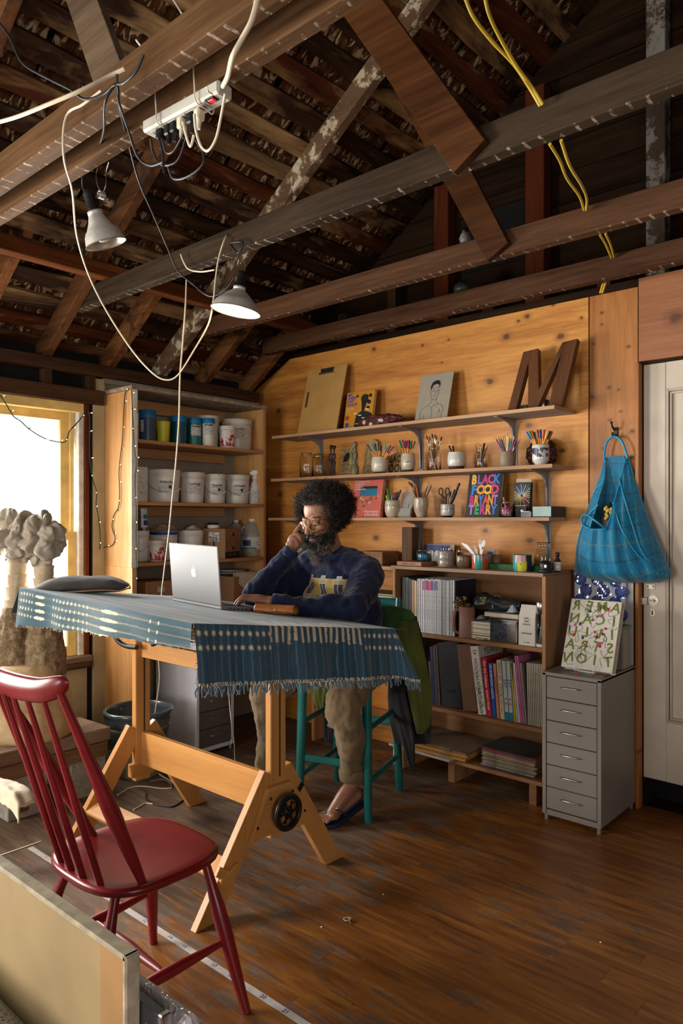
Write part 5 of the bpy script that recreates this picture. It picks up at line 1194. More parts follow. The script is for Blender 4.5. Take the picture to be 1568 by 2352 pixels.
t,x0,y0,r,H_=pen_pot('pen_pot','small grey cup with a dotted band, holding scissors and pens','pot',1011,1044,1158,-.125,Z3,cupC,[glaze('grey_glaze',(.48,.45,.40)),CLAYB],[('black',1034,1129,'marker'),('orange',1034,1140,'pencil'),('white',1044,1125,'biro'),('black',1055,1110,'marker','longest black marker leaning right out of the dotted cup'),('grey',1049,1131,'biro')],gname='dotted cup',seed=10)
a=face_angle(x0,y0)
for k in range(9):u=-.9+k*.22;MB().ell((r*math.cos(a+u),r*math.sin(a+u),H_*.62),(.001,.0028,.002),rot=(0,0,a+u),nu=6,nv=4).build('glaze_dot',M_ink,t)
sp=Vector((x0-.006,y0,Z3+H_*.3));t=thing('scissors','black-handled scissors standing handles up in the dotted cup','scissors',sp)
for sg in(-1,1):
 hx=sg*.022-.018;b=MB();b.tube([(hx+.013*math.cos(2*PI*i/20),0,.125+.019*math.sin(2*PI*i/20))for i in range(20)],.0036,8,closed=True);b.tube([(hx+sg*-.004,0,.107),(-.009,0,.075),(-.004,0,.035)],[.005,.0075,.005],8);b.build('handle',M_blk,t)
 MB().box((-.002+sg*.001,sg*.001,.022),(.010,.0015,.05),rot=(0,sg*.03,0)).build('blade',M_steel,t)
 # the lettered book
t,W_,H_=lean('hardback_book','black book with big multicoloured letters reading BLACK FOOD BRYANT TERRY','book',1068,1145,1088,Z3,-.125,.03,None,math.radians(11))
book_body(t,W_,H_,.024,mat('black_cover',(.013,.013,.014),.45,var=.1),M_pages)
LC={'o':(.75,.30,.03),'y':(.80,.45,.03),'m':(.48,.03,.20),'v':(.22,.10,.42),'b':(.04,.18,.60),'r':(.66,.06,.05),'g':(.02,.33,.10),'p':(.35,.18,.55),'k':(.62,.05,.16)}
LM={k:mat('print_'+k,c,.5,var=.04)for k,c in LC.items()}
rows=(('BLACK','yvmkb',.855),('FOOD','boyk',.62),('BRYANT','mobrop',.385),('TERRY','pgmob',.165))
for wd,cl,zc in rows:
 n=len(wd);
 for i,(c_,k)in enumerate(zip(wd,cl)):
  cell=W_*.84/n;x=-W_*.42+cell*(i+.5)
  text(c_,H_*.29,LM[k],t,PF(x,H_*zc,-.0012),.0004,bold=.0035,sx=min(1.3,cell/(H_*.29)/.66))
t,W_,H_=lean('pencil_box','black card box printed with a sunburst of coloured pencils','box',1176,1215,1108,Z3,-.10,.02,None,math.radians(6))
MB().box((0,.012,H_/2),(W_,.024,H_),bv=.001).build('carton',mat('black_carton',(.014,.014,.015),.5),t)
MB().box((.002,.012,H_+.010),(W_*.9,.002,.022)).build('torn_flap',mat('torn_card',(.55,.44,.30),.8),t)
sun=[PM[k]for k in('cyan','blue','teal','green','lime','yellow','orange','red','pink','violet')]
for k in range(26):
 a=2*PI*k/26;c_=Vector((math.cos(a),0,math.sin(a)));cc=Vector((.0,-.0006,H_*.62));rad=min(W_*.46/max(.3,abs(c_.x)),H_*.33/max(.3,abs(c_.z)),W_*.62)
 hue=(LM['b']if 40<math.degrees(a)<150 else PM['yellow']if 180<math.degrees(a)<260 else PM['red']if math.degrees(a)>=260 else PM['cream'])
 MB().bar(cc+c_*.006,cc+c_*rad,.003,.0010,up=(0,1,0)).build('pencil_print',PM['cream']if k%2 else hue,t)
MB().box((-.002,-.0006,H_*.205),(W_*.7,.0008,.010)).build('title_strip',M_kraft2,t);text('COLORED PENCILS',.0075,M_inkblk,t,PF(-.002,H_*.205,-.0014),.0002)
x0,y0,r=rnd(1149,1178,y=-.13);t,r,H_=glass_jar('glass_jar','small glass jar filled with pink and white stickers',1150,1177,1151,-.14,Z3)
q=random.Random(5)
def pink_mat():
 m,t_,b=nt('pink_white_wrap');v=coords(t_);n=noise(t_,v,75,2,.5,1);t_.links.new(mixc(t_,N(t_,'ShaderNodeMapRange',{0:n,1:.50,2:.53}).outputs[0],(.55,.03,.18),(.75,.62,.64)),b.inputs['Base Color']);return m
MB().lathe([(0,.006),(r*.86,.006),(r*.88,H_*.6),(0,H_*.72)],20).build('filling',pink_mat(),t)
b=MB();b.cyl((-.006,0,H_*.5),(-.018,-.004,H_*1.25),.0045,n=8);b.build('stick',PM['wood'],t)
p_=at(1197,CY,y=-.155);t=thing('plastic_case','smoky clear plastic case before the sunburst pencil box','case',(p_.x,-.15,Z3))
b=MB();b.box((0,0,.030),(.062,.022,.058),bv=.002);b.build('case',mat('smoky_plastic',(.05,.045,.042),.2,var=.1,trans=.5),t);MB().box((.006,-.0115,.034),(.014,.001,.010),rot=(0,.2,0)).build('sticker',M_inkw,t);MB().box((0,0,.0605),(.064,.024,.003)).build('lid',M_acr,t)
p_=at(1207,CY,y=-.178);t=thing('card_holder','little clear holder of white cards at the shelf edge','card holder',(p_.x,-.172,Z3));MB().box((.004,.0,.014),(.056,.020,.026),bv=.001).build('tray',mat('clear_tray',(.30,.29,.28),.2,trans=.6),t)
for k in range(4):MB().box((-.004+k*.002,-.008+k*.003,.016+k*.0006),(.042,.0012,.026)).build('card',M_inkw,t)
pa_,pb_=at(1223,CY,y=-.185),at(1265,CY,y=-.185);t=thing('gift_box','long box with a pale aqua front and dark lid at the lowest shelf’s end','box',((pa_.x+pb_.x)/2,-.10,Z3));wq=pb_.x-pa_.x
MB().box((0,.0,.029),(wq,.165,.052),bv=.001).build('box',mat('charcoal_card',(.035,.037,.04),.5,var=.1),t);MB().box((0,-.084,.029),(wq,.003,.050)).build('front_label',mat('pale_aqua',(.36,.50,.48),.55,var=.06),t)
# ================================================================== BOOKCASE CONTENTS
TZ=1.139
def spine_book(name,label,pl,pr,ptop,z,yf,dp,m,lean=0,group=None,txt=None,tm=None,ts=.5,cat='book',pages=None,up=0):
 """upright book on a shelf, spine at y=yf; pl..pr its foot; lean in degrees, positive leans left at the top"""
 a,b_=at(pl,CY,y=yf),at(pr,CY,y=yf);T=max(.002,b_.x-a.x-.0008);H_=at((pl+pr)/2,ptop,y=yf).z-z
 la=math.radians(lean);H_=H_/math.cos(la)
 t=thing(name,label,cat,(a.x if lean>=0 else b_.x,yf,z),0,group,rot=(0,-la,0));s=1 if lean>=0 else-1
 MB().box((s*T/2,.0012,H_/2),(T,.0024,H_),bv=.0006).box((.0008 if s>0 else-T+.0008,dp/2,H_/2),(.0016,dp,H_)).box((T-.0008 if s>0 else-.0008,dp/2,H_/2),(.0016,dp,H_)).build('cover',m,t)
 MB().box((s*T/2,dp/2+.002,H_/2),(max(.0008,T-.0034),dp-.004,H_-.006)).build('pages',pages or M_pages,t)
 if txt:
  for body,zc,sz in txt:text(body,sz,tm or M_inkblk,t,frame((s*T/2,-.0006,H_*zc),(0,0,1 if up else-1),(-1 if up else 1,0,0)),.0002)
 return t,T,H_
B1,B2,B3=.775,.385,.125
q=random.Random(21)
mags=[(923,931,1321,'black'),(931,938,1322,'green'),(938,945,1325,'navy'),(945,951,1328,'orange'),(951,957,1330,'cream')]
nm={'black':'black','green':'dark green','navy':'navy','orange':'tan','cream':'cream'}
MC={'black':mat('mag_black',(.02,.02,.022),.5),'green':mat('mag_green',(.03,.06,.02),.5,var=.5,vs=30),'navy':mat('mag_navy',(.03,.03,.06),.5),'orange':mat('mag_tan',(.42,.22,.09),.5),'cream':mat('mag_cream',(.60,.48,.30),.5)}
for pl,pr,pt,c in mags:spine_book('magazine','%s magazine at the left end of the white row in the bookcase'%nm[c],pl,pr,pt+4,B1,-.295,.21,MC[c],group='magazines standing in the bookcase',cat='magazine')
M_magw=[print_mat('magazine_spine_%d'%k,c,(.42,.40,.43),60,.22)for k,c in enumerate(((.74,.72,.74),(.64,.63,.68),(.76,.74,.73)))]
tops=['red','cyan','white','pink','grey','violet','red','pink','violet','cyan']
px=958;k=0
ORD=('first','second','third','fourth','fifth','sixth','seventh','eighth','ninth','tenth','eleventh','twelfth','thirteenth','fourteenth','fifteenth','sixteenth','seventeenth','eighteenth','nineteenth','twentieth','twenty-first','twenty-second','twenty-third','twenty-fourth','twenty-fifth')
while px<1041:
 wd=q.choice((3.2,3.8,4.4));pt=1329+(px-958)*.05+q.uniform(-1,1.5)
 t,T,H_=spine_book('magazine',ORD[k]+' white magazine from the left in the row of white spines beside the pink mug',px,px+wd,pt,B1,-.295+q.uniform(-.003,.003),.21,M_magw[k%3],group='thin white magazines in the bookcase',cat='magazine')
 if 966<px<1004:MB().box((T/2,-.0004,H_*.88),(T*.92,.0008,H_*.17)).build('colour_band',PM[tops[k%10]],t)
 px+=wd+.35;k+=1
spine_book('magazine','navy-covered magazine closing the white row, beside the pink mug',px,px+2.6,1334,B1,-.293,.205,mat('navy_cover',(.012,.014,.03),.5),cat='magazine',group='magazines standing in the bookcase')
# pink mug with dried flowers
x0,y0,r=rnd(1053,1090,y=-.275);H_=zat(1070,1393,y=-.275)-B1;M_clayp=mat('pink_stoneware',(.30,.15,.11),.6,var=.06)
t=thing('mug','big dusty pink mug of dried flowers in the bookcase','mug',(x0,y0,B1));MB().lathe([(0,0),(r*.95,0),(r,.004),(r,H_),(r*.93,H_),(r*.92,.008),(0,.008)],32).build('body',M_clayp,t)
b=MB();aa=math.atan2(-RGT.y,-RGT.x);b.tube(spline([(k_*math.cos(aa),k_*math.sin(aa),z)for k_,z in((r*.95,H_*.88),(r*1.35,H_*.88),(r*1.62,H_*.6),(r*1.5,H_*.22),(r*.95,H_*.14))],6),.009,8);b.build('handle',M_clayp,t)
t2=thing('dried_flowers','brown dried flowers standing in the dusty pink mug','flowers',(x0,y0,B1+.012));q=random.Random(31);st_=MB();M_dry=mat('dried_flower_tan',(.26,.15,.05),.8,var=.3);M_dryr=mat('dried_flower_red',(.14,.03,.02),.8,var=.3)
for k in range(16):
 tx_,ty_,tz_=q.uniform(-.05,.03),q.uniform(-.03,.03),q.uniform(.13,.20)
 st_.tube(spline([(tx_*.1,ty_*.1,0),(tx_*.5,ty_*.5,tz_*.6),(tx_,ty_,tz_)],4),.0008,4)
 fl=MB()
 for j in range(9):fl.ell((tx_+q.uniform(-.011,.011),ty_+q.uniform(-.011,.011),tz_+q.uniform(-.009,.009)),q.uniform(.003,.0065),nu=6,nv=4)
 fl.build('flower_head',M_dryr if tx_>.012 else M_dry,t2)
st_.build('stems',M_dry,t2)
# small books beside and on the tin
for k,(pl,pr,z,h_,c,lb)in enumerate(((1061,1124,0,.021,(.05,.06,.10),'flat navy book at the bottom of the little stack beside the tin'),(1077,1124,.0225,.009,(.45,.43,.40),'flat white pamphlet second from the bottom beside the tin'),(1079,1126,.0325,.023,(.40,.24,.09),'flat tan notebook third from the bottom beside the tin'),(1078,1126,.0565,.022,(.42,.25,.10),'flat tan notebook fourth from the bottom beside the tin'),(1078,1128,.0795,.012,(.55,.50,.42),'flat white book on top of the little stack beside the tin'))):
 a,b_=at(pl,CY,y=-.30),at(pr,CY,y=-.30);t=thing('notebook',lb,'book',((a.x+b_.x)/2,-.22,B1+z),0,'small books beside the tin');W_=b_.x-a.x;m=mat('notebook_%d'%k,c,.5,var=.08)
 MB().box((0,0,h_-.001),(W_,.15,.002)).box((0,0,.001),(W_,.15,.002)).build('cover',m,t);MB().box((0,0,h_/2),(W_-.004,.146,h_-.003)).build('pages',M_pages,t)
crumple('plastic_wrap','scrap of pale blue plastic wrapping on the little stack of books',(at(1105,CY,y=-.2).x,-.20,B1+.092),(.03,.05,.014),mat('pale_blue_film',(.45,.50,.55),.3,var=.2),14)
a,b_=at(1123,CY,y=-.295),at(1186,CY,y=-.295);tw=(b_.x-a.x);th_=zat(1150,1420,y=-.295)-B1
t=thing('tin_box','shiny dented tin canister with a dark panel, middle of the upper bookcase shelf','tin',((a.x+b_.x)/2,-.23,B1));MB().box((0,0,th_*.42),(tw,.13,th_*.84),bv=.006).build('canister',M_chrome,t);MB().box((0,0,th_*.92),(tw*1.03,.134,th_*.17),bv=.005).build('lid',M_chrome,t);MB().box((-tw*.16,-.0655,th_*.42),(tw*.60,.001,th_*.74)).build('dark_panel',mat('stained_panel',(.035,.04,.055),.35,var=.8,vs=60),t)
a2,b2=at(1114,CY,y=-.27),at(1192,CY,y=-.27);t=thing('paperback_book','pale paperback lying on top of the tin canister','book',((a2.x+b2.x)/2,-.215,B1+th_*1.006));W_=b2.x-a2.x;MB().box((0,0,.021),(W_,.13,.002)).box((0,0,.001),(W_,.13,.002)).build('cover',mat('grey_photo_cover',(.3,.28,.25),.5,var=.3,vs=20),t);MB().box((0,0,.011),(W_-.003,.128,.018)).build('pages',mat('buff_pages',(.55,.46,.33),.7,var=.1),t)
cxp=at(1128,CY,y=-.20);t=thing('foil_bag','crumpled black bag with yellow print lying over the books and tin','bag',(at(1146,CY,y=-.2).x,-.20,B1+th_*1.006+.023));q=random.Random(6)
def fn_bag(u,v):
 a=u*2*PI;x=-.135+.27*v;rr=.046*(1-.55*v)*(1-max(0,.12-v)*4)+.004;k=1+.32*mnoise.noise(Vector((x*22,math.cos(a)*1.6,math.sin(a)*1.6+5)))
 z=.040+math.sin(a)*rr*k;return(x,math.cos(a)*rr*1.3*k,max(.001,z-v*.008))
b=MB();b.grid(28,26,fn_bag);b.build('bag',mat('black_foil',(.03,.032,.034),.35,var=.3),t)
text('BLACK\nSTRAP\nROAST',.020,mat('yellow_print',(.40,.40,.14),.5,var=0),t,frame((-.075,-.062,.052),(1,0,.05),(0,.55,.83)),.0004,line=.8)
MB().tube([(-.015+.002*math.sin(i),math.cos(i*.42)*.050,max(.003,.040+math.sin(i*.42)*.040))for i in range(15)],.0016,5,closed=True).build('tie',M_inkw,t)
crumple('plastic_wrap','crumpled clear blue wrapper at the tail of the black foil bag',(at(1180,CY,y=-.23).x,-.245,B1+th_*1.006+.024),(.032,.025,.024),mat('clear_blue_film',(.42,.46,.50),.2,var=.25),17)
a,b_=at(1191,CY,y=-.30),at(1229,CY,y=-.30);W_=b_.x-a.x;H_=zat(1210,1390,y=-.30)-B1
t=thing('tea_bag','white paper pouch of tea printed EARL GREY BLACK, between tin and tumbler','pouch',((a.x+b_.x)/2,-.275,B1))
b=MB();b.add([(-W_/2,-.03,0),(W_/2,-.03,0),(W_/2,.03,0),(-W_/2,.03,0),(-W_*.5,-.026,H_*.7),(W_*.5,-.026,H_*.7),(W_*.5,.026,H_*.7),(-W_*.5,.026,H_*.7),(-W_*.47,-.003,H_),(W_*.47,-.003,H_),(W_*.47,.003,H_),(-W_*.47,.003,H_)],[(3,2,1,0),(0,1,5,4),(1,2,6,5),(2,3,7,6),(3,0,4,7),(4,5,9,8),(5,6,10,9),(6,7,11,10),(7,4,8,11),(8,9,10,11)]);b.build('pouch',mat('white_kraft',(.62,.57,.49),.65,var=.05),t,bevel=.002)
text('EARL\nGREY\nBLACK',.0125,M_ink,t,frame((0,-.0285,H_*.60),(1,0,0),(0,.04,1)),.0003,line=1.2);text('SAMOVAR',.0125,M_ink,t,frame((0,-.0295,H_*.30),(1,0,0),(0,0,1)),.0003);text('EST. 2002',.008,M_ink,t,frame((0,-.0302,H_*.08),(1,0,0),(0,0,1)),.0003)
x0,y0,r=rnd(1231,1258,y=-.275);H_=zat(1245,1382,y=-.275)-B1
t=thing('glass_tumbler','steel-lidded glass tumbler at the right end of the upper bookcase shelf','tumbler',(x0,y0,B1));MB().lathe([(0,.01),(r*.95,.01),(r*.95,H_*.74),(r*.9,H_*.74),(r*.88,.016),(0,.016)],28).build('glass',M_glass,t);MB().lathe([(0,H_*.73),(r,H_*.73),(r,H_*.985),(r*.9,H_),(0,H_)],28).build('steel_lid',M_steel,t);MB().lathe([(0,0),(r,0),(r,.014),(0,.014)],28).build('base_ring',M_white,t);MB().lathe([(0,.017),(r*.8,.017),(r*.8,H_*.6),(0,H_*.6)],20).build('steel_strainer',M_steel,t)
x0,y0,r=rnd(1086,1117,y=-.31);t=thing('jar_lid','brass jar lid lying in front of the small books','lid',(x0,-.292,B1));MB().lathe([(0,.002),(r*.9,.002),(r,0),(r,.009),(r*.92,.011),(r*.8,.008),(0,.008)],28).build('lid',M_brass,t)
# lower row
M_bd=mat('dark_board',(.03,.028,.03),.6,var=.2);spec=[('magazine','thin grey folder at the far left of the lower bookcase shelf',986,992,1520,(.12,.10,.11),2,None,'magazine'),('magazine','dark blue folder at the left of the lower bookcase shelf',992,999,1486,(.03,.03,.09),3,None,'magazine'),('magazine','dark grey folder left of the black box file',999,1006,1484,(.07,.06,.06),3,None,'magazine'),('magazine','slim brown folder touching the black box file',1006,1012,1482,(.11,.06,.04),4,None,'magazine')]
for nme,lb,pl,pr,pt,c,ln,tx_,ct in spec:spine_book(nme,lb,pl,pr,pt,B2,-.27,.2,mat('spine_%d'%pl,c,.5),ln,None,cat=ct)
t,T,H_=spine_book('box_file','black box file standing in the lower bookcase shelf',1014,1061,1480,B2,-.285,.24,mat('black_file',(.012,.012,.012),.5),4.5,cat='file');MB().box((T*.5,-.001,H_*.25),(T*.45,.001,.022)).build('label_holder',M_dk,t)
spine_book('box_file','brown card file box beside the black box file',1063,1096,1484,B2,-.29,.24,mat('brown_file_card',(.15,.065,.03),.6,var=.1),6.5,cat='file')
t,T,H_=spine_book('hardback_book','thick cream annual titled AMERICAN ILLUSTRATION on its spine',1098,1117,1488,B2,-.30,.25,mat('cream_spine',(.62,.56,.48),.5,var=.04),8,txt=(('AMERICAN',.20,.027),('ILLUSTRATION',.56,.027),('42',.91,.030)),up=1)
b=MB();q=random.Random(8)
for k in range(16):zc=q.uniform(.05,.6);b.tube(spline([(q.uniform(0,T),-.0008,H_*zc),(q.uniform(0,T),-.0009,H_*(zc+.04)),(q.uniform(0,T),-.0008,H_*(zc+.07))],3),.0007,4)
b.build('vine_print',mat('leaf_green_print',(.10,.17,.03),.5),t)
text('YEARS',.05,mat('dull_green_print',(.10,.10,.05),.5,var=0),t,frame((T+.0012,.12,H_*.90),(0,1,0),(0,0,1)),.0003)
spine_book('hardback_book','red hardback titled For the Culture on its spine',1118,1130,1514,B2,-.30,.22,mat('red_spine',(.40,.015,.022),.45),6.5,txt=(('For the Culture',.72,.021),('KLANCY MILLER',.28,.014)),tm=M_inkw)
spine_book('hardback_book','blue hardback titled MY EVERYDAY LAGOS on its spine',1131,1140,1525,B2,-.30,.21,mat('blue_spine',(.015,.08,.34),.45),5.5,txt=(('MY EVERYDAY LAGOS',.66,.0175),),tm=M_inkw)
spine_book('hardback_book','thin salmon pink hardback right of the blue one',1141,1148,1526,B2,-.30,.21,mat('salmon_spine',(.58,.20,.13),.45),5,txt=(('JUNETEENTH',.6,.014),))
spine_book('hardback_book','cream hardback titled READY SET COOK on its spine',1149,1159,1518,B2,-.30,.22,mat('buff_spine',(.62,.50,.32),.45),4.5,txt=(('READY, SET,',.80,.018),('COOK',.49,.024),('DAWN PERRY',.22,.013)),tm=M_inkblk)
for pl,pr,wh in((1160,1169,'left'),(1170,1179,'right')):
 t,T,H_=spine_book('hardback_book',wh+' of the two pale blue hardbacks with teal feet',pl,pr,1520,B2,-.30,.21,mat('pale_blue_spine_'+wh,(.42,.48,.46),.45),4,txt=(('EAT',.62,.024),),tm=mat('navy_title_'+wh,(.01,.03,.10),.5,var=0))
 MB().box((T/2,-.0005,H_*.07),(T,.0008,H_*.14)).build('teal_foot',mat('teal_foot_'+wh,(.01,.18,.24),.5),t)
 for zz in(.28,.36):MB().ell((T/2,-.0006,H_*zz),(T*.3,.0006,.006),nu=8,nv=5).build('flower_print',PM['pink'],t)
spine_book('magazine','yellow booklet right of the pale blue hardbacks',1180,1185,1522,B2,-.30,.2,mat('yellow_spine',(.50,.36,.02),.45),4,cat='magazine')
for pl,pr,c,lb in((1186,1190,(.6,.5,.38),'cream booklet beside the yellow booklet'),(1190.5,1195,(.62,.58,.55),'white booklet left of the pink booklets'),(1195.5,1200,(.55,.12,.28),'left one of the two tall pink booklets'),(1200.5,1205,(.50,.13,.30),'right one of the two tall pink booklets'),(1205.5,1211,(.22,.19,.17),'grey booklet right of the pink booklets')):
 spine_book('magazine',lb,pl,pr,1525 if 'pink' not in lb or 'left of' in lb or 'right of' in lb else 1509,B2,-.30,.22,mat('booklet_%d'%int(pl*10),c,.5),6,None,cat='magazine')
px=1212;k=0
while px<1250:
 spine_book('magazine',ORD[k]+' thin pale magazine right of the grey booklet on the lower bookcase shelf',px,px+3.6,1523+(px-1212)*.1,B2,-.30+random.uniform(-.004,.004),.22,M_magw[2]if int(px)%2 else mat('pale_spine_%d'%int(px*10),(.5,.44,.34),.5),1.5,'thin pale magazines on the lower shelf',cat='magazine');px+=4.1;k+=1
 # bottom: folders and a magazine stack
for k,(w_,d_,h_,c,lb,dx,dy)in enumerate(((.42,.30,.012,(.50,.46,.46),'white papers at the bottom of the folder heap',-.05,-.03),(.46,.31,.016,(.42,.20,.045),'manila folder second from the bottom of the folder heap',.0,-.02),(.44,.30,.018,(.40,.20,.05),'thick manila folder third from the bottom of the folder heap',.02,-.01),(.45,.30,.006,(.24,.16,.10),'grey-brown folder on top of the folder heap',.01,.0))):
 z=B3+(0,.0125,.029,.0475)[k];t=thing('paper_folder',lb,'folder',(1.73+dx,-.185+dy,z),(-.05,.04,.01,-.02)[k],'folders on the bottom bookcase shelf')
 b=MB();b.grid(14,10,lambda u,v:(-w_/2+w_*u,-d_/2+d_*v,h_+.005*(mnoise.noise(Vector((u*3+k,v*3,0)))+.4)*(1-abs(2*u-1))));b.box((0,0,h_/2),(w_-.004,d_-.004,h_*.9));b.build('folder',mat('folder_%d'%k,c,.65,var=.1),t);MB().box((w_*.2,-d_/2+.004,h_+.001),(.07,.02,.002)).build('tab',M_kraft,t)
q=random.Random(12)
for k in range(11):
 c=[(.05,.05,.09),(.30,.26,.2),(.34,.25,.14),(.28,.22,.15),(.22,.2,.17),(.35,.27,.17),(.30,.2,.1),(.4,.32,.22),(.2,.16,.12),(.42,.03,.05),(.06,.06,.055)][k]
 t=thing('magazine',('bottom','second','third','fourth','fifth','sixth','seventh','eighth','ninth','red-spined','dark topmost')[k]+' magazine of the flat stack low beside the grey steel cabinet' if k in(0,9,10)else '%s magazine from the bottom in the flat stack beside the grey cabinet'%('second','third','fourth','fifth','sixth','seventh','eighth','ninth')[k-1],'magazine',(2.19+q.uniform(-.006,.006),-.19+q.uniform(-.008,.004),B3+k*.0093),q.uniform(-.03,.03),'flat magazine stack in the bookcase')
 MB().box((0,0,.0085),(.30,.23,.0008)).box((0,0,.0006),(.30,.23,.0008)).box((0,-.1145,.0045),(.30,.001,.0085)).build('cover',mat('mag_%d'%k,c,.45,var=.25,vs=40),t);MB().box((0,.001,.0045),(.298,.226,.0075)).build('pages',M_pages,t)
 # ================================================================== ON TOP OF THE BOOKCASE AND BOX SHELF
M_rough=wood('rough_sawn_block',(.045,.02,.008),(.16,.075,.03),'z',.7,1.0);M_rough2=wood('brown_block',(.16,.07,.028),(.34,.17,.075),'x',.6,1.0)
p=at(938,CY,y=-.12);a,b_=at(922,CY,y=-.14),at(946,CY,y=-.14);t=thing('timber_block','dark rough timber block standing upright on the bookcase','wood block',((a.x+b_.x)/2,-.105,TZ));hh=zat(935,1211,y=-.14)-TZ
MB().box((0,0,hh/2),((b_.x-a.x),.07,hh),bv=.003).build('block',M_rough,t)
a,b_=at(845,CY,y=-.24),at(878,CY,y=-.24);t=thing('timber_block','brown timber block lying on the box shelf behind the man’s shoulder','wood block',(b_.x-.10,-.15,1.128));MB().box((0,0,.040),(.19,.17,.080),bv=.003).build('block',M_rough2,t)
a,b_=at(911,CY,y=-.29),at(967,CY,y=-.29);t=thing('wooden_box','flat cedar box with burned lettering, left end of the bookcase top','box',((a.x+b_.x)/2,-.215,TZ));W_=b_.x-a.x
MB().box((0,0,.0115),(W_,.15,.023),bv=.001).build('box',wood('cedar_box',(.28,.11,.045),(.42,.20,.09),'x',.55,1.0),t);text('TOMBOW   X   CRAFTED',.0085,M_bl,t,PF(0,.0115,-.0755),.0003)
t,r,H_=glass_jar('glass_jar','squat glass jar of bright blue liquid on the cedar box',956,991,1262,-.20,TZ+.0235,neck=.88,nh=.12);MB().lathe([(0,.006),(r*.9,.006),(r*.9,H_*.66),(0,H_*.66)],24).build('blue_fill',mat('bright_blue_paint',(.01,.26,.42),.4),t);
t.location.x=max(t.location.x-.0,t.location.x)
t,W_,H_=lean('picture_card','navy card with white scallops leaning behind the woven pot','card',973,1040,1250,TZ,-.055,.004,None,math.radians(8));MB().box((0,.002,H_/2),(W_,.004,H_)).build('card',mat('grey_card_2',(.40,.38,.36),.6),t);MB().box((-W_*.06,-.0008,H_*.72),(W_*.86,.0008,H_*.5)).build('navy_print',mat('navy_print',(.02,.04,.20),.5),t)
for k in range(3):MB().ell((-W_*.28+k*W_*.22,-.0012,H_*.55),(W_*.10,.0008,H_*.14),nu=14,nv=6).build('scallop',M_inkw,t)
pots=[(.0,.0,0),(.86,.0,0),(.92,.05,0),(.97,.35,0),(.94,.38,0),(.98,.42,0),(1.0,.7,0),(.96,.75,0),(1.0,.80,0),(.98,1.0,0)]
t,x0,y0,r,H_=pen_pot('ceramic_pot','grey woven-textured pot with sunglasses tucked in it, on the bookcase','pot',1005,1043,1264,-.22,TZ,pots,[glaze('grey_woven_glaze',(.36,.31,.26),(.15,.12,.1),.6,70)],[],gname='woven pot')
b=MB();f=Matrix.Translation((-.008,-.01,H_*1.02))@Matrix.Rotation(.5,4,'Z')@Matrix.Rotation(-.25,4,'Y')
t=thing('sunglasses','black sunglasses with dark lenses standing folded in the woven pot','sunglasses',(x0-.006,y0,TZ+H_*.9))
for sg in(-1,1):
 pts=[(sg*.017+.016*math.cos(2*PI*i/20),0,.012+.015*math.sin(2*PI*i/20))for i in range(20)]
 MB().tube(pts,.002,6,closed=True).build('rim',M_blk,t);MB().ell((sg*.017,0,.012),(.0145,.0012,.0135),nu=14,nv=6).build('lens',mat('dark_lens_%d'%sg,(.03,.04,.10),.1),t)
 MB().tube([(sg*.033,0,.016),(sg*.034,.02,.010),(sg*.030,.035,-.02)],.002,6).build('temple',M_blk,t)
t=thing('butter_knife','thin gold spoon handle standing in the woven pot','spoon',(x0+.018,y0,TZ+H_*.5));MB().tube([(0,0,0),(.006,0,.035),(.010,0,.065)],[.002,.004,.001],6).build('handle',M_brass,t)
t,r,H_=glass_jar('glass_jar','glass jar half full of tan powder, second from left of the bookcase-top pots',1046,1083,1262,-.225,TZ,neck=.86,nh=.14);MB().lathe([(0,.005),(r*.93,.005),(r*.95,H_*.66),(0,H_*.66)],24).build('tan_powder',mat('tan_powder',(.32,.22,.13),.8),t)
def paint_patches(name,cols,scale=14):
 m,t_,b=nt(name);v=coords(t_,(1,1,.8));vo=N(t_,'ShaderNodeTexVoronoi',{'Vector':v,'Scale':scale});wn=N(t_,'ShaderNodeSeparateColor',{0:vo.outputs['Color']})
 c=ramp(t_,wn.outputs[0],[(i/len(cols),c_)for i,c_ in enumerate(cols)],'CONSTANT');n=noise(t_,v,60,2);c=mixc(t_,N(t_,'ShaderNodeMapRange',{0:n,1:.66,2:.68}).outputs[0],c,(.01,.01,.01));t_.links.new(c,b.inputs['Base Color']);b.inputs['Roughness'].default_value=.3;b.inputs['Coat Weight'].default_value=.4;return m
t,x0,y0,r,H_=pen_pot('painted_pot','orange and teal painted pot of white plastic cutlery on the bookcase','pot',1083,1122,1273,-.245,TZ,[(.0,.0,0),(.93,.0,0),(.98,.04,0),(.97,.5,0),(1.0,.96,0),(.99,1.0,0)],[paint_patches('orange_teal_paint',[(.50,.08,.02),(.03,.32,.30),(.55,.10,.04),(.50,.22,.22),(.05,.35,.33),(.60,.12,.03)],26)],[],gname='painted pot')
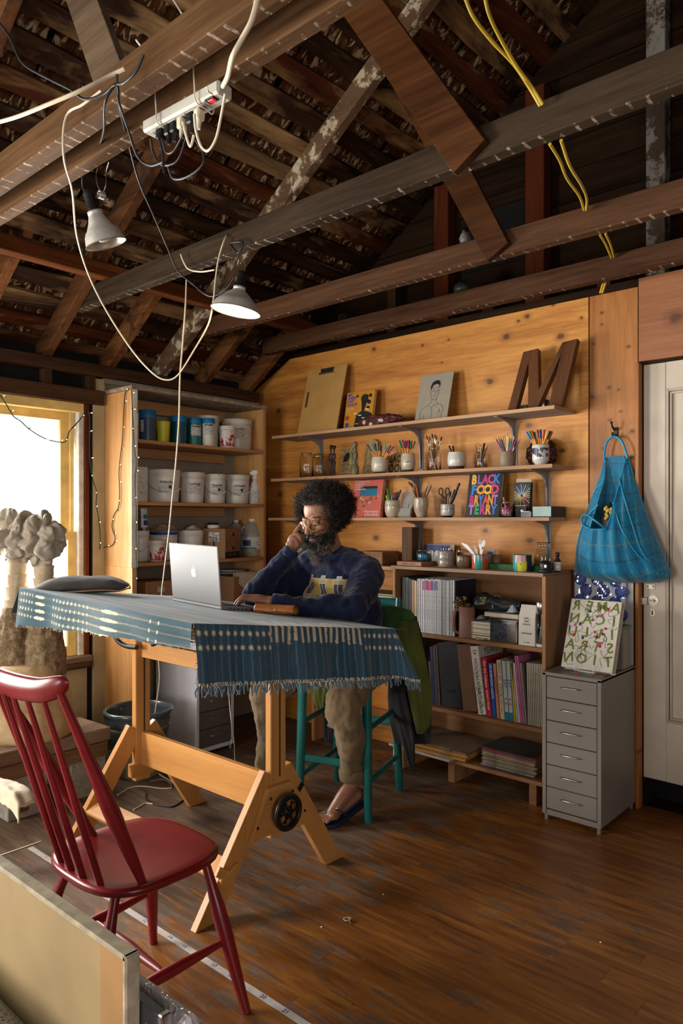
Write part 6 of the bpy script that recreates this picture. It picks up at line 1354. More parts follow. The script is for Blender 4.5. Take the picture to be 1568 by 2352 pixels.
for kind,tx_,ty_,lb in(('knife',1060,1246,'white plastic knife leaning furthest left in the painted pot'),('knife',1068,1249,'white plastic knife second from left in the painted pot'),('fork',1087,1254,'white plastic fork with tines low, in the painted pot'),('fork',1103,1238,'tallest white plastic fork in the painted pot'),('spoon',1113,1240,'white plastic spoon with its bowl up, in the painted pot')):
 tp=at(tx_,ty_,y=y0+{'fork':.012,'knife':-.004}.get(kind,0));p0=Vector((x0-(tp.x-x0)*.25,y0+(tp.y-y0)*.5,TZ+H_*.25));d=tp-p0;L=d.length;R_=frame(p0,d.cross(Vector((0,1,0))).normalized()*-1,d)
 o=thing('plastic_'+kind,lb,kind,p0,0,'white plastic cutlery in the painted pot',rot=R_.to_euler());b=MB();b.prism([(-.0035,0),(.0035,0),(.0045,L*.5),(.0045,L*.62),(-.0045,L*.62),(-.0045,L*.5)],.002)
 if kind=='knife':b.prism([(-.0045,L*.6),(.006,L*.62),(.007,L*.9),(.001,L),(-.005,L*.97)],.0018)
 elif kind=='spoon':b.ell((0,L*.86,.001),(.0115,L*.15,.0022),nu=14,nv=8)
 else:
  b.prism([(-.0045,L*.6),(.0045,L*.6),(.010,L*.72),(.010,L*.80),(-.010,L*.80),(-.010,L*.72)],.0018)
  for k in range(4):b.prism([(-.010+k*.0058,L*.79),(-.010+k*.0058+.0028,L*.79),(-.010+k*.0058+.0022,L),(-.010+k*.0058+.0006,L)],.0018)
 b.build('utensil',M_white,o)
t,W_,H_=lean('picture_card','small framed card with a blue square, behind the painted pot','card',1112,1133,1262,TZ,-.10,.006,None,math.radians(10));MB().box((0,.003,H_/2),(W_,.006,H_)).build('card',mat('grey_frame_card',(.38,.36,.33),.6),t);MB().box((0,-.0006,H_*.8),(W_*.6,.0008,H_*.16)).build('blue_square',mat('slate_blue_print',(.03,.05,.13),.5),t)
pen_pot('paper_cup','small brown paper cup behind the green tray','cup',1128,1152,1274,-.13,TZ,[(.0,.0,0),(.82,.0,0),(1.0,1.0,0)],[mat('brown_paper_cup',(.28,.16,.08),.7)],[],gname='paper cup')
a,b_=at(1120,CY,y=-.21),at(1243,CY,y=-.21);t=thing('pencil_tray','long low green tray lying across the bookcase top','tray',((a.x+b_.x)/2,-.195,TZ));W_=b_.x-a.x;M_grn=mat('bottle_green_plastic',(.008,.10,.012),.4);b=MB()
b.box((0,0,.002),(W_,.06,.004));
for sg in(-1,1):b.box((0,sg*.029,.014),(W_,.003,.028));b.box((sg*(W_/2-.0015),0,.014),(.003,.06,.028))
b.build('tray',M_grn,t)
t,x0,y0,r,H_=pen_pot('painted_pot','pink yellow and navy painted pot in front of the green tray','pot',1178,1220,1274,-.268,TZ,[(.0,.0,0),(.78,.0,0),(.86,.04,0),(.97,.22,0),(1.0,.6,0),(.98,.97,0),(.96,1.0,0)],[mat('teal_white_glaze',(.05,.33,.34),.3,var=.1)],[],gname='yellow painted pot');a=face_angle(x0,y0)
for nme,c,a0,a1,z0,z1 in(('pink_patch',(.60,.28,.34),-.75,.42,.60,.99),('yellow_patch',(.62,.55,.03),-.55,.5,.02,.60),('navy_patch',(.02,.03,.09),.5,1.6,.02,.62),('green_patch',(.01,.05,.03),.42,1.6,.62,.99)):
 pr_=[(.78,.0),(.86,.04),(.97,.22),(1.0,.6),(.98,.97),(.96,1.0)];rr_at=lambda f:next(p0[0]+(p1[0]-p0[0])*(f-p0[1])/(p1[1]-p0[1])for p0,p1 in zip(pr_,pr_[1:])if p0[1]<=f<=p1[1])
 MB().lathe([(r*rr_at(z0+(z1-z0)*i/6)+.0008,H_*(z0+(z1-z0)*i/6))for i in range(7)],14,a0=a+a0,a1=a+a1).build(nme,mat(nme,c,.3),t)
for k in range(6):q=random.Random(k);MB().ell(((r+.0005)*math.cos(a+q.uniform(-.6,1.2)),(r+.0005)*math.sin(a+q.uniform(-.6,1.2)),H_*q.uniform(.2,.85)),(.002,.002,.003),nu=6,nv=4).build('black_fleck',M_ink,t)
t,r,H_=glass_jar('glass_jar','tall empty glass mason jar at the right end of the bookcase top',1227,1270,1246,-.15,TZ,nh=.2,neck=.7)
x0,y0,r=rnd(1236,1268,y=-.27);t=thing('desk_clock','low black round device with a lit white window, before the mason jar','clock',(x0,y0,TZ));H_=zat(1252,1287,y=-.27)-TZ;MB().lathe([(0,0),(r,0),(r,H_*.25),(r*.8,H_*.3),(r*.85,H_*.45),(r*.9,H_*.75),(r*.55,H_*.97),(0,H_)],28).build('body',M_blk,t);a=face_angle(x0,y0)
MB().box((r*.86*math.cos(a),r*.86*math.sin(a),H_*.55),(.004,.008,.012),rot=(0,0,a)).build('lit_window',mat('lit_window_glow',(.9,.8,.7),.4,emit=((1,.85,.65),3)),t)
x0,y0,r=rnd(1272,1288,y=-.20);t=thing('medicine_bottle','small brown glass bottle with a white label and black cap','bottle',(x0,y0,TZ));H_=zat(1280,1269,y=-.20)-TZ;MB().lathe([(0,0),(r,0),(r,H_*.58),(r*.4,H_*.74),(r*.4,H_*.8),(0,H_*.8)],24).build('bottle',mat('amber_glass',(.06,.018,.006),.15,var=.1),t);MB().lathe([(r*1.01,H_*.08),(r*1.01,H_*.52)],14,a0=face_angle(x0,y0)-1.2,a1=face_angle(x0,y0)+1.2).build('paper_label',M_label,t);MB().lathe([(0,H_*.78),(r*.55,H_*.78),(r*.55,H_),(0,H_)],16).build('cap',M_blk,t)
# beside the box shelf: papers and a round black pan lid
t=thing('book_stack','white book with a black edge lying on the box shelf behind the man','book',(1.30,-.16,.90+.01));MB().box((0,0,.022),(.24,.2,.040)).build('pages',mat('white_book',(.66,.62,.56),.6),t);MB().box((0,0,.0435),(.245,.205,.003)).box((0,0,.001),(.245,.205,.003)).build('cover',M_bd,t)
t=thing('magazine','lime-edged magazine lying on the white book behind the man','magazine',(1.30,-.16,.956));MB().box((0,0,.004),(.25,.2,.008)).build('pages',mat('lime_edge',(.4,.42,.2),.6),t);MB().box((0,0,.0085),(.252,.202,.001)).build('cover',MC['green'],t)
p=at(672,1258,y=-.12);t=thing('pot_lid','round pot lid with a dark rim leaning in the corner behind the man’s hand','lid',(p.x,-.12,1.128),rot=(math.radians(-18),0,0));MB().tube([(.10*math.cos(2*PI*i/40),0,.10+.10*math.sin(2*PI*i/40))for i in range(40)],.006,8,closed=True).build('rim',M_blk,t);MB().lathe([(0,.022),(.05,.016),(.098,0),(.098,-.003),(0,.015)],36,Matrix.Translation((0,0,.10))@Matrix.Rotation(PI/2,4,'X')).build('disc',mat('smoky_glass_lid',(.20,.18,.15),.2,var=.15,trans=.3),t);MB().ell((0,-.03,.10),(.014,.012,.014),nu=12,nv=8).build('knob',M_blk,t)
# ================================================================== OVER THE STEEL CABINET: sheets, book on its stand; the blue bag
p0,p1=at(1322,CY,y=-.012),at(1456,CY,y=-.012);zt=zat(1390,1330,y=-.01);zb_=.692
t=thing('backing_board','white foam board standing behind the flowered book, against the wall','board',((p0.x+p1.x)/2,-.030,zb_));W_=p1.x-p0.x;MB().box((0,.008,(zt-zb_)/2),(W_,.006,zt-zb_)).build('board',mat('white_foam_board',(.62,.60,.60),.5,var=.04),t)
p0,p1=at(1320,CY,y=-.045),at(1438,CY,y=-.045);t=thing('print_sheet','sheet of blue flower rosettes in shiny clear wrap, behind the flowered book','print',((p0.x+p1.x)/2,-.050,zb_));W_=p1.x-p0.x;H_=zat(1390,1318,y=-.05)-zb_
MB().box((0,0,H_/2),(W_,.004,H_)).build('sheet',mat('pale_sheet',(.55,.56,.60),.5),t);M_bf=mat('ultramarine_print',(.025,.07,.32),.5,var=.3,vs=50);M_bf2=mat('pale_blue_print',(.25,.36,.62),.5)
for i in range(3):
 for j in range(5):
  x,z=-W_*.34+i*W_*.34+(.02 if j%2 else-.01),H_*(.93-j*.125);R_=.032
  MB().lathe([(0,0),(R_,0),(R_,-.0006),(0,-.0008)],22,Matrix.Translation((x,-.0025,z))@Matrix.Rotation(PI/2,4,'X')).build('rosette',M_bf,t)
  b=MB()
  for k in range(10):a=2*PI*k/10;b.bar((x+.006*math.cos(a),-.0036,z+.006*math.sin(a)),(x+.027*math.cos(a),-.0036,z+.027*math.sin(a)),.0016,.0006,up=(0,1,0))
  rr_o=b.build('petal_lines',M_bf2,t);rr_o['kind']='stuff'
def fn_w(u,v):return(-W_*.52+W_*1.04*u,-.008-.007*abs(mnoise.noise(Vector((u*6,v*9,3))))-.003,H_*1.02*v)
MB().grid(34,40,fn_w,sm=False).build('clear_wrap',thin_glass('clear_film',(.97,.97,.98),.35),t)
t,W_,H_=lean('art_book','white art book with scrambled green letters and flowers, on a wire stand','book',1288,1405,1377,.705,-.34,.03,None,math.radians(21))
M_wc=mat('white_book_cover',(.70,.64,.56),.4,var=.04);book_body(t,W_,H_,.042,M_wc,mat('green_edge_pages',(.5,.48,.36),.7,var=.15,vs=80));M_gl=mat('olive_green_print',(.14,.20,.02),.5,var=.2)
for i,row in enumerate(('AMER','ICAN','ILLU','STRA','TION')):
 for j,c_ in enumerate(row):
  text(c_,H_*.20,M_gl,t,frame((W_*(.40-j*.26),-.001,H_*(.90-i*.19)),(-1,0,0),(0,0,1))@Matrix.Rotation(random.Random(i*7+j).uniform(-.2,.2),4,'Z'),.0004,bold=.001)
q=random.Random(77);b1,b2=MB(),MB()
for k in range(46):
 x,z=q.uniform(-.42,.42)*W_,q.uniform(.14,.95)*H_;a=q.uniform(0,6.28);s_=q.uniform(.018,.05);pts=spline([(x,-.0014,z),(x+s_*math.cos(a),-.0014,z+s_*math.sin(a)),(x+s_*1.2*math.cos(a+.9),-.0014,z+s_*1.2*math.sin(a+.9))],4)
 pts=[Vector((max(-W_*.47,min(W_*.47,p.x)),p.y,max(.01,min(H_*.98,p.z))))for p in pts];(b1 if k%2 else b2).tube(pts,.0008,4)
o1=b1.build('vine_lines',M_gl,t);o2=b2.build('stem_lines',mat('dark_stem_print',(.06,.05,.06),.5),t);o1['kind']='stuff';o2['kind']='stuff'
for k in range(17):MB().ell((q.uniform(-.40,.40)*W_,-.0012,q.uniform(.25,.92)*H_),(q.uniform(.005,.010),.0012,q.uniform(.004,.009)),rot=(0,q.random()*3,0),nu=8,nv=5).build('flower_print',PM[q.choice(('red','pink','maroon','orange','navy'))],t)
t=thing('wire_stand','white wire book stand holding up the flowered book','stand',((at(1345,CY,y=-.34).x),-.30,.692));b=MB()
for sg in(-1,1):b.tube(spline([(sg*.045,.15,.16),(sg*.045,.08,.0035),(sg*.045,-.035,.0035),(sg*.045,-.062,.012),(sg*.045,-.064,.045)],5),.0028,6)
b.tube([(-.045,-.035,.0035),(.045,-.035,.0035)],.0028,6);b.tube([(-.045,.12,.1),(.045,.12,.1)],.0028,6);b.build('wire',M_white,t)
t=thing('picture_book','thin picture book with a bright spine under the wire stand','book',((at(1352,CY,y=-.36).x),-.33,.6915));MB().box((0,0,.0015),(.15,.10,.003)).build('cover',paint_patches('bright_spine',[(.05,.12,.3),(.5,.3,.03),(.05,.25,.1),(.4,.05,.05)],40),t)
t.location.z=.6905
t=thing('plastic_tub','clear lidded plastic tub squeezed behind the flowered book','tub',(at(1428,CY,y=-.12).x,-.13,.692));MB().box((0,0,.095),(.055,.11,.19),bv=.006).build('tub',mat('clear_tub_plastic',(.42,.40,.37),.2,trans=.6),t);MB().box((0,0,.196),(.062,.118,.014),bv=.004).build('lid',mat('dull_green_lid',(.16,.24,.10),.4),t)
hk=at(1411,992,y=-.02);t=thing('coat_hook','black double coat hook screwed to the plywood strip','hook',(hk.x,-.0,hk.z));b=MB();b.box((0,-.004,.0),(.022,.006,.05),bv=.002);b.tube(spline([(0,-.006,.014),(0,-.03,.012),(0,-.05,.026),(-.002,-.055,.040)],5),.0045,8);b.ell((-.002,-.055,.042),.007,nu=10,nv=8);b.tube(spline([(0,-.006,-.012),(0,-.022,-.026),(0,-.040,-.026),(0,-.048,-.012)],5),.0045,8);b.ell((0,-.048,-.010),.006,nu=10,nv=8);b.build('hook',M_dk,t)
def build_bag():
 BY=-.045;rows=[(1050,1386,1438),(1075,1380,1446),(1100,1372,1453),(1150,1353,1470),(1200,1337,1487),(1250,1325,1508),(1290,1319,1525),(1315,1319,1537),(1328,1345,1533),(1338,1385,1508)]
 opn=[(1050,1389,1435),(1100,1391,1430),(1150,1387,1426),(1190,1380,1420),(1214,1372,1414)]
 def lerp_rows(R,y):
  if y<=R[0][0]:return R[0][1:]
  for a,b in zip(R,R[1:]):
   if y<=b[0]:f=(y-a[0])/(b[0]-a[0]);return tuple(a[i]+(b[i]-a[i])*f for i in(1,2))
  return R[-1][1:]
 t=thing('tote_bag','turquoise plaid mesh shopping bag hanging from the coat hook','bag',(at(1411,CY,y=BY).x,BY,zat(1411,1338,y=BY)))
 NR,NC=120,96;ys=[1050+(1338-1050)*i/NR for i in range(NR+1)]
 def dep(y):f=(y-1050)/288;return.012+.15*math.sin(min(1,f*1.05)*PI*.62)**1.3*(1 if f<.9 else math.sqrt(max(0.05,1-((f-.9)/.1)**2)))
 def pt(y,u,front):
  l,r_=lerp_rows(rows,y);px=l+(r_-l)*u;prof=max(0.0,math.sin(PI*u))**.55;f=(y-1050)/288
  fold=.010*math.sin(u*17+f*5)*f+.006*math.sin(u*41+3*f)
  p=at(px,y,y=BY);return Vector((p.x,BY+.02-(dep(y)*prof+fold*prof if front else.004),p.z))
 vs=[];fs=[];uv=[]
 for front in(0,1):
  base=len(vs)
  for i,y in enumerate(ys):
   for j in range(NC+1):vs.append(pt(y,j/NC,front));uv.append((j/NC,i/NR))
  for i in range(NR):
   l,r_=lerp_rows(rows,ys[i]);o=lerp_rows(opn,ys[i])
   for j in range(NC):
    px=l+(r_-l)*(j+.5)/NC
    if front and ys[i]<1213 and o[0]<px<o[1]:continue
    q_=base+i*(NC+1)+j;fs.append((q_,q_+1,q_+NC+2,q_+NC+1)if not front else(q_,q_+NC+1,q_+NC+2,q_+1))
 b=MB();b.add(vs,fs,0,True);o=b.build('body',vcol_mat('turquoise_mesh_cloth',.55,.2,.25,700,.08,30,.10),t,world=True)
 uvn=np.array(uv);c=np.tile(np.array([.006,.215,.40]),(len(uv),1));u,v=uvn.T;x=(u-.5)*(1+v*.6);yy=v+.10*(u-.5)**2*4*v
 def line(w_,per,off,wd,colr,m):
  k=np.abs(((w_/per+off)%1)-.5)<wd;c[k]=c[k]*(1-m)+np.array(colr)*m
 line(x,.22,.1,.022,(.30,.30,.03),.6);line(x,.22,.6,.022,(.10,.015,.08),.7);line(x,.22,.35,.018,(.01,.06,.12),.6);line(yy,.26,.3,.02,(.01,.05,.10),.55);line(yy,.26,.8,.018,(.20,.25,.05),.5)
 vcol(o,c);Mb=mat('turquoise_binding',(.01,.25,.45),.4,var=.06)
 def on_front(px,y):l,r_=lerp_rows(rows,y);return pt(y,(px-l)/(r_-l),1)+Vector((0,-.003,0))
 part(MB().tube([on_front(px,y)for y,px,_ in opn],.004,6),'binding',Mb,t);part(MB().tube([on_front(px,y)for y,_,px in opn],.004,6),'binding',Mb,t);part(MB().tube([on_front(1372+(1414-1372)*i/8,1214+2*math.sin(i*PI/8))for i in range(9)],.004,6),'binding',Mb,t)
 for pth in(((1426,1098),(1446,1150),(1466,1210),(1490,1270),(1528,1318)),((1422,1155),(1445,1210),(1475,1265),(1520,1318)),((1391,1107),(1370,1125),(1348,1165)),((1390,1160),(1358,1190),(1332,1240),(1321,1310))):
  part(MB().tube(spline([on_front(*p)for p in pth],8),.0042,6),'seam',Mb,t)
 part(MB().tube([pt(y,1,1)for y in ys[::6]],.0035,6),'seam',Mb,t);part(MB().tube([pt(y,0,1)for y in ys[::6]],.0035,6),'seam',Mb,t);part(MB().tube([at(px,1050,y=BY)for px in range(1386,1440,6)],.004,6),'binding',Mb,t)
 hp=[at(px,py,y=BY+.004)for px,py in((1387,1056),(1388,1035),(1395,1012),(1411,1003),(1426,1012),(1436,1035),(1441,1053))];part(MB().tube(spline(hp,6),.0062,8),'handle',Mb,t)
 h2=[on_front(1374,1214),on_front(1352,1205)+Vector((0,-.02,0)),on_front(1352,1188)+Vector((0,-.045,0)),on_front(1372,1183)+Vector((0,-.055,0)),on_front(1398,1198)+Vector((0,-.04,0)),on_front(1413,1214)];part(MB().tube(spline(h2,6),.0055,8),'handle',Mb,t)
 g=thing('bag_filling','dark bundle with yellow print showing inside the turquoise bag','bundle',at(1400,1198,y=BY-.045));bb=MB();q=random.Random(4)
 bb.grid(20,12,lambda u,v:tuple(Vector((.042*math.cos(2*PI*u)*math.sin(PI*v)*(1+.3*mnoise.noise(Vector((u*6,v*5,0)))),.030*math.sin(2*PI*u)*math.sin(PI*v),-.09+.19*v))),sm=False);bb.build('bundle',mat('black_cloth_bundle',(.012,.012,.012),.6),g)
 for k in range(6):MB().ell((.006+q.uniform(-.016,.022),-.030+q.uniform(-.004,.002),.035+q.uniform(-.03,.035)),(.009,.006,.014),rot=(0,q.uniform(-1,1),0),nu=8,nv=6).build('yellow_scrap',mat('ochre_scrap_%d'%k,(.55,.36,.06),.6),g)
build_bag()
# ================================================================== THE MAN AT THE DESK
SKIN=None
def skin_mat():
 m,t,b=nt('warm_brown_skin');v=coords(t);n=noise(t,v,22,4);n2=noise(t,v,240,2)
 t.links.new(ramp(t,n,[(.3,(.215,.088,.046)),(.7,(.33,.150,.082))]),b.inputs['Base Color']);b.inputs['Roughness'].default_value=.42
 b.inputs['Subsurface Weight'].default_value=.06;b.inputs['Subsurface Radius'].default_value=(.6,.25,.12);b.inputs['Subsurface Scale'].default_value=.01
 bump(t,b,n2,.12,.001);return m
SKIN=skin_mat()
man=thing('person','bearded person with a dark afro, glasses and navy sweatshirt, hand to cheek at the laptop','person',(1.63,-.86,0))
HC=Vector((1.635,-1.09,1.40));HF=Vector((.06,-.955,-.27)).normalized();HR=HF.cross(Vector((0,0,1))).normalized();HU=HR.cross(HF)
HM=Matrix.Translation(HC)@Matrix((HR,HF,HU)).transposed().to_4x4()
def limb(b,pts,r,n=14):
 b.tube(spline(pts,5),[x.y for x in spline([(i,q,0)for i,q in enumerate(r)],5)],n)
 b.ell(pts[0],r[0]*.98,nu=n,nv=8);b.ell(pts[-1],r[-1]*.98,nu=n,nv=8)
b=MB();b.T=HM
b.ell((0,-.012,.046),(.074,.095,.086),nu=28,nv=18);b.ell((0,.030,-.018),(.064,.060,.085),nu=24,nv=16);b.ell((0,.034,-.072),(.052,.050,.044),nu=20,nv=12);b.ell((0,.066,-.104),(.024,.020,.020))
for s in(-1,1):
 b.ell((s*.043,.060,-.020),(.024,.024,.019));b.ell((s*.076,-.006,-.010),(.010,.018,.030),rot=(0,0,-s*.3));b.ell((s*.0125,.101,-.037),(.0105,.012,.0088));b.ell((s*.031,.078,.0055),(.0165,.0125,.0125))
 b.tube([(s*.050,.070,.020),(s*.032,.081,.026),(s*.012,.085,.022)],[.007,.0095,.008],8)
b.tube([(0,.084,.020),(0,.095,.002),(0,.108,-.018),(0,.115,-.031)],[.0085,.0085,.0105,.0128],10);b.ell((0,.114,-.033),(.0135,.0125,.0115))
b.ell((0,.083,-.060),(.026,.012,.012));b.ell((0,.085,-.077),(.024,.011,.010))
b.T=None
limb(b,[(1.645,-.985,1.20),(1.640,-1.040,1.27),(1.637,-1.075,1.345)],[.046,.059,.062])
# trunk and limbs, under the clothes except at neck, hands and foot
b.ell((1.64,-.955,1.07),(.145,.080,.13),nu=20,nv=12);b.ell((1.635,-.87,.88),(.15,.12,.17),nu=20,nv=12);b.ell((1.63,-.80,.72),(.155,.125,.11),nu=20,nv=12)
b.tube([(1.47,-1.00,1.16),(1.645,-.975,1.175),(1.82,-.98,1.16)],[.042,.045,.042],12)
RW_=Vector((1.562,-1.222,1.240));limb(b,[(1.455,-1.02,1.175),(1.435,-1.18,1.10),(1.43,-1.325,1.035)],[.042,.036,.028]);limb(b,[(1.43,-1.325,1.035),(1.495,-1.275,1.135),RW_],[.028,.028,.0262])
LW_=Vector((1.695,-1.475,1.048));limb(b,[(1.835,-1.0,1.165),(1.90,-1.13,1.08),(1.955,-1.245,1.003)],[.042,.036,.028]);limb(b,[(1.955,-1.245,1.003),(1.84,-1.36,1.018),LW_],[.028,.028,.026])
def finger(b,pts,r):b.tube(spline(pts,4),[p.y for p in spline([(i,q,0)for i,q in enumerate(r)],4)],10);b.ell(pts[-1],r[-1]*.99,nu=10,nv=6)
# raised right hand: index along the cheek, the others curled against the beard
HO=Vector((-.012,-.006,-.024))
K=[HO+Vector(p)for p in((1.590,-1.199,1.364),(1.589,-1.216,1.352),(1.582,-1.226,1.336),(1.573,-1.231,1.319))]
for k in K:b.tube([RW_+(k-RW_)*.02,RW_.lerp(k,.6),k],[.021,.0165,.0118],10)
b.ell(tuple((RW_+K[1]+K[2])/3),(.022,.018,.034),nu=14,nv=10)
finger(b,[K[0],HO+Vector((1.598,-1.184,1.390)),HO+Vector((1.603,-1.170,1.407))],[.0112,.0098,.0082]);finger(b,[K[1],HO+Vector((1.612,-1.206,1.354)),HO+Vector((1.622,-1.195,1.328)),HO+Vector((1.614,-1.186,1.314))],[.0112,.0102,.0092,.0080])
finger(b,[K[2],HO+Vector((1.604,-1.218,1.334)),HO+Vector((1.613,-1.205,1.308)),HO+Vector((1.606,-1.193,1.297))],[.0108,.0098,.0090,.0078]);finger(b,[K[3],HO+Vector((1.592,-1.223,1.315)),HO+Vector((1.600,-1.210,1.292)),HO+Vector((1.594,-1.198,1.283))],[.0098,.0088,.0080,.0070])
finger(b,[RW_+Vector((-.004,.014,.018)),HO+Vector((1.568,-1.178,1.300)),HO+Vector((1.574,-1.158,1.322)),HO+Vector((1.580,-1.146,1.338))],[.016,.0125,.0108,.0088])
# left hand typing: arched, palm down, fingers along -x
d=Vector((-.86,-.50,0));pv=Vector((-.50,.86,0))
Kc=LW_+d*.082+Vector((0,0,.016))
KL=[Kc+pv*o+Vector((0,0,z))for o,z in((.032,-.002),(.011,.002),(-.010,0),(-.030,-.006))]
for k in KL:b.tube([LW_,LW_.lerp(k,.6)+Vector((0,0,.003)),k],[.021,.0165,.0115],10)
b.ell(tuple(LW_.lerp(Kc,.55)+Vector((0,0,-.004))),(.036,.034,.015),rot=(0,0,.52),nu=16,nv=10)
for k,L,sp,lift in((KL[0],1.0,.10,.0),(KL[1],1.08,.03,.003),(KL[2],1.0,-.05,.0),(KL[3],.80,-.16,.0)):
 dd=(d+pv*sp).normalized();finger(b,[k,k+dd*.036*L+Vector((0,0,.001)),k+dd*.060*L+Vector((0,0,-.017)),k+dd*.072*L+Vector((0,0,-.034+lift))],[.0110,.0098,.0090,.0076])
finger(b,[LW_+d*.02+pv*.018,LW_+d*.05+pv*.046+Vector((0,0,-.004)),LW_+d*.078+pv*.056+Vector((0,0,-.014))],[.0145,.0120,.0088])
# legs
LH,LK,LA=(1.72,-.80,.70),(1.795,-1.115,.555),(1.765,-1.015,.155)
RH_,RK,RAk=(1.55,-.82,.70),(1.30,-1.14,.535),(1.215,-1.055,.10)
limb(b,[LH,((LH[0]+LK[0])/2,(LH[1]+LK[1])/2,.655),LK],[.080,.070,.052]);limb(b,[LK,(1.79,-1.05,.40),LA],[.050,.050,.033])
limb(b,[RH_,((RH_[0]+RK[0])/2,(RH_[1]+RK[1])/2,.65),RK],[.080,.070,.052]);limb(b,[RK,(1.265,-1.075,.33),RAk],[.050,.050,.033])
# left foot, heel lifted, in the flip-flop
fd=Vector((-.20,-.98,0)).normalized();fp=Vector((fd.y,-fd.x,0))*-1
heel=Vector((1.775,-.985,.105));ball=heel+fd*.155+Vector((0,0,-.062))
limb(b,[LA,Vector(LA).lerp(ball,.42)+Vector((0,0,.006)),ball+Vector((0,0,.006))],[.034,.034,.026]);b.ell(tuple(heel),(.030,.036,.028));b.tube([heel,heel.lerp(ball,.5),ball],[.028,.026,.026],12)
for o in(-.022,0,.022):b.ell(tuple(ball+fp*o),(.020,.030,.016))
for o,L,r in((-.034,.062,.0125),(-.014,.060,.0092),(.003,.055,.0088),(.018,.048,.0084),(.031,.038,.0082)):
 finger(b,[ball+fp*o*.95+fd*.006,ball+fp*o+fd*(.01+L*.55)+Vector((0,0,-.003)),ball+fp*o+fd*(.01+L)+Vector((0,0,-.011))],[r*1.1,r,r*.95])
limb(b,[RAk,(1.20,-1.12,.055),(1.195,-1.20,.045)],[.034,.032,.026])
def body_mods(o):
 q=o.modifiers.new('remesh','REMESH');q.mode='VOXEL';q.voxel_size=.0032;q.use_smooth_shade=True
 q=o.modifiers.new('smooth','SMOOTH');q.factor=.5;q.iterations=3
body=b.build('body',SKIN,man,world=True,mods=body_mods)
# face details
M_lip=mat('lip_skin',(.20,.075,.062),.4,var=.1,vs=60);M_eyew=mat('eye_white',(.55,.50,.45),.2,var=.03);M_iris=mat('dark_iris',(.015,.008,.005),.15)
def hpart(bm,name,m,par=man,**k):return bm.build(name,m,par,world=True,**k)
b=MB();b.T=HM;b.tube([(-.023,.086,-.064),(-.010,.0955,-.0605),(0,.0945,-.062),(.010,.0955,-.0605),(.023,.086,-.064)],[.002,.0052,.005,.0052,.002],8);b.tube([(-.022,.086,-.066),(-.008,.0950,-.0735),(.008,.0950,-.0735),(.022,.086,-.066)],[.002,.0062,.0062,.002],8);hpart(b,'lips',M_lip)
for s in(-1,1):
 b=MB();b.T=HM;b.ell((s*.031,.0805,.0005),(.0125,.0100,.0072),nu=16,nv=10);e=hpart(b,'eye',M_eyew);b=MB();b.T=HM;b.ell((s*.031-.001,.0895,-.0018),(.0052,.0022,.0048),nu=14,nv=8);hpart(b,'iris',M_iris,e)
 b=MB();b.T=HM;b.tube([(s*.044,.083,.0015),(s*.031,.0925,-.0005),(s*.019,.086,.0008)],[.001,.0014,.001],6);hpart(b,'lashes',M_iris,e)
 b=MB();b.T=HM;q=random.Random(s+3)
 for k in range(46):u=q.random();x=s*(.014+.038*u);b.tube([(x,.0905-.022*u*u,.0275+.006*math.sin(u*2.6)+q.uniform(-.003,.003)),(x+s*.006,.0925-.022*u*u-.002,.0295+.006*math.sin(u*2.6)+q.uniform(-.003,.004))],.0006,3,caps=False)
 br=hpart(b,'eyebrow',M_iris);br['kind']='stuff'
 # hair: a big soft afro of coiled strands over a dense core
def hair_mat(name,c0,c1,scale=80):
 m,t,b=nt(name);v=coords(t);t.links.new(ramp(t,noise(t,v,scale,2),[(.35,c0),(.65,c1)]),b.inputs['Base Color']);b.inputs['Roughness'].default_value=.55;b.inputs['Specular IOR Level'].default_value=.25;return m
HAIR=hair_mat('black_coiled_hair',(.006,.0045,.004),(.028,.019,.014));HAIRG=hair_mat('grey_beard_hair',(.05,.042,.034),(.34,.30,.25),60);HAIRD=hair_mat('dark_beard_hair',(.010,.007,.005),(.05,.038,.03),60)
HCEN=Vector((0,-.045,.048));HRAD=Vector((.152,.140,.128))
def face_open(p):
 """true where the face must stay clear of hair (head coordinates)"""
 return p.y>.045+.35*max(0,abs(p.x)-.055)and p.z<.088 and abs(p.x)<.082
def hair_r(d):return 1+.10*mnoise.noise(d*2.2+Vector((3,1,7)))+.06*mnoise.noise(d*5)
def curl_curves(name,specs,mats,parent,rad):
 cu=bpy.data.curves.new(name,'CURVE');cu.dimensions='3D';cu.bevel_depth=rad;cu.bevel_resolution=0;cu.use_fill_caps=False
 for m in mats:cu.materials.append(m)
 for pts,mi in specs:
  sp=cu.splines.new('POLY');sp.points.add(len(pts)-1)
  sp.points.foreach_set('co',[c for p in pts for c in(p.x,p.y,p.z,1)]);sp.material_index=mi
 o=bpy.data.objects.new(name,cu);COL.objects.link(o);dg=bpy.context.evaluated_depsgraph_get();me=bpy.data.meshes.new_from_object(o.evaluated_get(dg));bpy.data.objects.remove(o)
 o=bpy.data.objects.new(name,me);COL.objects.link(o);o.parent=parent;o.matrix_parent_inverse=LW[parent.name].inverted();LW[o.name]=Matrix.Identity(4);o['kind']='stuff';return o
b=MB();b.T=HM;nu,nv=72,44
vs=[];
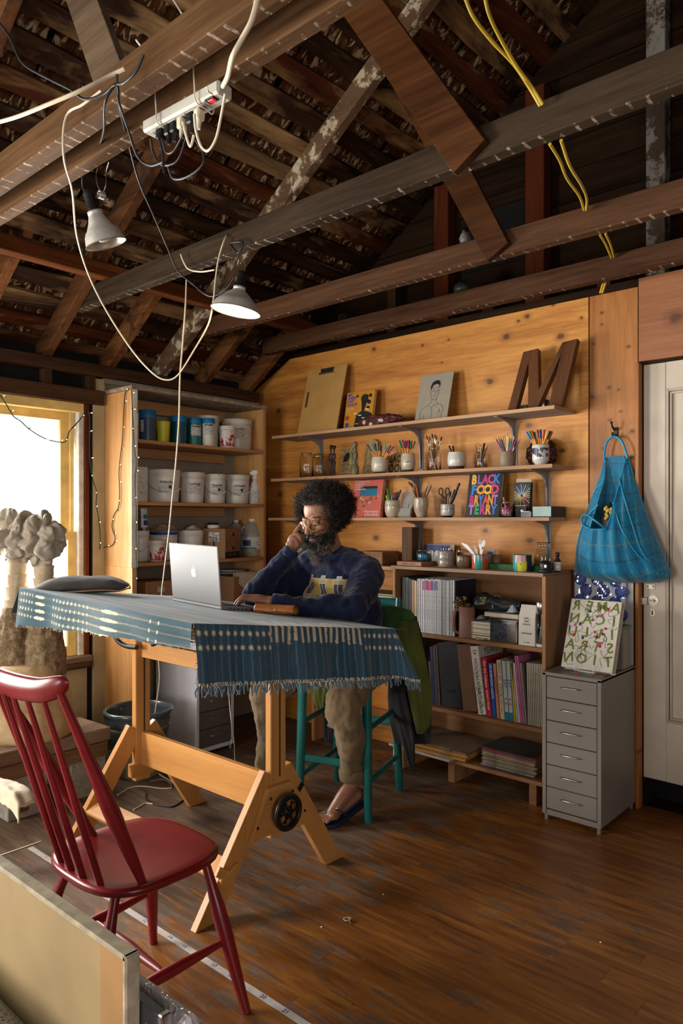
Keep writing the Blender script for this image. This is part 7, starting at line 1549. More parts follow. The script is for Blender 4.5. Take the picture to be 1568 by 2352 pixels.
for j in range(nv+1):
 for i in range(nu):
  a=2*PI*i/nu;ph=-PI/2+PI*j/nv;dd=Vector((math.cos(a)*math.cos(ph),math.sin(a)*math.cos(ph),math.sin(ph)))
  k=.86*hair_r(dd)*(1+.05*mnoise.noise(dd*14));p=HCEN+Vector((dd.x*HRAD.x,dd.y*HRAD.y,dd.z*HRAD.z))*k
  if p.z<-.075:p.z=-.075+(p.z+.075)*.35
  if p.y>.02 and p.z<.085 and abs(p.x)<.085:
   p.y=min(p.y,.015+.45*max(0,abs(p.x)-.06))
  if p.y>.02 and p.z<-.02:p.y=min(p.y,.0)
  vs.append(p)
fs=[(j*nu+i,j*nu+(i+1)%nu,(j+1)*nu+(i+1)%nu,(j+1)*nu+i)for j in range(nv)for i in range(nu)]
b.add(vs,fs,0,True);core=hpart(b,'hair',HAIR)
q=random.Random(99);specs=[]
while len(specs)<5200:
 dd=Vector((q.gauss(0,1),q.gauss(0,1),q.gauss(0,1))).normalized()
 rr=q.uniform(.80,1.0)*hair_r(dd)+(q.random()<.18)*q.uniform(0,.12);p=HCEN+Vector((dd.x*HRAD.x,dd.y*HRAD.y,dd.z*HRAD.z))*rr
 if p.z<-.085 or face_open(p)or(p.y>.03 and p.z<.0):continue
 cr=q.uniform(.0025,.0055);L=q.uniform(.012,.030);ax=(dd+Vector((q.gauss(0,.7),q.gauss(0,.7),q.gauss(0,.7)))).normalized();e1=ax.orthogonal().normalized();e2=ax.cross(e1);ph=q.random()*6;tw=q.uniform(1.2,2.4)
 specs.append(([HM@(p+ax*(L*(t_/10-.4))+(e1*math.cos(ph+t_/10*tw*2*PI)+e2*math.sin(ph+t_/10*tw*2*PI))*cr)for t_ in range(11)],0))
curl_curves('hair_coils',specs,[HAIR],core,.00062)
# beard
b=MB();b.T=HM
b.ell((0,.040,-.108),(.060,.056,.056),nu=24,nv=16);b.ell((0,.058,-.132),(.044,.042,.044),nu=20,nv=12)
for s in(-1,1):b.ell((s*.054,.022,-.070),(.020,.034,.048));b.ell((s*.064,.004,-.035),(.012,.018,.040));b.tube([(s*.002,.0985,-.0505),(s*.020,.094,-.056),(s*.031,.083,-.078)],[.0065,.0075,.009],8)
def beard_mods(o):
 q=o.modifiers.new('remesh','REMESH');q.mode='VOXEL';q.voxel_size=.004;q.use_smooth_shade=True
beard=hpart(b,'beard',HAIRD,mods=beard_mods)
specs=[]
while len(specs)<3600:
 th=q.uniform(-1.75,1.75);v_=q.random()
 x=math.sin(th)*(.066-.018*v_);y=.022+math.cos(th)*(.074-.014*v_);z=-.045-.125*v_-(.012 if abs(th)<.6 else 0)
 if abs(x)<.030 and z>-.083 and y>.05:continue
 if abs(th)>1.35 and v_>.5:continue
 p=Vector((x,y,z))+Vector((q.gauss(0,.004),q.gauss(0,.004),q.gauss(0,.004)))
 out=Vector((math.sin(th)*.5,math.cos(th)*.45,-.9-v_)).normalized();ax=(out+Vector((q.gauss(0,.35),q.gauss(0,.35),q.gauss(0,.3)))).normalized();e1=ax.orthogonal().normalized();e2=ax.cross(e1);L=q.uniform(.012,.030);cr=q.uniform(.001,.003);ph=q.random()*6
 grey=(v_>.30+.1*q.random()and x<.022+.02*q.random()and q.random()<.72)or q.random()<.10
 specs.append(([HM@(p+ax*(L*(t_/8))+(e1*math.cos(ph+t_)+e2*math.sin(ph+t_))*cr)for t_ in range(9)],1 if grey else 0))
for k in range(420):
 s=q.choice((-1,1));u=q.random();p=Vector((s*(.003+.026*u),.104-.010*u*u-.006*u,-.049-.008*u+q.uniform(-.004,.003)));ax=Vector((s*.8,.1,-.8-u)).normalized()
 specs.append(([HM@(p+ax*(.013*t_/4)+Vector((q.gauss(0,.0006),q.gauss(0,.0006),0)))for t_ in range(5)],0 if q.random()<.9 else 1))
curl_curves('beard_strands',specs,[HAIRD,HAIRG],beard,.00055)
# glasses
M_gold=mat('gold_tortoise_frame',(.36,.20,.06),.3,.3,.5,120)
gl=None
for s in(-1,1):
 pts=[HM@Vector((s*.033+.0245*math.cos(2*PI*i/28),.1065-.0105*abs(math.cos(2*PI*i/28)*.5+.5*s)**2*1.0-.004*math.sin(2*PI*i/28),-.006+.0225*math.sin(2*PI*i/28)))for i in range(28)]
 g=hpart(MB().tube(pts,.0019,8,closed=True),'glasses_rim',M_gold);cen=sum(pts,Vector())/28
 b=MB();b.add([cen]+pts,[(0,1+i,1+(i+1)%28)for i in range(28)],0,True);hpart(b,'lens',thin_glass('spectacle_lens_%d'%s,(.97,.97,.97),.0,.10),g)
 hpart(MB().tube([HM@Vector(p)for p in((s*.056,.094,.002),(s*.068,.07,.002),(s*.076,.02,.004),(s*.077,-.02,-.002))],.0017,6),'temple',M_gold,g)
hpart(MB().tube([HM@Vector(p)for p in((-.0095,.109,.001),(0,.1125,.004),(.0095,.109,.001))],.0018,6),'glasses_bridge',M_gold)
# sweatshirt: one fused garment with ribbed cuffs and collar, chest print
NAVY=None
def cloth_mat(name,c0,c1,vs=8,rough=.85):
 m,t,b=nt(name);v=coords(t);t.links.new(ramp(t,noise(t,v,vs,5,.6),[(.3,c0),(.7,c1)]),b.inputs['Base Color']);b.inputs['Roughness'].default_value=rough;b.inputs['Sheen Weight'].default_value=.15;b.inputs['Specular IOR Level'].default_value=.2;bump(t,b,noise(t,v,500,2),.2,.001);return m
NAVY=cloth_mat('navy_sweatshirt',(.004,.007,.026),(.009,.015,.050));CLOUD=bpy.data.textures.new('cloth_folds','CLOUDS');CLOUD.noise_scale=.11;CLOUD.noise_depth=1;CLOUD2=bpy.data.textures.new('cloth_creases','CLOUDS');CLOUD2.noise_scale=.045;CLOUD2.noise_depth=1;CLOUD2.cloud_type='GRAYSCALE'
def garment(vox,disp,sm=4,scale=None):
 def f(o):
  q=o.modifiers.new('remesh','REMESH');q.mode='VOXEL';q.voxel_size=vox;q.use_smooth_shade=True
  q=o.modifiers.new('smooth','SMOOTH');q.factor=.5;q.iterations=sm
  if disp:
   for tx_,st_ in((CLOUD,disp),(CLOUD2,disp*.45)):q=o.modifiers.new('folds','DISPLACE');q.texture=tx_;q.strength=st_;q.mid_level=.5;q.texture_coords='LOCAL'
 return f
b=MB()
b.ell((1.642,-.965,1.075),(.198,.132,.165),nu=24,nv=16);b.ell((1.638,-.90,.93),(.188,.150,.17),nu=24,nv=14);b.ell((1.632,-.84,.78),(.190,.160,.12),nu=24,nv=14);b.ell((1.575,-.99,.99),(.175,.135,.13),nu=20,nv=12);b.ell((1.470,-1.06,1.02),(.085,.10,.085),nu=20,nv=12)
b.tube(spline([(1.455,-1.015,1.168),(1.55,-1.01,1.197),(1.645,-1.0,1.205),(1.74,-1.0,1.197),(1.84,-.995,1.163)],5),[.068,.068,.068,.070,.070,.070,.073,.076,.078,.078,.078,.076,.073,.070,.070,.070,.070,.070,.068,.068,.068],16)
limb(b,[(1.452,-1.015,1.16),(1.425,-1.17,1.085),(1.418,-1.325,1.042)],[.072,.068,.058]);limb(b,[(1.418,-1.325,1.042),(1.475,-1.290,1.12),(1.548,-1.236,1.222)],[.057,.056,.041])
limb(b,[(1.845,-.995,1.155),(1.91,-1.125,1.075),(1.962,-1.235,1.018)],[.074,.072,.062]);limb(b,[(1.962,-1.235,1.018),(1.86,-1.345,1.022),(1.735,-1.446,1.040)],[.061,.056,.040])
for c_,a_,w_ in(((1.925,-1.19,1.05),.4,.07),((1.44,-1.22,1.09),.8,.06)):b.ell(c_,(w_,.035,.03),rot=(.4,.3,a_))
for k in range(5):
 u=k/4;p=Vector((1.95,-1.24,1.03)).lerp(Vector((1.76,-1.425,1.05)),u);b.ell(tuple(p+Vector((0,0,.030-.012*u))),(.022,.042-.012*u,.012),rot=(0,.2,.75),nu=12,nv=8)
shirt=b.build('sweatshirt',NAVY,man,world=True,mods=garment(.0055,.036))
NAVYR=cloth_mat('navy_ribbing',(.007,.012,.045),(.014,.024,.080),120)
def ring(c,ax,r,h,rx=1.0,n=36,m=NAVYR,par=None,name='cuff'):
 ax=Vector(ax).normalized();e1=ax.orthogonal().normalized();e2=ax.cross(e1);b=MB()
 vs=[Vector(c)+ax*(h*(j/4-.5))+(e1*math.cos(2*PI*i/n)+e2*math.sin(2*PI*i/n))*(r*(1+.06*math.sin(PI*j/4))*(1+.012*(i%2)))for j in range(5)for i in range(n)]
 b.add(vs,[(j*n+i,j*n+(i+1)%n,(j+1)*n+(i+1)%n,(j+1)*n+i)for j in range(4)for i in range(n)],0,True);return b.build(name,m,par or shirt,world=True,solid=.005)
ring((1.562,-1.226,1.243),RW_-Vector((1.43,-1.325,1.035)),.0345,.04);ring((1.722,-1.455,1.043),LW_-Vector((1.955,-1.245,1.003)),.034,.05)
cp=[Vector((1.642+.082*math.cos(a),-1.035+.070*math.sin(a)-.012,1.238+.020*math.sin(a)-.006*abs(math.cos(a))))for a in[2*PI*i/36 for i in range(36)]]
b=MB();b.tube(cp,.0125,8,closed=True);b.build('collar',NAVYR,shirt,world=True)
# printed house facade on the chest
GX,GZ=80,44;b=MB();X0,X1,Z0,Z1_=at(700,1340,y=-1.10).x,at(792,1340,y=-1.10).x,1.020,at(735,1322,y=-1.10).z
b.grid(GX,GZ,lambda u,v:(X0+(X1-X0)*u,-1.125,Z0+(Z1_-Z0)*v))
pr_=b.build('chest_print',vcol_mat('house_print',.8,0,0,var=.03),shirt,world=True)
sw=pr_.modifiers.new('wrap','SHRINKWRAP');sw.target=shirt;sw.wrap_method='PROJECT';sw.use_project_y=True;sw.use_positive_direction=True;sw.use_negative_direction=False;sw.offset=.0022;sw.wrap_mode='ABOVE_SURFACE'
cols=[]
for j in range(GZ+1):
 for i in range(GX+1):
  u,v=i/GX,j/GZ;c=(.58,.43,.16)if(j%4)else(.46,.33,.11);bay=(u*3)%1
  if.60<bay or bay<.06:c=(.50,.36,.12)
  if.12<bay<.60 and v>.80:c=(.55,.53,.50)
  if.14<bay<.58 and.18<v<.72:c=(.62,.58,.50)
  if(.17<bay<.34 or.38<bay<.55)and.22<v<.68:c=(.07,.075,.11)
  if v<.10:c=(.62,.50,.25)
  cols.append(c)
vcol(pr_,np.array(cols))
# notch the roofline: pediments
me=pr_.data
import bmesh
bm=bmesh.new();bm.from_mesh(me);kill=[f for f in bm.faces if(lambda u,v:v>.93-.0+(.06 if.2<(u*3)%1<.5 else-.05))((f.calc_center_median().x-X0)/(X1-X0),(f.calc_center_median().z-Z0)/(Z1_-Z0))]
bmesh.ops.delete(bm,geom=kill,context='FACES');bm.to_mesh(me);bm.free()
# bracelets
q=random.Random(15)
for k,m in enumerate((mat('green_thread_bracelet',(.02,.12,.05),.7,var=.6,vs=150),mat('yellow_bead_bracelet',(.40,.30,.05),.5,var=.5,vs=150))):
 c_=Vector((1.566,-1.222,1.252)).lerp(RW_,.3+.5*k);ax=(RW_-Vector((1.43,-1.325,1.035))).normalized();e1=ax.orthogonal().normalized();e2=ax.cross(e1)
 MB().tube([c_+ax*(.004*math.sin(i))+(e1*math.cos(2*PI*i/26)+e2*math.sin(2*PI*i/26))*.031 for i in range(26)],.0032,6,closed=True).build('bracelet',m,man,world=True)
 # trousers with a rolled cuff
KHA=cloth_mat('khaki_trousers',(.115,.075,.036),(.185,.125,.064),7)
b=MB();b.ell((1.632,-.80,.705),(.190,.165,.115),nu=24,nv=14)
limb(b,[LH,(1.765,-.965,.665),LK],[.105,.098,.082]);limb(b,[LK,(1.792,-1.07,.41),(1.772,-1.020,.225)],[.080,.068,.054])
limb(b,[RH_,(1.42,-.99,.665),RK],[.105,.098,.084]);limb(b,[RK,(1.275,-1.085,.34),(1.225,-1.06,.135)],[.082,.070,.060])
for z,x in((.50,1.745),(.475,1.75),(.44,1.75)):b.ell((x,-1.12,z),(.045,.03,.010),rot=(0,.5,.3))
tr_=b.build('trousers',KHA,man,world=True,mods=garment(.006,.036,4))
b=MB();ax=Vector((LA[0]-LK[0],LA[1]-LK[1],LA[2]-LK[2])).normalized()
cf=ring((1.769,-1.018,.212),(-.05,.10,-.97),.060,.052,m=KHA,par=tr_,name='rolled_cuff')
# flip-flop
M_sole=mat('navy_rubber',(.010,.016,.045),.5,var=.1);tip=ball+fd*.085
ff=thing('flip_flop','navy rubber flip-flop on the man’s bare left foot','sandal',tuple(ball+fd*.02+Vector((0,0,-.028))))
L0=heel+Vector((0,0,-.034))-fd*.035;cl=[L0,L0.lerp(ball,.5)+Vector((0,0,-.016)),ball+Vector((0,0,-.026)),tip+Vector((0,0,-.026))];cs=spline(cl,8);wds=[x.y for x in spline([(i,r,0)for i,r in enumerate((.028,.036,.047,.022))],8)]
vs=[];n_=len(cs)
for i,(p,w_)in enumerate(zip(cs,wds)):
 w_=w_*(min(1,i/2+.35))*min(1,(n_-1-i)/3+.45)
 for s_,z in((-1,0),(1,0),(1,-.016),(-1,-.016)):vs.append(p+fp*(w_*s_)+Vector((0,0,z)))
vs=[Vector((p.x,p.y,max(p.z,.0005+(.014 if k%4<2 else 0))))for k,p in enumerate(vs)]
fs=[(4*i+k,4*i+(k+1)%4,4*i+4+(k+1)%4,4*i+4+k)for i in range(n_-1)for k in range(4)]+[(3,2,1,0),tuple(4*(n_-1)+k for k in range(4))]
ff_s=MB().add(vs,fs,0,True).build('sole',M_sole,ff,world=True,bevel=.002)
top_c=ball+Vector((0,0,.026));post=ball+fp*-.023+fd*.030
for s_ in(-1,1):MB().tube(spline([post+Vector((0,0,.004)),top_c+fp*(s_*.020)+fd*-.008+Vector((0,0,.003)),ball+fp*(s_*.043)-fd*.045+Vector((0,0,.006)),ball+fp*(s_*.043)-fd*.07+Vector((0,0,-.012))],6),.0055,8,flat=.6).build('strap',M_sole,ff,world=True)
text('havaianas',.010,M_inkw,ff,frame(top_c+fp*.012-fd*.006+Vector((0,0,.011)),fp-fd*.35,Vector((0,0,.6))-fd),.0003,world=True)
sh=thing('shoe','grey shoe on the man’s right foot, mostly hidden behind the desk rail','shoe',(1.20,-1.13,0));MB().ell((1.20,-1.13,.035),(.048,.12,.05),nu=20,nv=12).build('upper',mat('grey_canvas',(.35,.35,.36),.7),sh,world=True);MB().box((1.20,-1.13,.010),(.092,.25,.018),bv=.006).build('sole',M_white,sh,world=True)
# ================================================================== ON AND OVER THE TABLE
def zp(x,y):return A_.z-(nrm.x*(x-A_.x)+nrm.y*(y-A_.y))/nrm.z
LA_,WA_=(B_-A_).length,(C_-B_).length
ea,eb=(B_-A_).normalized(),(C_-B_).normalized()
outA,outB=Vector((1,0,0)),Vector((0,-1,0));DOWN=Vector((0,0,-1))
def ind_color(a,b,zone):
 """resist-dyed stripes: a along the table, b across it (metres)"""
 n1=mnoise.noise(Vector((a*3.0,b*60,1.3)));n2=mnoise.noise(Vector((a*9,b*140,4.1)));n3=mnoise.noise(Vector((a*2.2,b*2.2,9)))
 base=Vector((.020,.064,.104));pale=Vector((.125,.200,.260));wht=Vector((.74,.64,.46))
 k=.22+.20*n1+.10*n2+.18*n3
 if zone=='top':k+=.28+.22*max(0,n1)  # window sheen on the table top painted in as a paler tone
 if zone=='near':k+=.06+.30*n3-.10*(-b/.15)
 if zone=='right':k-=.05
 c=base.lerp(pale,max(0.0,min(1.0,k)))
 if zone in('right','top'):
  per=.0285;i=math.floor(b/per);f=b/per-i-.5;e=a-LA_;jit=.5*mnoise.noise(Vector((i*3.7,a*9,2)));f+=jit*.12
  mid=.30<b<.74
  if zone=='right':
   if mid:
    if-.03<e<.060+.018*mnoise.noise(Vector((i*1.9,3,3)))and abs(f)<.22+.06*mnoise.noise(Vector((a*60,i,0))):return wht*(.85+.2*n2)
   else:
    for e0 in(.030,.078):
     q=((e-e0)/.0072)**2+(f*per/.0058)**2
     if q<1:return wht
     if q<2.2:c=c.lerp(wht,.35)
   if abs(f)<.07:c=c.lerp(pale,.75)
  else:
   if mid and e>-.10-.1*(mnoise.noise(Vector((i*2.3,0,1)))+.3)and abs(f)<.24:return wht*.9
   s_=mnoise.noise(Vector((a*2.2,i*1.7,6)))
   if abs(f)<.16 and s_>.05:c=c.lerp(wht,min(.75,s_*1.6))
 if zone=='near':
  wht=wht*.88
  for b0 in(-.022,-.052,-.083,-.112):
   db=abs(b-b0)
   if db<.0075:
    for(a0,a1)in((.16,.24),(.70,.82)):
     if a0<a<a1 and db<.0065*math.sin(PI*(a-a0)/(a1-a0))**.35:return wht
    for(a0,a1,st)in((.02,.14,.026),(.31,.62,.030),(1.0,1.1,.05)):
     if a0<a<a1:
      f=((a-a0)/st)%1-.5;q=(f*st/(.0034+.0016*abs(n2)*3))**2+(db/.0068)**2
      if q<1:return wht
    if db<.0030:c=c.lerp(wht,max(0,.22+.25*n3))
 if zone=='near':c=Vector((c.x*1.18,c.y,c.z*.80))
 return c
throw=thing('tablecloth','indigo resist-dyed cloth with cream stripes and fringe draped over the drafting table','tablecloth',tuple(top(.5,.5,.004)))
def drop_near(a):return.172-.090*max(0,a/LA_)**.7
def cloth_pt(a,b):
 h=.0045+.0012*mnoise.noise(Vector((a*7,b*7,0)))
 if b<0:
  p=A_+ea*a+nrm*h;t=-b;wob=.008*math.sin(a*19)*min(1,t/.1)+.010*mnoise.noise(Vector((a*6,t*5,8)))*min(1,t/.08)
  return p+DOWN*(t*.97)+outB*(.004+.10*t+wob)
 if a>LA_:
  t=a-LA_;bb=min(b,WA_);p=A_+ea*LA_+eb*bb+nrm*h;o=outA.copy();ext=0
  if b>WA_:ph=(b-WA_)/.17;o=(outA*math.cos(ph)-outB*math.sin(ph)).normalized();ext=1
  wob=(.008*math.sin(b*27+1)+.005*math.sin(b*61))*min(1,t/.12)
  return p+DOWN*(t*(.96+.10*ext*min(1,(b-WA_)/.12)))+o*(.005+.09*t+wob+ext*.42*t*min(1,(b-WA_)/.10))
 if a<0:
  t=-a;p=A_+eb*b+nrm*h;return p+DOWN*(t*.9)-outA*(.004+.62*t+.01*math.sin(b*14)*t/.1)
 return A_+ea*a+eb*b+nrm*h
vs,fs,cols=[],[],[]
def patch(a0,a1,na,b0,b1,nb,zone,bfun=None):
 base=len(vs)
 for j in range(nb+1):
  for i in range(na+1):
   a=a0+(a1-a0)*i/na;b=b0+(b1-b0)*j/nb
   if bfun:b=bfun(a,j/nb)
   p=cloth_pt(a,b);vs.append(p);cols.append(ind_color(a,b,zone))
 for j in range(nb):
  for i in range(na):q=base+j*(na+1)+i;fs.append((q,q+1,q+na+2,q+na+1))
RD=.200
patch(0,LA_,210,0,WA_+.01,150,'top');patch(LA_,LA_+RD,56,0,WA_+.20,330,'right');patch(0,LA_,330,0,1,48,'near',lambda a,v:-drop_near(a)*(1-v)*(1+.06*mnoise.noise(Vector((a*30,0,0)))))
patch(-.13,0,20,0,WA_,60,'left')
b=MB();b.add(vs,[f[::1]for f in fs],0,True)
cl=part(b,'cloth',vcol_mat('indigo_handwoven_cotton',.9,.25,.35,520,.10,90),throw);vcol(cl,np.array([tuple(c)for c in cols]))
fr,kn=MB(),MB();q=random.Random(5)
nfr=150
for k in range(nfr):
 b_=(WA_+.19)*(k+q.random()*.5)/nfr;p=cloth_pt(LA_+RD-.004,b_);L=q.uniform(.026,.046);d=Vector((q.gauss(0,.22),q.gauss(0,.22),-1)).normalized();tv=Vector((q.gauss(0,.004),q.gauss(0,.004),0))
 fr.tube([p,p+d*L*.5+tv,p+d*L],[.0026,.0032,.0022],5)
 kn.tube([p+Vector((q.gauss(0,.003),q.gauss(0,.003),.004)),p+d*.008],[.003,.0028],5)
for k in range(70):
 a=LA_*q.random();p=cloth_pt(a,-drop_near(a));kn.tube([p,p+Vector((q.gauss(0,.003),q.gauss(0,.003),-q.uniform(.004,.010)))],.0009,4)
for k in range(22):t_=q.random()*RD;p=cloth_pt(LA_+t_,.0);kn.tube([p,p+Vector((q.gauss(0,.004),-q.uniform(.004,.014),q.gauss(0,.006)))],.0008,4)
f_=part(fr,'fringe',cloth_mat('indigo_fringe',(.03,.08,.13),(.20,.26,.28),60),throw);f_['kind']='stuff'
f_=part(kn,'frayed_edge',mat('cream_thread',(.62,.54,.38),.9),throw);f_['kind']='stuff'
# ---- laptop
M_alu=mat('silver_aluminium',(.25,.25,.25),.5,.25,.02,6);M_keys=mat('black_keys',(.012,.012,.014),.5)
p0=Vector((1.268,-1.672,0));p1=Vector((1.645,-1.702,0));p0.z,p1.z=zp(p0.x,p0.y)+.006,zp(p1.x,p1.y)+.006
X_=(p1-p0);LW0=X_.length;X_.normalize();Y_=(nrm.cross(X_)).normalized();Z_=X_.cross(Y_)
lt=thing('laptop','open silver laptop with an apple emblem on its lid','laptop',tuple((p0+p1)/2),rot=Matrix((X_,Y_,Z_)).transposed().to_euler());w2=LW0/2;LD=.247
bs=MB().box((0,LD/2,.007),(LW0,LD,.014),bv=.003).build('base',M_alu,lt)
MB().box((0,LD*.38,.0145),(LW0*.80,LD*.42,.001)).build('keyboard_well',M_keys,bs)
for i in range(5):
 for j in range(13):MB().box((-LW0*.37+j*LW0*.0617,LD*(.22+i*.082),.0158),(LW0*.052,LD*.066,.0016),bv=.0004).build('key',M_keys,bs)
MB().box((0,LD*.80,.0145),(LW0*.30,LD*.30,.0008)).build('trackpad',mat('trackpad_grey',(.45,.45,.46),.4,.5),bs)
for k,wk in enumerate((.010,.006,.008,.008,.014,.005)):MB().box((w2+.0002,.045+k*.021,.0065),(.001,wk,.004)).build('port',M_keys,bs)
tl=math.radians(12);Ld=frame((0,.002,.014),(1,0,0),(0,-math.sin(tl),math.cos(tl)))
lid=MB().box((0,0,0),(LW0,.247,.007),bv=.003,M=Ld@Matrix.Translation((0,.1235,0))).build('lid',M_alu,lt)
MB().box((0,0,0),(LW0*.95,.225,.0006),M=Ld@Matrix.Translation((0,.128,-.0038))).build('screen',mat('dim_screen',(.02,.02,.025),.15,emit=((.6,.7,.9),.5)),lid)
ap=[(0,.30),(.10,.36),(.22,.38),(.33,.33),(.385,.27),(.32,.22),(.27,.12),(.275,0),(.33,-.10),(.41,-.16),(.36,-.28),(.27,-.41),(.18,-.47),(.08,-.44),(0,-.41),(-.09,-.44),(-.18,-.47),(-.28,-.40),(-.37,-.25),(-.41,-.08),(-.40,.12),(-.33,.27),(-.22,.36),(-.10,.36)]
lf=[(.0,.42),(.02,.54),(.10,.64),(.19,.68),(.18,.57),(.11,.46)]
S=.043;fl=Ld@Matrix.Translation((0,.128,.0036));M_logo=mat('white_emblem',(.88,.88,.90),.25,var=.02,emit=((1,1,1),.35))  # faint emission added so the emblem stands out from the lid
MB().prism([(x*S,y*S)for x,y in ap],.0006,fl).build('emblem',M_logo,lid);MB().prism([(x*S,y*S)for x,y in lf],.0006,fl).build('emblem',M_logo,lid)
# ---- leather pouch
a,b_=Vector((1.715,-1.565,0)),Vector((1.868,-1.500,0));c_=(a+b_)/2;ax=(b_-a).normalized();M_lea=mat('tan_leather',(.30,.095,.020),.42,var=.25,vs=30,bmp=.08,bs=90)
t=thing('pencil_pouch','tan leather roll pouch with a metal stud beside the laptop','pouch',(c_.x,c_.y,zp(c_.x,c_.y)+.007),rot=Matrix((ax,(nrm.cross(ax)).normalized(),ax.cross(nrm.cross(ax)).normalized())).transposed().to_euler())
b=MB();Lp=.185
b.grid(40,28,lambda u,v:((u-.5)*Lp,math.cos(v*2*PI)*.030*(1-.25*abs(2*u-1)**3),max(0.0,.019+math.sin(v*2*PI)*.0195*(1-.18*abs(2*u-1)**2+.10*mnoise.noise(Vector((u*6,v*3,0)))))));b.build('pouch',M_lea,t)
b=MB();b.grid(30,10,lambda u,v:((u-.5)*Lp*.96,-.031*math.cos(v*1.35)*(1-.2*abs(2*u-1)**3)-.0012,.012+.029*math.sin(v*1.45)+.002*math.sin(u*11)*(1-v)));b.build('flap',M_lea,t,solid=.002)
MB().ell((.012,-.0345,.019),(.004,.003,.004),nu=10,nv=6).build('stud',M_steel,t)
for s in(-1,1):MB().ell((s*Lp*.485,0,.016),(.006,.024,.015),nu=14,nv=8).build('end_cap',M_lea,t)
# ---- flat cushion
cc=Vector((.965,-1.935,0));t=thing('cushion','flat charcoal cushion at the left end of the striped cloth','cushion',(cc.x,cc.y,zp(cc.x,cc.y)+.006),math.radians(58));M_cu=cloth_mat('charcoal_linen',(.040,.035,.033),(.070,.062,.058),12);b=MB()
def fn_c(u,v):
 a=u*2*PI;ph=-PI/2+v*PI;x,y,z=math.cos(a)*math.cos(ph),math.sin(a)*math.cos(ph),math.sin(ph);x,y=[math.copysign(abs(k)**.62,k)for k in(x,y)]
 e=max(abs(x),abs(y));zz=.036+.044*z*(1-e**4*.6)+.004*mnoise.noise(Vector((x*2.5,y*2.5,z)));return(x*.200,y*.125,max(.001,zz-.012+.004*mnoise.noise(Vector((x*4,y*4,2)))))
b.grid(48,24,fn_c);b.build('cover',M_cu,t);b=MB();n=60
b.tube([(math.copysign(abs(math.cos(2*PI*i/n))**.62,math.cos(2*PI*i/n))*.203,math.copysign(abs(math.sin(2*PI*i/n))**.62,math.sin(2*PI*i/n))*.128,.012+.003*math.sin(i*.7))for i in range(n)],.0032,5,closed=True);b.build('piping',M_kraft,t)
# ---- jackets over the stool back
def soft_panel(rows,y,dep,fold=.012,nr=60,nc=24,seed=0):
 b=MB();ys=[rows[0][0]+(rows[-1][0]-rows[0][0])*i/nr for i in range(nr+1)]
 def LR(py):
  for a,c in zip(rows,rows[1:]):
   if py<=c[0]+1e-6:f=(py-a[0])/(c[0]-a[0]);return a[1]+(c[1]-a[1])*f,a[2]+(c[2]-a[2])*f
  return rows[-1][1:]
 for sg in(-1,1):
  def fn(u,v):
   py=rows[0][0]+(rows[-1][0]-rows[0][0])*v;l,r=LR(py);p=at(l+(r-l)*u,py,y=y);pr=math.sin(PI*u)**.6*math.sin(PI*min(1,max(0,v*.96+.04)))**.35
   fo=fold*(math.sin(u*9+v*3+seed)+.6*math.sin(u*21-v*4+seed))*pr
   return(p.x,p.y+sg*dep*pr+fo,p.z)
  b.grid(nc,nr,fn,flip=sg>0)
 return b
GRN=cloth_mat('olive_green_cotton',(.018,.062,.016),(.045,.115,.035),5);OLV=cloth_mat('olive_lining',(.050,.058,.006),(.085,.095,.014),6);BLK=cloth_mat('black_wool',(.006,.006,.007),(.018,.017,.018),10)
jk=thing('green_jacket','green jacket hung over the stool back beside the seated man','jacket',at(930,1400,y=-.68))
part(soft_panel([(1391,862,900),(1396,856,925),(1403,852,944),(1415,848,953),(1440,846,957),(1470,852,955),(1500,875,950),(1530,895,946)],-.70,.045),'shoulder',GRN,jk)
part(soft_panel([(1425,905,958),(1470,912,968),(1520,922,979),(1560,930,986),(1600,938,992),(1640,947,991),(1668,953,987),(1686,957,970)],-.725,.030,.008,seed=2),'sleeve',OLV,jk)
part(soft_panel([(1560,712,760),(1600,716,748),(1630,728,744),(1646,738,741)],-.66,.012,.004),'hem_tip',OLV,jk)
j2=thing('black_jacket','black wool jacket hanging under the green one on the stool back','jacket',at(930,1500,y=-.62))
part(soft_panel([(1415,930,956),(1470,905,972),(1530,893,984),(1600,890,992),(1650,893,991),(1700,905,988),(1709,910,986)],-.645,.022,.010,seed=4),'body',BLK,j2)
part(soft_panel([(1590,898,930),(1650,905,945),(1700,920,952),(1740,932,953),(1773,944,951)],-.70,.016,.006,seed=6),'coat_tail',BLK,j2)
part(soft_panel([(1560,742,775),(1620,740,772),(1690,742,768),(1712,748,762)],-.62,.014,.006,seed=8),'hanging_front',BLK,j2)
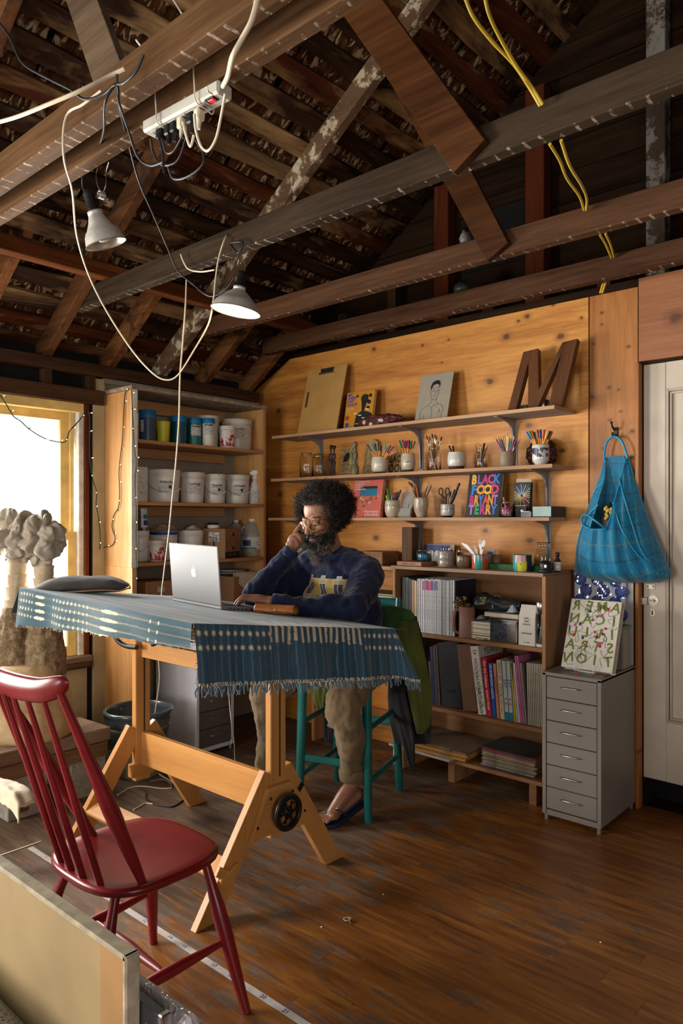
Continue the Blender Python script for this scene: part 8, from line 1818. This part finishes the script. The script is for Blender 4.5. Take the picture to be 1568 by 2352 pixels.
# ================================================================== HANGING FROM THE JOISTS
M_cordw=mat('cream_lamp_cord',(.66,.56,.40),.5,var=.05);M_cordb=mat('black_lamp_cord',(.014,.014,.016),.45,var=.1);M_cordy=mat('yellow_extension_cord',(.60,.42,.045),.45,var=.08)
def cord(name,label,paths,r,m,cat='cord',n=7):
 P=[[at(px,py,y=y)for px,py,y in pth]for pth in paths];t=thing(name,label,cat,tuple(P[0][0]))
 for p in P:part(MB().tube(spline(p,n),r,7),'cable',m,t)
 return t
def reflector(label,top_px,y,rim_px,rad,lit,axis=None):
 """clamp lamp: socket, spun aluminium reflector, bulb; top at top_px"""
 p=at(*top_px,y=y);c=at(*rim_px,y=y+(axis or 0));ax=(c-p).normalized();H=(c-p).length;R=frame(p,ax.orthogonal().normalized(),ax.cross(ax.orthogonal().normalized()))
 z=R.to_3x3()@Vector((0,0,1));R=R if z.dot(ax)>0 else R@Matrix.Rotation(PI,4,'X')
 t=thing('clamp_lamp',label,'lamp',p,rot=R.to_euler())
 M_sp=mat('spun_aluminium_%d'%lit,(.60,.57,.51),.42,.35,.12,30);M_in=mat('satin_reflector_%d'%lit,(.55,.52,.47),.4,.5,.03)
 MB().lathe([(0,0),(.014,0),(.018,.012),(.018,H*.40),(.021,H*.42),(0,H*.42)],20).build('socket',M_blk,t);MB().lathe([(.0195,H*.38),(.025,H*.39),(.025,H*.46),(.0205,H*.47)],20).build('collar',M_sp,t)
 pr=[(.020,H*.44),(.026,H*.48),(rad*.50,H*.60),(rad*.72,H*.74),(rad*.80,H*.765),(rad*.83,H*.80),(rad*.88,H*.82),(rad*.97,H*.97),(rad,H),(rad*1.03,H*1.005)]
 MB().lathe(pr,40).build('reflector',M_sp,t);MB().lathe([(a-.0015,z_+.0015)for a,z_ in pr[1:]],40).build('inner_reflector',M_in,t)
 b=MB();b.lathe([(0,H*.96),(.016,H*.945),(.027,H*.88),(.028,H*.80),(.020,H*.68),(.013,H*.60),(.013,H*.44)],24)
 b.build('bulb',mat('lit_bulb',(1,.9,.7),.4,var=0,emit=((1.0,.82,.55),6))if lit else mat('unlit_bulb',(.7,.68,.62),.2,var=.03),t)
 if lit:
  l=bpy.data.lights.new('lamp_bulb_light','POINT');l.energy=3;l.color=(1,.78,.50);l.shadow_soft_size=.03;o=bpy.data.objects.new('lamp_bulb_light',l);COL.objects.link(o);o.location=p+ax*H*1.02
 return t,p,c
YA,YB,Y2=-2.565,-2.365,-1.640
t1,p,c=reflector('unlit spun aluminium clamp lamp hanging under the front double joist',(200,437),-2.36,(243,560),.068,0,.060)
for q_ in([(212,345,-2.36),(225,372,-2.36),(221,400,-2.36),(224,425,-2.37),(232,440,-2.37)],[(250,372,-2.36),(244,395,-2.35),(243,425,-2.36),(233,452,-2.36)]):part(MB().tube(spline([at(a,b_,y=y)for a,b_,y in q_],6),.0018,6),'wire_clip',M_steel,t1)
b=MB();cc=at(233,448,y=-2.37)
for k in range(5):b.tube([cc+Vector((.012*math.cos(2*PI*i/16),.004*k-.008,.012*math.sin(2*PI*i/16)))for i in range(16)],.0016,5,closed=True)
part(b,'spring',M_steel,t1);part(MB().tube(spline([at(a,b_,y=-2.37)for a,b_ in((200,332),(196,345),(203,357),(218,352),(222,342))],6),.005,6),'grip',M_blk,t1)
t2,p,c=reflector('lit spun aluminium clamp lamp glowing below the middle joist',(556,624),-1.655,(541,714),.100,1,-.016)
for q_ in([(548,596,Y2),(545,612,Y2),(547,630,-1.65)],[(561,598,Y2),(563,615,Y2),(557,640,-1.65)]):part(MB().tube(spline([at(a,b_,y=y)for a,b_,y in q_],6),.0018,6),'wire_clip',M_steel,t2)
part(MB().tube(spline([at(a,b_,y=Y2)for a,b_ in((532,566),(530,560),(538,556),(555,556),(557,565),(548,580),(540,576),(533,566))],6),.0045,6),'grip',M_blk,t2)
# power strip strapped under the double joist
s0,s1=at(348,300,z=2.497),at(512,212,z=2.497);sc_=(s0+s1)/2;sl=(s1-s0).length
ps=thing('power_strip','pale grey power strip with a red switch strapped under the double joist','power strip',tuple(sc_),math.atan2(s1.y-s0.y,s1.x-s0.x));M_ps=mat('pale_grey_plastic',(.52,.50,.43),.4,var=.04)
MB().box((0,0,.004),(sl+.02,.052,.036),bv=.006).build('body',M_ps,ps)
MB().box((sl*.40,-.012,-.0145),(.034,.022,.004),bv=.001).build('switch_bezel',M_blk,ps);MB().box((sl*.40,-.012,-.0165),(.022,.013,.005),rot=(0,.15,0),bv=.001).build('switch',mat('lit_red_switch',(.55,.02,.03),.3,emit=((1,.02,.03),.6)),ps)
for k in range(6):
 x=sl*(.26-k*.135);o=MB().box((x,0,-.0148),(.030,.030,.002),bv=.0008).build('outlet',mat('outlet_grey_%d'%k,(.42,.40,.35),.4),ps)
 for sg in(-1,1):MB().box((x+sg*.006,-.004,-.0160),(.002,.008,.001)).build('slot',M_blk,o)
for k,x in enumerate((-.10,-.065,-.04,-.01,.03,.06)):
 m=(M_blk,M_blk,M_blk,M_cream,M_blk,M_cream)[k];MB().box((x,-.004,-.030),(.022,.026,.030),bv=.004).cyl((x,-.004,-.044),(x,-.006,-.068),.0075,.005,n=8).build('plug',m,ps)
for x in(-.085,.075):MB().tube(spline([(x,.03,.10),(x,-.030,.10),(x,-.032,.02),(x+.003,-.030,-.012),(x+.006,.0,-.020),(x+.004,.030,-.012),(x,.03,.10)],6),.0022,5).build('zip_tie',M_cream,ps)
MB().tube(spline([(sl*.48,-.03,-.016),(sl*.50,-.05,-.02),(sl*.53,-.06,-.015)],4),.0018,5).build('tie_tail',M_cream,ps)
cord('power_cable','thick pale cable rising from the power strip past the front joist',[[(512,198,-2.50),(524,172,-2.55),(534,130,-2.60),(556,88,-2.60),(577,48,-2.60),(590,0,-2.60),(594,-40,-2.60)]],.0062,M_cordw)
cord('power_cable','pale cable reaching in from the left over the front joist',[[(-20,285,-2.72),(40,268,-2.72),(110,240,-2.70),(190,206,-2.66),(250,175,-2.60),(286,158,-2.58)]],.0055,M_cordw)
cord('lamp_cord','long cream cord swagged in a deep loop from the front joist to the lit lamp',[[(232,208,-2.57),(190,240,-2.58),(158,258,-2.58),(146,300,-2.58),(148,370,-2.56),(166,440,-2.45),(176,540,-2.3),(203,630,-2.1),(245,715,-1.95),(300,800,-1.85),(345,852,-1.8),(378,872,-1.75),(408,862,-1.72),(445,805,-1.70),(478,745,-1.69),(490,690,-1.68),(495,640,-1.66),(503,590,-1.65),(518,545,-1.63),(530,535,-1.5)],[(415,584,-1.64),(421,600,-1.64),(433,618,-1.645),(460,624,-1.65),(492,620,-1.65)],[(428,642,-1.63),(426,700,-1.66),(419,790,-1.66),(413,870,-1.66),(411,960,-1.65),(404,1060,-1.64),(395,1150,-1.60),(386,1240,-1.52),(376,1320,-1.40),(370,1380,-1.30),(364,1500,-1.27),(366,1560,-1.27),(357,1630,-1.27),(352,1690,-1.27)]],.0036,M_cordw)
cord('lamp_cord','black cord running from the cable knot down to the unlit lamp',[[(330,126,-2.6),(312,165,-2.6),(285,190,-2.6),(262,198,-2.6),(240,240,-2.6),(238,300,-2.52),(225,338,-2.4),(203,365,-2.38),(190,400,-2.37),(190,430,-2.36),(197,440,-2.36)]],.0036,M_cordb)
cord('lamp_cord','long black cord slanting from the cable knot to the lit lamp',[[(-10,42,-2.7),(22,85,-2.7),(52,145,-2.68),(110,180,-2.66),(160,205,-2.64),(195,228,-2.62),(240,215,-2.6),(268,195,-2.6),(275,250,-2.55),(295,330,-2.35),(320,420,-2.2),(355,500,-2.0),(385,570,-1.85),(408,622,-1.7),(440,650,-1.68),(470,675,-1.67),(492,680,-1.66),(520,662,-1.66),(538,636,-1.66)]],.0036,M_cordb)
cord('plug_cord','tangle of black plug cords looping under the power strip',[[(362,308,-2.46),(372,345,-2.46),(376,395,-2.46)],[(372,318,-2.45),(382,350,-2.44),(400,345,-2.44),(420,310,-2.45)],[(345,320,-2.45),(352,350,-2.44),(370,378,-2.44),(408,368,-2.44),(432,300,-2.45)],[(386,384,-2.44),(398,410,-2.43),(430,406,-2.43),(464,380,-2.43),(466,350,-2.43),(448,320,-2.44)],[(268,170,-2.6),(272,230,-2.58),(295,300,-2.5),(316,360,-2.46),(345,380,-2.45),(375,372,-2.45)]],.0034,M_cordb)
cord('plug_cord','cream plug cord looping down beneath the right end of the power strip',[[(446,262,-2.47),(450,300,-2.46),(462,336,-2.45),(478,346,-2.45),(496,318,-2.45),(508,265,-2.46),(517,215,-2.48)],[(420,280,-2.46),(430,320,-2.46),(438,336,-2.46),(445,310,-2.46)]],.0036,M_cream)
cord('white_cable','short white cable ends poking over the front joist at the top',[[(392,-10,-2.30),(412,22,-2.34),(432,55,-2.46)],[(313,92,-2.45),(325,108,-2.47),(337,124,-2.50)]],.0030,M_white)
cord('extension_cord','pair of yellow extension cords threaded down over three joists',[[(1060,-30,-2.0),(1085,35,-1.95),(1130,95,-1.86),(1180,148,-1.76),(1215,200,-1.68),(1240,243,-1.64)],[(1110,-30,-2.0),(1122,30,-1.95),(1150,90,-1.86),(1185,150,-1.76),(1218,196,-1.68),(1246,240,-1.64)],[(1262,330,-1.55),(1285,368,-1.4),(1302,410,-1.2),(1330,450,-1.0),(1341,482,-.85)],[(1288,322,-1.55),(1308,380,-1.4),(1335,425,-1.2),(1347,455,-1.0),(1346,482,-.85)],[(1377,538,-.75),(1390,560,-.5),(1404,592,-.25)],[(1390,536,-.75),(1401,560,-.5),(1410,590,-.25)],[(1384,652,-.16),(1378,672,-.1)],[(1390,650,-.16),(1383,672,-.1)]],.0052,M_cordy)
t=thing('small_speaker','small round dark lidded pot on the joist above the plywood','pot',at(1062,675,y=-.12));part(MB().lathe([(0,-.01),(.045,-.01),(.05,.02),(.045,.035),(.02,.055),(0,.058)],24,c=tuple(at(1062,675,y=-.12)+Vector((0,0,.012)))),'pot',mat('dark_green_enamel',(.03,.045,.035),.4),t)
p=at(1068,549,y=-.72);t=thing('glass_lamp','little clear glass shade behind the lower brace board','lamp',tuple(p));part(MB().lathe([(.010,-.03),(.022,-.02),(.028,.0),(.022,.02),(.014,.03)],20,c=tuple(p)),'shade',mat('smoky_glass_shade',(.25,.24,.24),.15,var=.1),t);part(MB().lathe([(0,.028),(.015,.028),(.015,.045),(0,.045)],16,c=tuple(p)),'cap',M_dk,t)
# fairy lights
FL=[[(-8,896,.05,0),(12,925,.05,0),(30,955,.05,0),(48,968,.05,0),(70,988,.05,0),(105,1008,.05,0),(140,1016,.05,0),(152,1012,.05,0),(160,990,.05,0),(180,968,.05,0),(200,945,.05,0),(206,960,.04,0),(206,1010,.03,0),(207,1060,.03,0),(213,1100,.03,0),(222,1130,.03,0),(221,1160,.03,0),(227,1195,.03,0),(230,1235,.03,0),(229,1262,.03,0)]]
M_gc=mat('dark_green_wire',(.012,.035,.022),.5);M_bl_=mat('warm_fairy_bulb',(1,.85,.5),.3,var=0,emit=((1,.72,.32),2.6));M_bs=mat('green_bulb_base',(.02,.10,.06),.4)
def fairy(name,label,pts,bulbs):
 t=thing(name,label,'string lights',tuple(pts[0]));cs=spline(pts,6);part(MB().tube(cs,.0030,6),'wire',M_gc,t);q=random.Random(len(pts))
 for k in range(bulbs):
  p=cs[int((k+.5)/bulbs*(len(cs)-1))];d=Vector((.5,q.uniform(-.4,.9),q.uniform(-.3,.5))).normalized()
  s_=part(MB().cyl(p,p+d*.011,.0030,n=8),'bulb_holder',M_bs,t);part(MB().tube([p+d*.010,p+d*.016,p+d*.021],[.0026,.0028,.0006],8),'bulb',M_bl_,s_)
 return t
fairy('string_lights','string of fairy lights swagged across the window and down the greenish board',[at(px,py,x=x)for px,py,x,_ in FL[0]],17)
fairy('string_lights','string of fairy lights wandering down the pale outer side of the cabinet',[at(px,py,y=-1.275)for px,py in((296,893),(287,905),(284,950),(281,1010),(276,1050),(273,1090),(275,1130),(272,1165),(262,1182),(257,1210),(264,1235),(258,1252),(238,1258),(222,1268))],13)
fairy('string_lights','string of fairy lights hanging straight down the cabinet’s front edge',[at(px,py,x=.325)for px,py in((302,893),(303,930),(306,985),(309,1035),(313,1062),(310,1110),(313,1180),(312,1250),(314,1330),(313,1400),(311,1480),(308,1495))],13)
# ================================================================== LEFT: sculpture on its plinth, pots, foreground, floor bits
def stone_mat(name,c0,c1,c2,sc=14,bm=.6):
 m,t,b=nt(name);v=coords(t);n=noise(t,v,sc,6,.7,.3);n2=noise(t,v,3,3)
 c=ramp(t,n,[(.3,c0),(.5,c1),(.7,c2)]);t.links.new(c,b.inputs['Base Color']);b.inputs['Roughness'].default_value=.8;b.inputs['Specular IOR Level'].default_value=.2;bump(t,b,n,bm,.012);return m
M_cin=stone_mat('cinder_block_grey',(.20,.18,.15),(.32,.29,.25),(.42,.39,.34),60,.5)
M_tim=wood('rough_timber',(.11,.05,.022),(.30,.16,.08),'y',.7,1.0);M_timx=wood('rough_timber_x',(.09,.04,.018),(.24,.125,.06),'x',.7,1.0)
def cinder(label,x,y,rz=0):
 t=thing('cinder_block',label,'block',(x,y,0),rz,'cinder blocks under the plinth');b=MB();b.box((0,0,.095),(.09,.19,.19),bv=.003);b.build('block',M_cin,t);return t
cinder('cinder block under the near end of the timbers, left of the red chair’s spindles',.57,-2.02);cinder('cinder block at the picture’s left edge under the timbers',.36,-2.22);cinder('cinder block under the far end of the timbers, beside the desk leg',.55,-1.70)
for k,(c_,d_,lb)in enumerate((((.49,-1.93,.222),(.24,.66,.064),'lower timber of the plinth, resting on the cinder blocks'),((.44,-1.93,.287),(.30,.72,.066),'upper timber of the plinth under the clay sculpture'),((.20,-1.90,.2545),(.16,.62,.131),'thick rear timber of the plinth next to the window wall'))):
 t=thing('timber_beam',lb,'timber',(c_[0],c_[1],c_[2]-d_[2]/2),(0,.03,.01)[k],'timbers of the plinth');MB().box((0,0,d_[2]/2),d_,bv=.004).build('beam',M_tim if k!=1 else wood('weathered_timber',(.13,.075,.045),(.30,.20,.13),'y',.8),t)
t=thing('cinder_block','cinder block laid flat by the wall, holding up the rear timber','block',(.20,-1.90,0));MB().box((0,0,.0945),(.15,.38,.189),bv=.003).build('block',M_cin,t)
PZ=.320;sx0=at(62,1700,x=.50);scx,scy=.385,-1.90
sc=thing('clay_sculpture','tall clay and plaster sculpture of twin knotted trunks before the window','sculpture',(scx,scy,PZ));q=random.Random(3)
Mcl=stone_mat('buff_clay',(.34,.22,.11),(.50,.35,.19),(.58,.44,.27),9,.5);Mfib=stone_mat('matted_fibre',(.11,.07,.035),(.26,.18,.10),(.44,.34,.22),34,1.0);Mpl=stone_mat('cream_plaster',(.44,.33,.20),(.56,.45,.31),(.64,.55,.43),12,.5);Mknot=mat('grey_cream_cloth',(.42,.36,.28),.7,var=.14,vs=9,bmp=.12,bs=30)
def lump(b,prof,axis,amp,fr,seed,n=48):
 vs=[];m=len(prof)
 for i,(r,z)in enumerate(prof):
  cx_,cy_=axis(z)
  for j in range(n):
   a=2*PI*j/n;d=Vector((math.cos(a)*1.6,math.sin(a)*1.6,z*6));k=1+amp*(mnoise.noise(d*fr+Vector((seed,0,0)))+.6*mnoise.noise(d*fr*3+Vector((0,seed,0))));vs.append((cx_+r*k*math.cos(a),cy_+r*k*math.sin(a),z))
 fs=[(i*n+j,i*n+(j+1)%n,(i+1)*n+(j+1)%n,(i+1)*n+j)for i in range(m-1)for j in range(n)]+[list(range(n))[::-1],[(m-1)*n+j for j in range(n)]]
 b.add(vs,fs,0,True)
def dense(prof,k=5):return[(p.x,p.y)for p in spline([(r,z,0)for r,z in prof],k)]
b=MB();lump(b,dense([(.205,0),(.215,.03),(.20,.12),(.175,.24),(.155,.33),(.14,.36)]),lambda z:(0,0),.06,1.0,2);b.build('base',Mcl,sc)
# directions across the view for the two stems
ux,uy=RGT.x,RGT.y
for sg,h1,zz in((-1,0,.02),(1,0,0)):
 ox=sg*.072
 ax_=lambda z,ox=ox,sg=sg:(ux*(ox+sg*.018*max(0,min(1,(z-.75)/.3))*(-1 if sg>0 else-.4)),uy*(ox+sg*.018*max(0,min(1,(z-.75)/.3))*(-1 if sg>0 else-.4)))
 b=MB();lump(b,dense([(.098,.30),(.094,.40),(.084,.50),(.076,.58),(.066,.64)]),ax_,.14,2.2,5+sg);tk=b.build('trunk',Mfib,sc)
 b=MB();prof=[]
 for i in range(5):
  z=.60+i*.062+zz;r=(.055,.050,.048,.045,.043)[i];prof+=[(r*.95,z),(r*1.03,z+.02),(r*1.06,z+.050),(r*1.13,z+.057),(r*1.10,z+.061)]
 lump(b,prof,ax_,.05,2,9+sg);b.build('bandaged_neck',Mpl,sc)
 # knotted cloth head: overlapping twisted folds
 cx_,cy_=ax_(.98);kz=.985+zz;b=MB();b.ell((cx_,cy_,kz),(.062,.062,.060),nu=20,nv=14)
 kc=Vector((cx_,cy_,kz));vd=(RGT*(.25*sg)-FWD*.8+Vector((0,0,.45))).normalized();b=MB()
 def puff(u,v):
  a=u*2*PI;ph=-PI/2+v*PI;d=Vector((math.cos(a)*math.cos(ph),math.sin(a)*math.cos(ph),math.sin(ph)));k=d.dot(vd)
  w_=d+.35*Vector((mnoise.noise(d*1.7+Vector((sg*4,0,0))),mnoise.noise(d*1.7+Vector((0,9+sg,0))),mnoise.noise(d*1.7+Vector((0,0,5)))))
  f1=abs(mnoise.noise(w_*1.35+Vector((sg*7,2,1))))**.5;f2=abs(mnoise.noise(w_*3.4+Vector((1,sg*3,8))))**.7
  r=.060+.076*f1+.018*f2-.020*max(0,k-.86)/.14
  return tuple(kc+Vector((d.x*r*1.08,d.y*r*1.08,d.z*r*1.22-.006)))
 b.grid(110,72,puff);b.build('knotted_cloth',Mknot,sc)
 b=MB()
 for k in range(3):b.tube([(cx_+.055*math.cos(2*PI*i/24),cy_+.055*math.sin(2*PI*i/24),kz-.068+k*.006+.004*math.sin(i))for i in range(24)],.006,6,closed=True)
 b.build('twine',M_kraft2,sc)
 # glazed pot, cup with brushwater
pc=Vector((.478,-1.335,0));M_glz=None
def glazed():
 m,t,b=nt('blue_green_drip_glaze');v=coords(t,(1,1,.35));n=noise(t,v,9,5,.6);sep=N(t,'ShaderNodeSeparateXYZ',{0:coords(t)})
 zf=math_(t,'ADD',sep.outputs[2],math_(t,'MULTIPLY',n,.12));t.links.new(ramp(t,N(t,'ShaderNodeMapRange',{0:zf,1:.0,2:.46}).outputs[0],[(.0,(.24,.20,.10)),(.3,(.17,.18,.10)),(.55,(.045,.072,.082)),(.72,(.14,.16,.12)),(.85,(.05,.07,.085)),(1,(.12,.15,.15))]),b.inputs['Base Color']);b.inputs['Roughness'].default_value=.14;b.inputs['Coat Weight'].default_value=.6;return m
pt_=thing('plant_pot','big blue-green glazed plant pot standing under the desk','pot',tuple(pc));M_glz=glazed()
MB().lathe(dense([(.12,.0),(.128,.01),(.135,.05),(.155,.16),(.170,.235),(.176,.265),(.170,.275),(.176,.285),(.182,.325),(.187,.335),(.190,.350),(.182,.358),(.168,.352),(.160,.31),(.15,.20),(.12,.10),(.0,.10)],3),56).build('pot',M_glz,pt_)
MB().lathe([(0,.20),(.148,.205)],40).build('soil',mat('dry_soil',(.22,.12,.06),.9,var=.4,vs=60,bmp=.5),pt_);MB().ell((.178*math.cos(-.9),.178*math.sin(-.9),.30),(.022,.022,.018),nu=14,nv=10).build('lug',M_glz,pt_)
t=thing('plastic_cup','clear plastic cup with brown liquid on the floor beside the plant pot','cup',tuple(at(250,1772,z=0)));MB().lathe([(0,0),(.026,0),(.034,.105),(.036,.107),(.034,.109),(.032,.104),(.0245,.004)],28).build('cup',mat('clear_cup_plastic',(.6,.58,.55),.1,trans=.85),t);MB().lathe([(0,.004),(.0245,.004),(.029,.06),(0,.06)],24).build('liquid',mat('brown_liquid',(.10,.045,.015),.2),t)
# floor cords and adapters under the desk
def fcord(name,label,pts,r,m):
 P=[at(px,py,z=r+(z if len(e)else 0))for px,py,z,*e in[(*p,0)if len(p)==2 else p+(1,)for p in pts]];t=thing(name,label,'cable',tuple(P[0]));part(MB().tube(spline(P,6),r,6),'cable',m,t);return t
fcord('floor_cable','cream cord lying on the floor behind the desk’s front leg',[(270,1826),(300,1809),(330,1806),(372,1811),(395,1810)],.0032,M_cordw);fcord('floor_cable','cream cord curling on the floor under the desk, left part',[(307,1860),(322,1852),(335,1845),(360,1848)],.0035,M_cordw)
fcord('floor_cable','thick cream cord running to the white adapter under the desk',[(355,1768),(372,1782),(395,1796),(412,1808),(420,1812)],.005,M_cordw);fcord('floor_cable','black cord with a loose plug end on the floor under the desk',[(335,1822),(336,1836),(350,1846),(375,1851),(398,1852),(418,1840),(430,1830)],.0038,M_cordb)
fcord('floor_cable','grey cord looping from the white adapter under the desk',[(345,1795),(370,1790),(392,1800),(392,1812)],.003,mat('grey_cord',(.3,.28,.24),.5));fcord('floor_cable','white cord hanging past the dark drawer cabinet to the floor',[(524,1580,.42),(530,1650,.28),(537,1700,.12),(539,1745,.0),(541,1752,.0)],.0026,M_white)
for px,py,lb,s_ in((425,1815,'white plug adapter by the desk’s rear leg',(.05,.035,.03)),(468,1806,'white charger block right of the desk’s rear leg',(.06,.05,.03))):
 p=at(px,py,z=0);t=thing('power_adapter',lb,'adapter',tuple(p),.4);MB().box((0,0,s_[2]/2),s_,bv=.004).build('adapter',M_white,t);MB().tube([(s_[0]/2,0,.012),(s_[0]/2+.02,.01,.006),(s_[0]/2+.05,.0,.004)],.003,6).build('lead',M_cordb,t)
 # tape rule on the floor with hand numbers
t0,t1=at(75,1945,z=.0),at(700,2365,z=.0);tp=thing('floor_tape','strip of white tape on the floor numbered by hand like a ruler','tape',(t0.x,-2.165,.0008));Lt=t1.x-t0.x+.1
MB().box((Lt/2,0,.0004),(Lt,.024,.0008)).build('tape',mat('dusty_white_tape',(.50,.46,.43),.7,var=.12,vs=40),tp);M_bi=mat('blue_biro_ink',(.03,.04,.14),.6,var=0)
for body,px,py in(('9',107,1969),('12',330,2117),('14',388,2154),('15',419,2176),('16',453,2200),('17',485,2221),('18',523,2246),('20',597,2295),('21',648,2329)):
 p=at(px,py,z=.001);text(body,.021,M_bi,tp,Matrix.Translation((p.x-t0.x,0,.0010))@Matrix.Rotation(random.uniform(-.1,.15),4,'Z'),.0002)
a,b_=at(-10,1968,z=.002),at(94,1932,z=.002);t=thing('paper_strip','narrow cream paper strip on the floor at the left edge','paper',tuple(a));part(MB().bar(a,b_,.010,.001),'strip',M_kraft2,t)
p=at(797,2112,z=.006);t=thing('wood_shaving','curled wood shaving lying alone on the open floor','shaving',(p.x,p.y,0));MB().tube(spline([(-.022,0,.003),(-.006,.014,.006),(.012,.006,.010),(.008,-.010,.008),(-.010,-.006,.006),(-.002,.010,.004),(.022,-.006,.003)],6),.0035,5,flat=.5).build('curl',mat('shaving_tan',(.36,.22,.10),.8),t)
for px,py,lb in((880,2055,'white paint crumb on the open floor, upper one'),(738,2130,'white paint crumb near the wood shaving'),(1379,2165,'pale crumb on the floor below the grey steel cabinet'),(806,2306,'green paint spot crumb at the lower floor')):
 p=at(px,py,z=0);t=thing('floor_crumb',lb,'crumb',(p.x,p.y,0));MB().ell((0,0,.0015),(.004,.003,.0018),nu=8,nv=5).build('crumb',M_inkw if 'green' not in lb else PM['green'],t)
 # canvas bundle and stool arm at the left edge
p=at(30,1870,z=.50);t=thing('canvas_bundle','corner of a pale canvas-wrapped bundle at the left edge','bundle',(1.30,-2.55,0))
c0=at(40,1835,y=-2.42);c1=at(58,1880,y=-2.42);M_can=cloth_mat('raw_canvas',(.50,.40,.28),(.62,.52,.39),20);b=MB()
def fn_b(u,v):
 x=-.5+.5*u;e=max(0,(u-.86)/.14);z=c0.z-.012*math.sin(u*6)-e**2*.03-(0 if v<.5 else(v-.5)*2*.060)+.006*mnoise.noise(Vector((u*14,v*5,0)));y=c0.y+.06*(1-min(1,v*2))-.004*mnoise.noise(Vector((u*20,v*4,3)));return(c0.x+x+.02-e*.01*v,y,z)
b.grid(40,20,fn_b);part(b,'canvas',M_can,t,solid=.006);part(MB().box((c0.x-.27,c0.y+.03,c0.z-.04),(.50,.05,.05),bv=.006),'board',M_tim,t);part(MB().box((c0.x-.30,c0.y+.03,(c0.z-.065)/2),(.06,.05,c0.z-.065),bv=.004),'leg',M_tim,t)
p=at(20,2040,y=-2.78);t=thing('stool_arm','rounded dark wooden rail end at the lower left edge','rail',(p.x-.3,-2.78,0));part(MB().tube([(p.x-.5,-2.78,p.z),(p.x-.05,-2.78,p.z),(p.x+.022,-2.78,p.z-.006),(p.x+.034,-2.78,p.z-.010)],[.022,.022,.017,.006],12),'rail',M_tim,t);part(MB().box((p.x-.40,-2.78,(p.z-.02)/2),(.05,.05,p.z-.02),bv=.004),'leg',M_tim,t)
# foreground: stretched board, wrapped panels
r0=at(303,2196,y=-2.95);PXR=r0.x;PT=r0.z
t=thing('painting_panel','tan-backed panel standing upright in the lower left foreground','panel',(PXR-.45,-2.95,0))
M_pan=mat('aged_tan_board',(.29,.20,.085),.65,var=.10,vs=6);part(MB().box((PXR-.45,-2.945,PT/2+.02),(.90,.018,PT-.04),bv=.001),'board',M_pan,t);part(MB().box((PXR-.042,-2.9555,PT/2+.02),(.084,.003,PT-.042)),'edge_strip',mat('orange_tan_strip',(.34,.18,.06),.6,var=.08,vs=8),t);part(MB().box((PXR-.005,-2.948,PT/2+.02),(.011,.028,PT-.036),bv=.003),'frayed_edge',mat('pale_canvas_edge',(.40,.33,.24),.8,var=.2,vs=40),t);part(MB().box((PXR-.45,-2.948,PT-.003),(.90,.028,.010),bv=.003),'top_edge',mat('pale_canvas_top',(.34,.28,.18),.8,var=.2,vs=40),t)
def bubble(name,c):
 m,t_,b=nt(name);v=coords(t_);vo=N(t_,'ShaderNodeTexVoronoi',{'Vector':v,'Scale':110.0});h=N(t_,'ShaderNodeMapRange',{0:vo.outputs[0],1:.0,2:.55,3:1,4:0}).outputs[0]
 t_.links.new(ramp(t_,noise(t_,v,8,3),[(.3,tuple(k*.75 for k in c)),(.7,c)]),b.inputs['Base Color']);b.inputs['Roughness'].default_value=.25;b.inputs['Specular IOR Level'].default_value=.6;bump(t_,b,h,.7,.004);return m
e0=at(318,2243,y=-2.895);t=thing('wrapped_panel','bubble-wrapped panel standing behind the tan panel','panel',(e0.x,-2.895,0));M_bub=bubble('bubble_wrap_grey',(.55,.50,.50));b=MB();xe=at(452,2352,y=-2.895).x;b.box((xe-.5,-2.89,e0.z/2),(1.0,.045,e0.z-.01),bv=.018);part(b,'wrap',M_bub,t)
e1=at(330,2300,y=-2.93);t=thing('framed_panel','dark metal-edged frame between the tan panel and the wrapped one','frame',(e1.x,-2.926,0));part(MB().box((PXR-.3,-2.926,e1.z/2),(.72,.016,e1.z),bv=.001),'panel',mat('dark_panel',(.03,.03,.035),.4),t);part(MB().box((PXR+.055,-2.9255,e1.z/2+.001),(.012,.019,e1.z+.003),bv=.002),'metal_edge',M_steel,t);part(MB().box((PXR+.025,-2.935,e1.z*.75),(.014,.004,e1.z*.42)),'orange_strip',mat('dull_orange_strip',(.30,.12,.03),.6),t)
t=thing('bubble_wrap_roll','grey roll of bubble wrap lying along the foot of the tan panel','roll',(2.4,-3.03,0));f0,f1=at(-20,2285,y=-3.03),at(200,2352,y=-3.02);b=MB()
b.tube([(f1.x+.06-.95+.1*i,-3.078,f0.z-.115-.002*i)for i in range(10)],.115,28);part(b,'roll',bubble('bubble_wrap_dark',(.062,.052,.050)),t)
part(MB().box((f1.x-.38,-3.078,(f0.z-.232)/2),(.8,.12,max(.02,f0.z-.236)),bv=.004),'support_box',M_card,t)
bake_text()
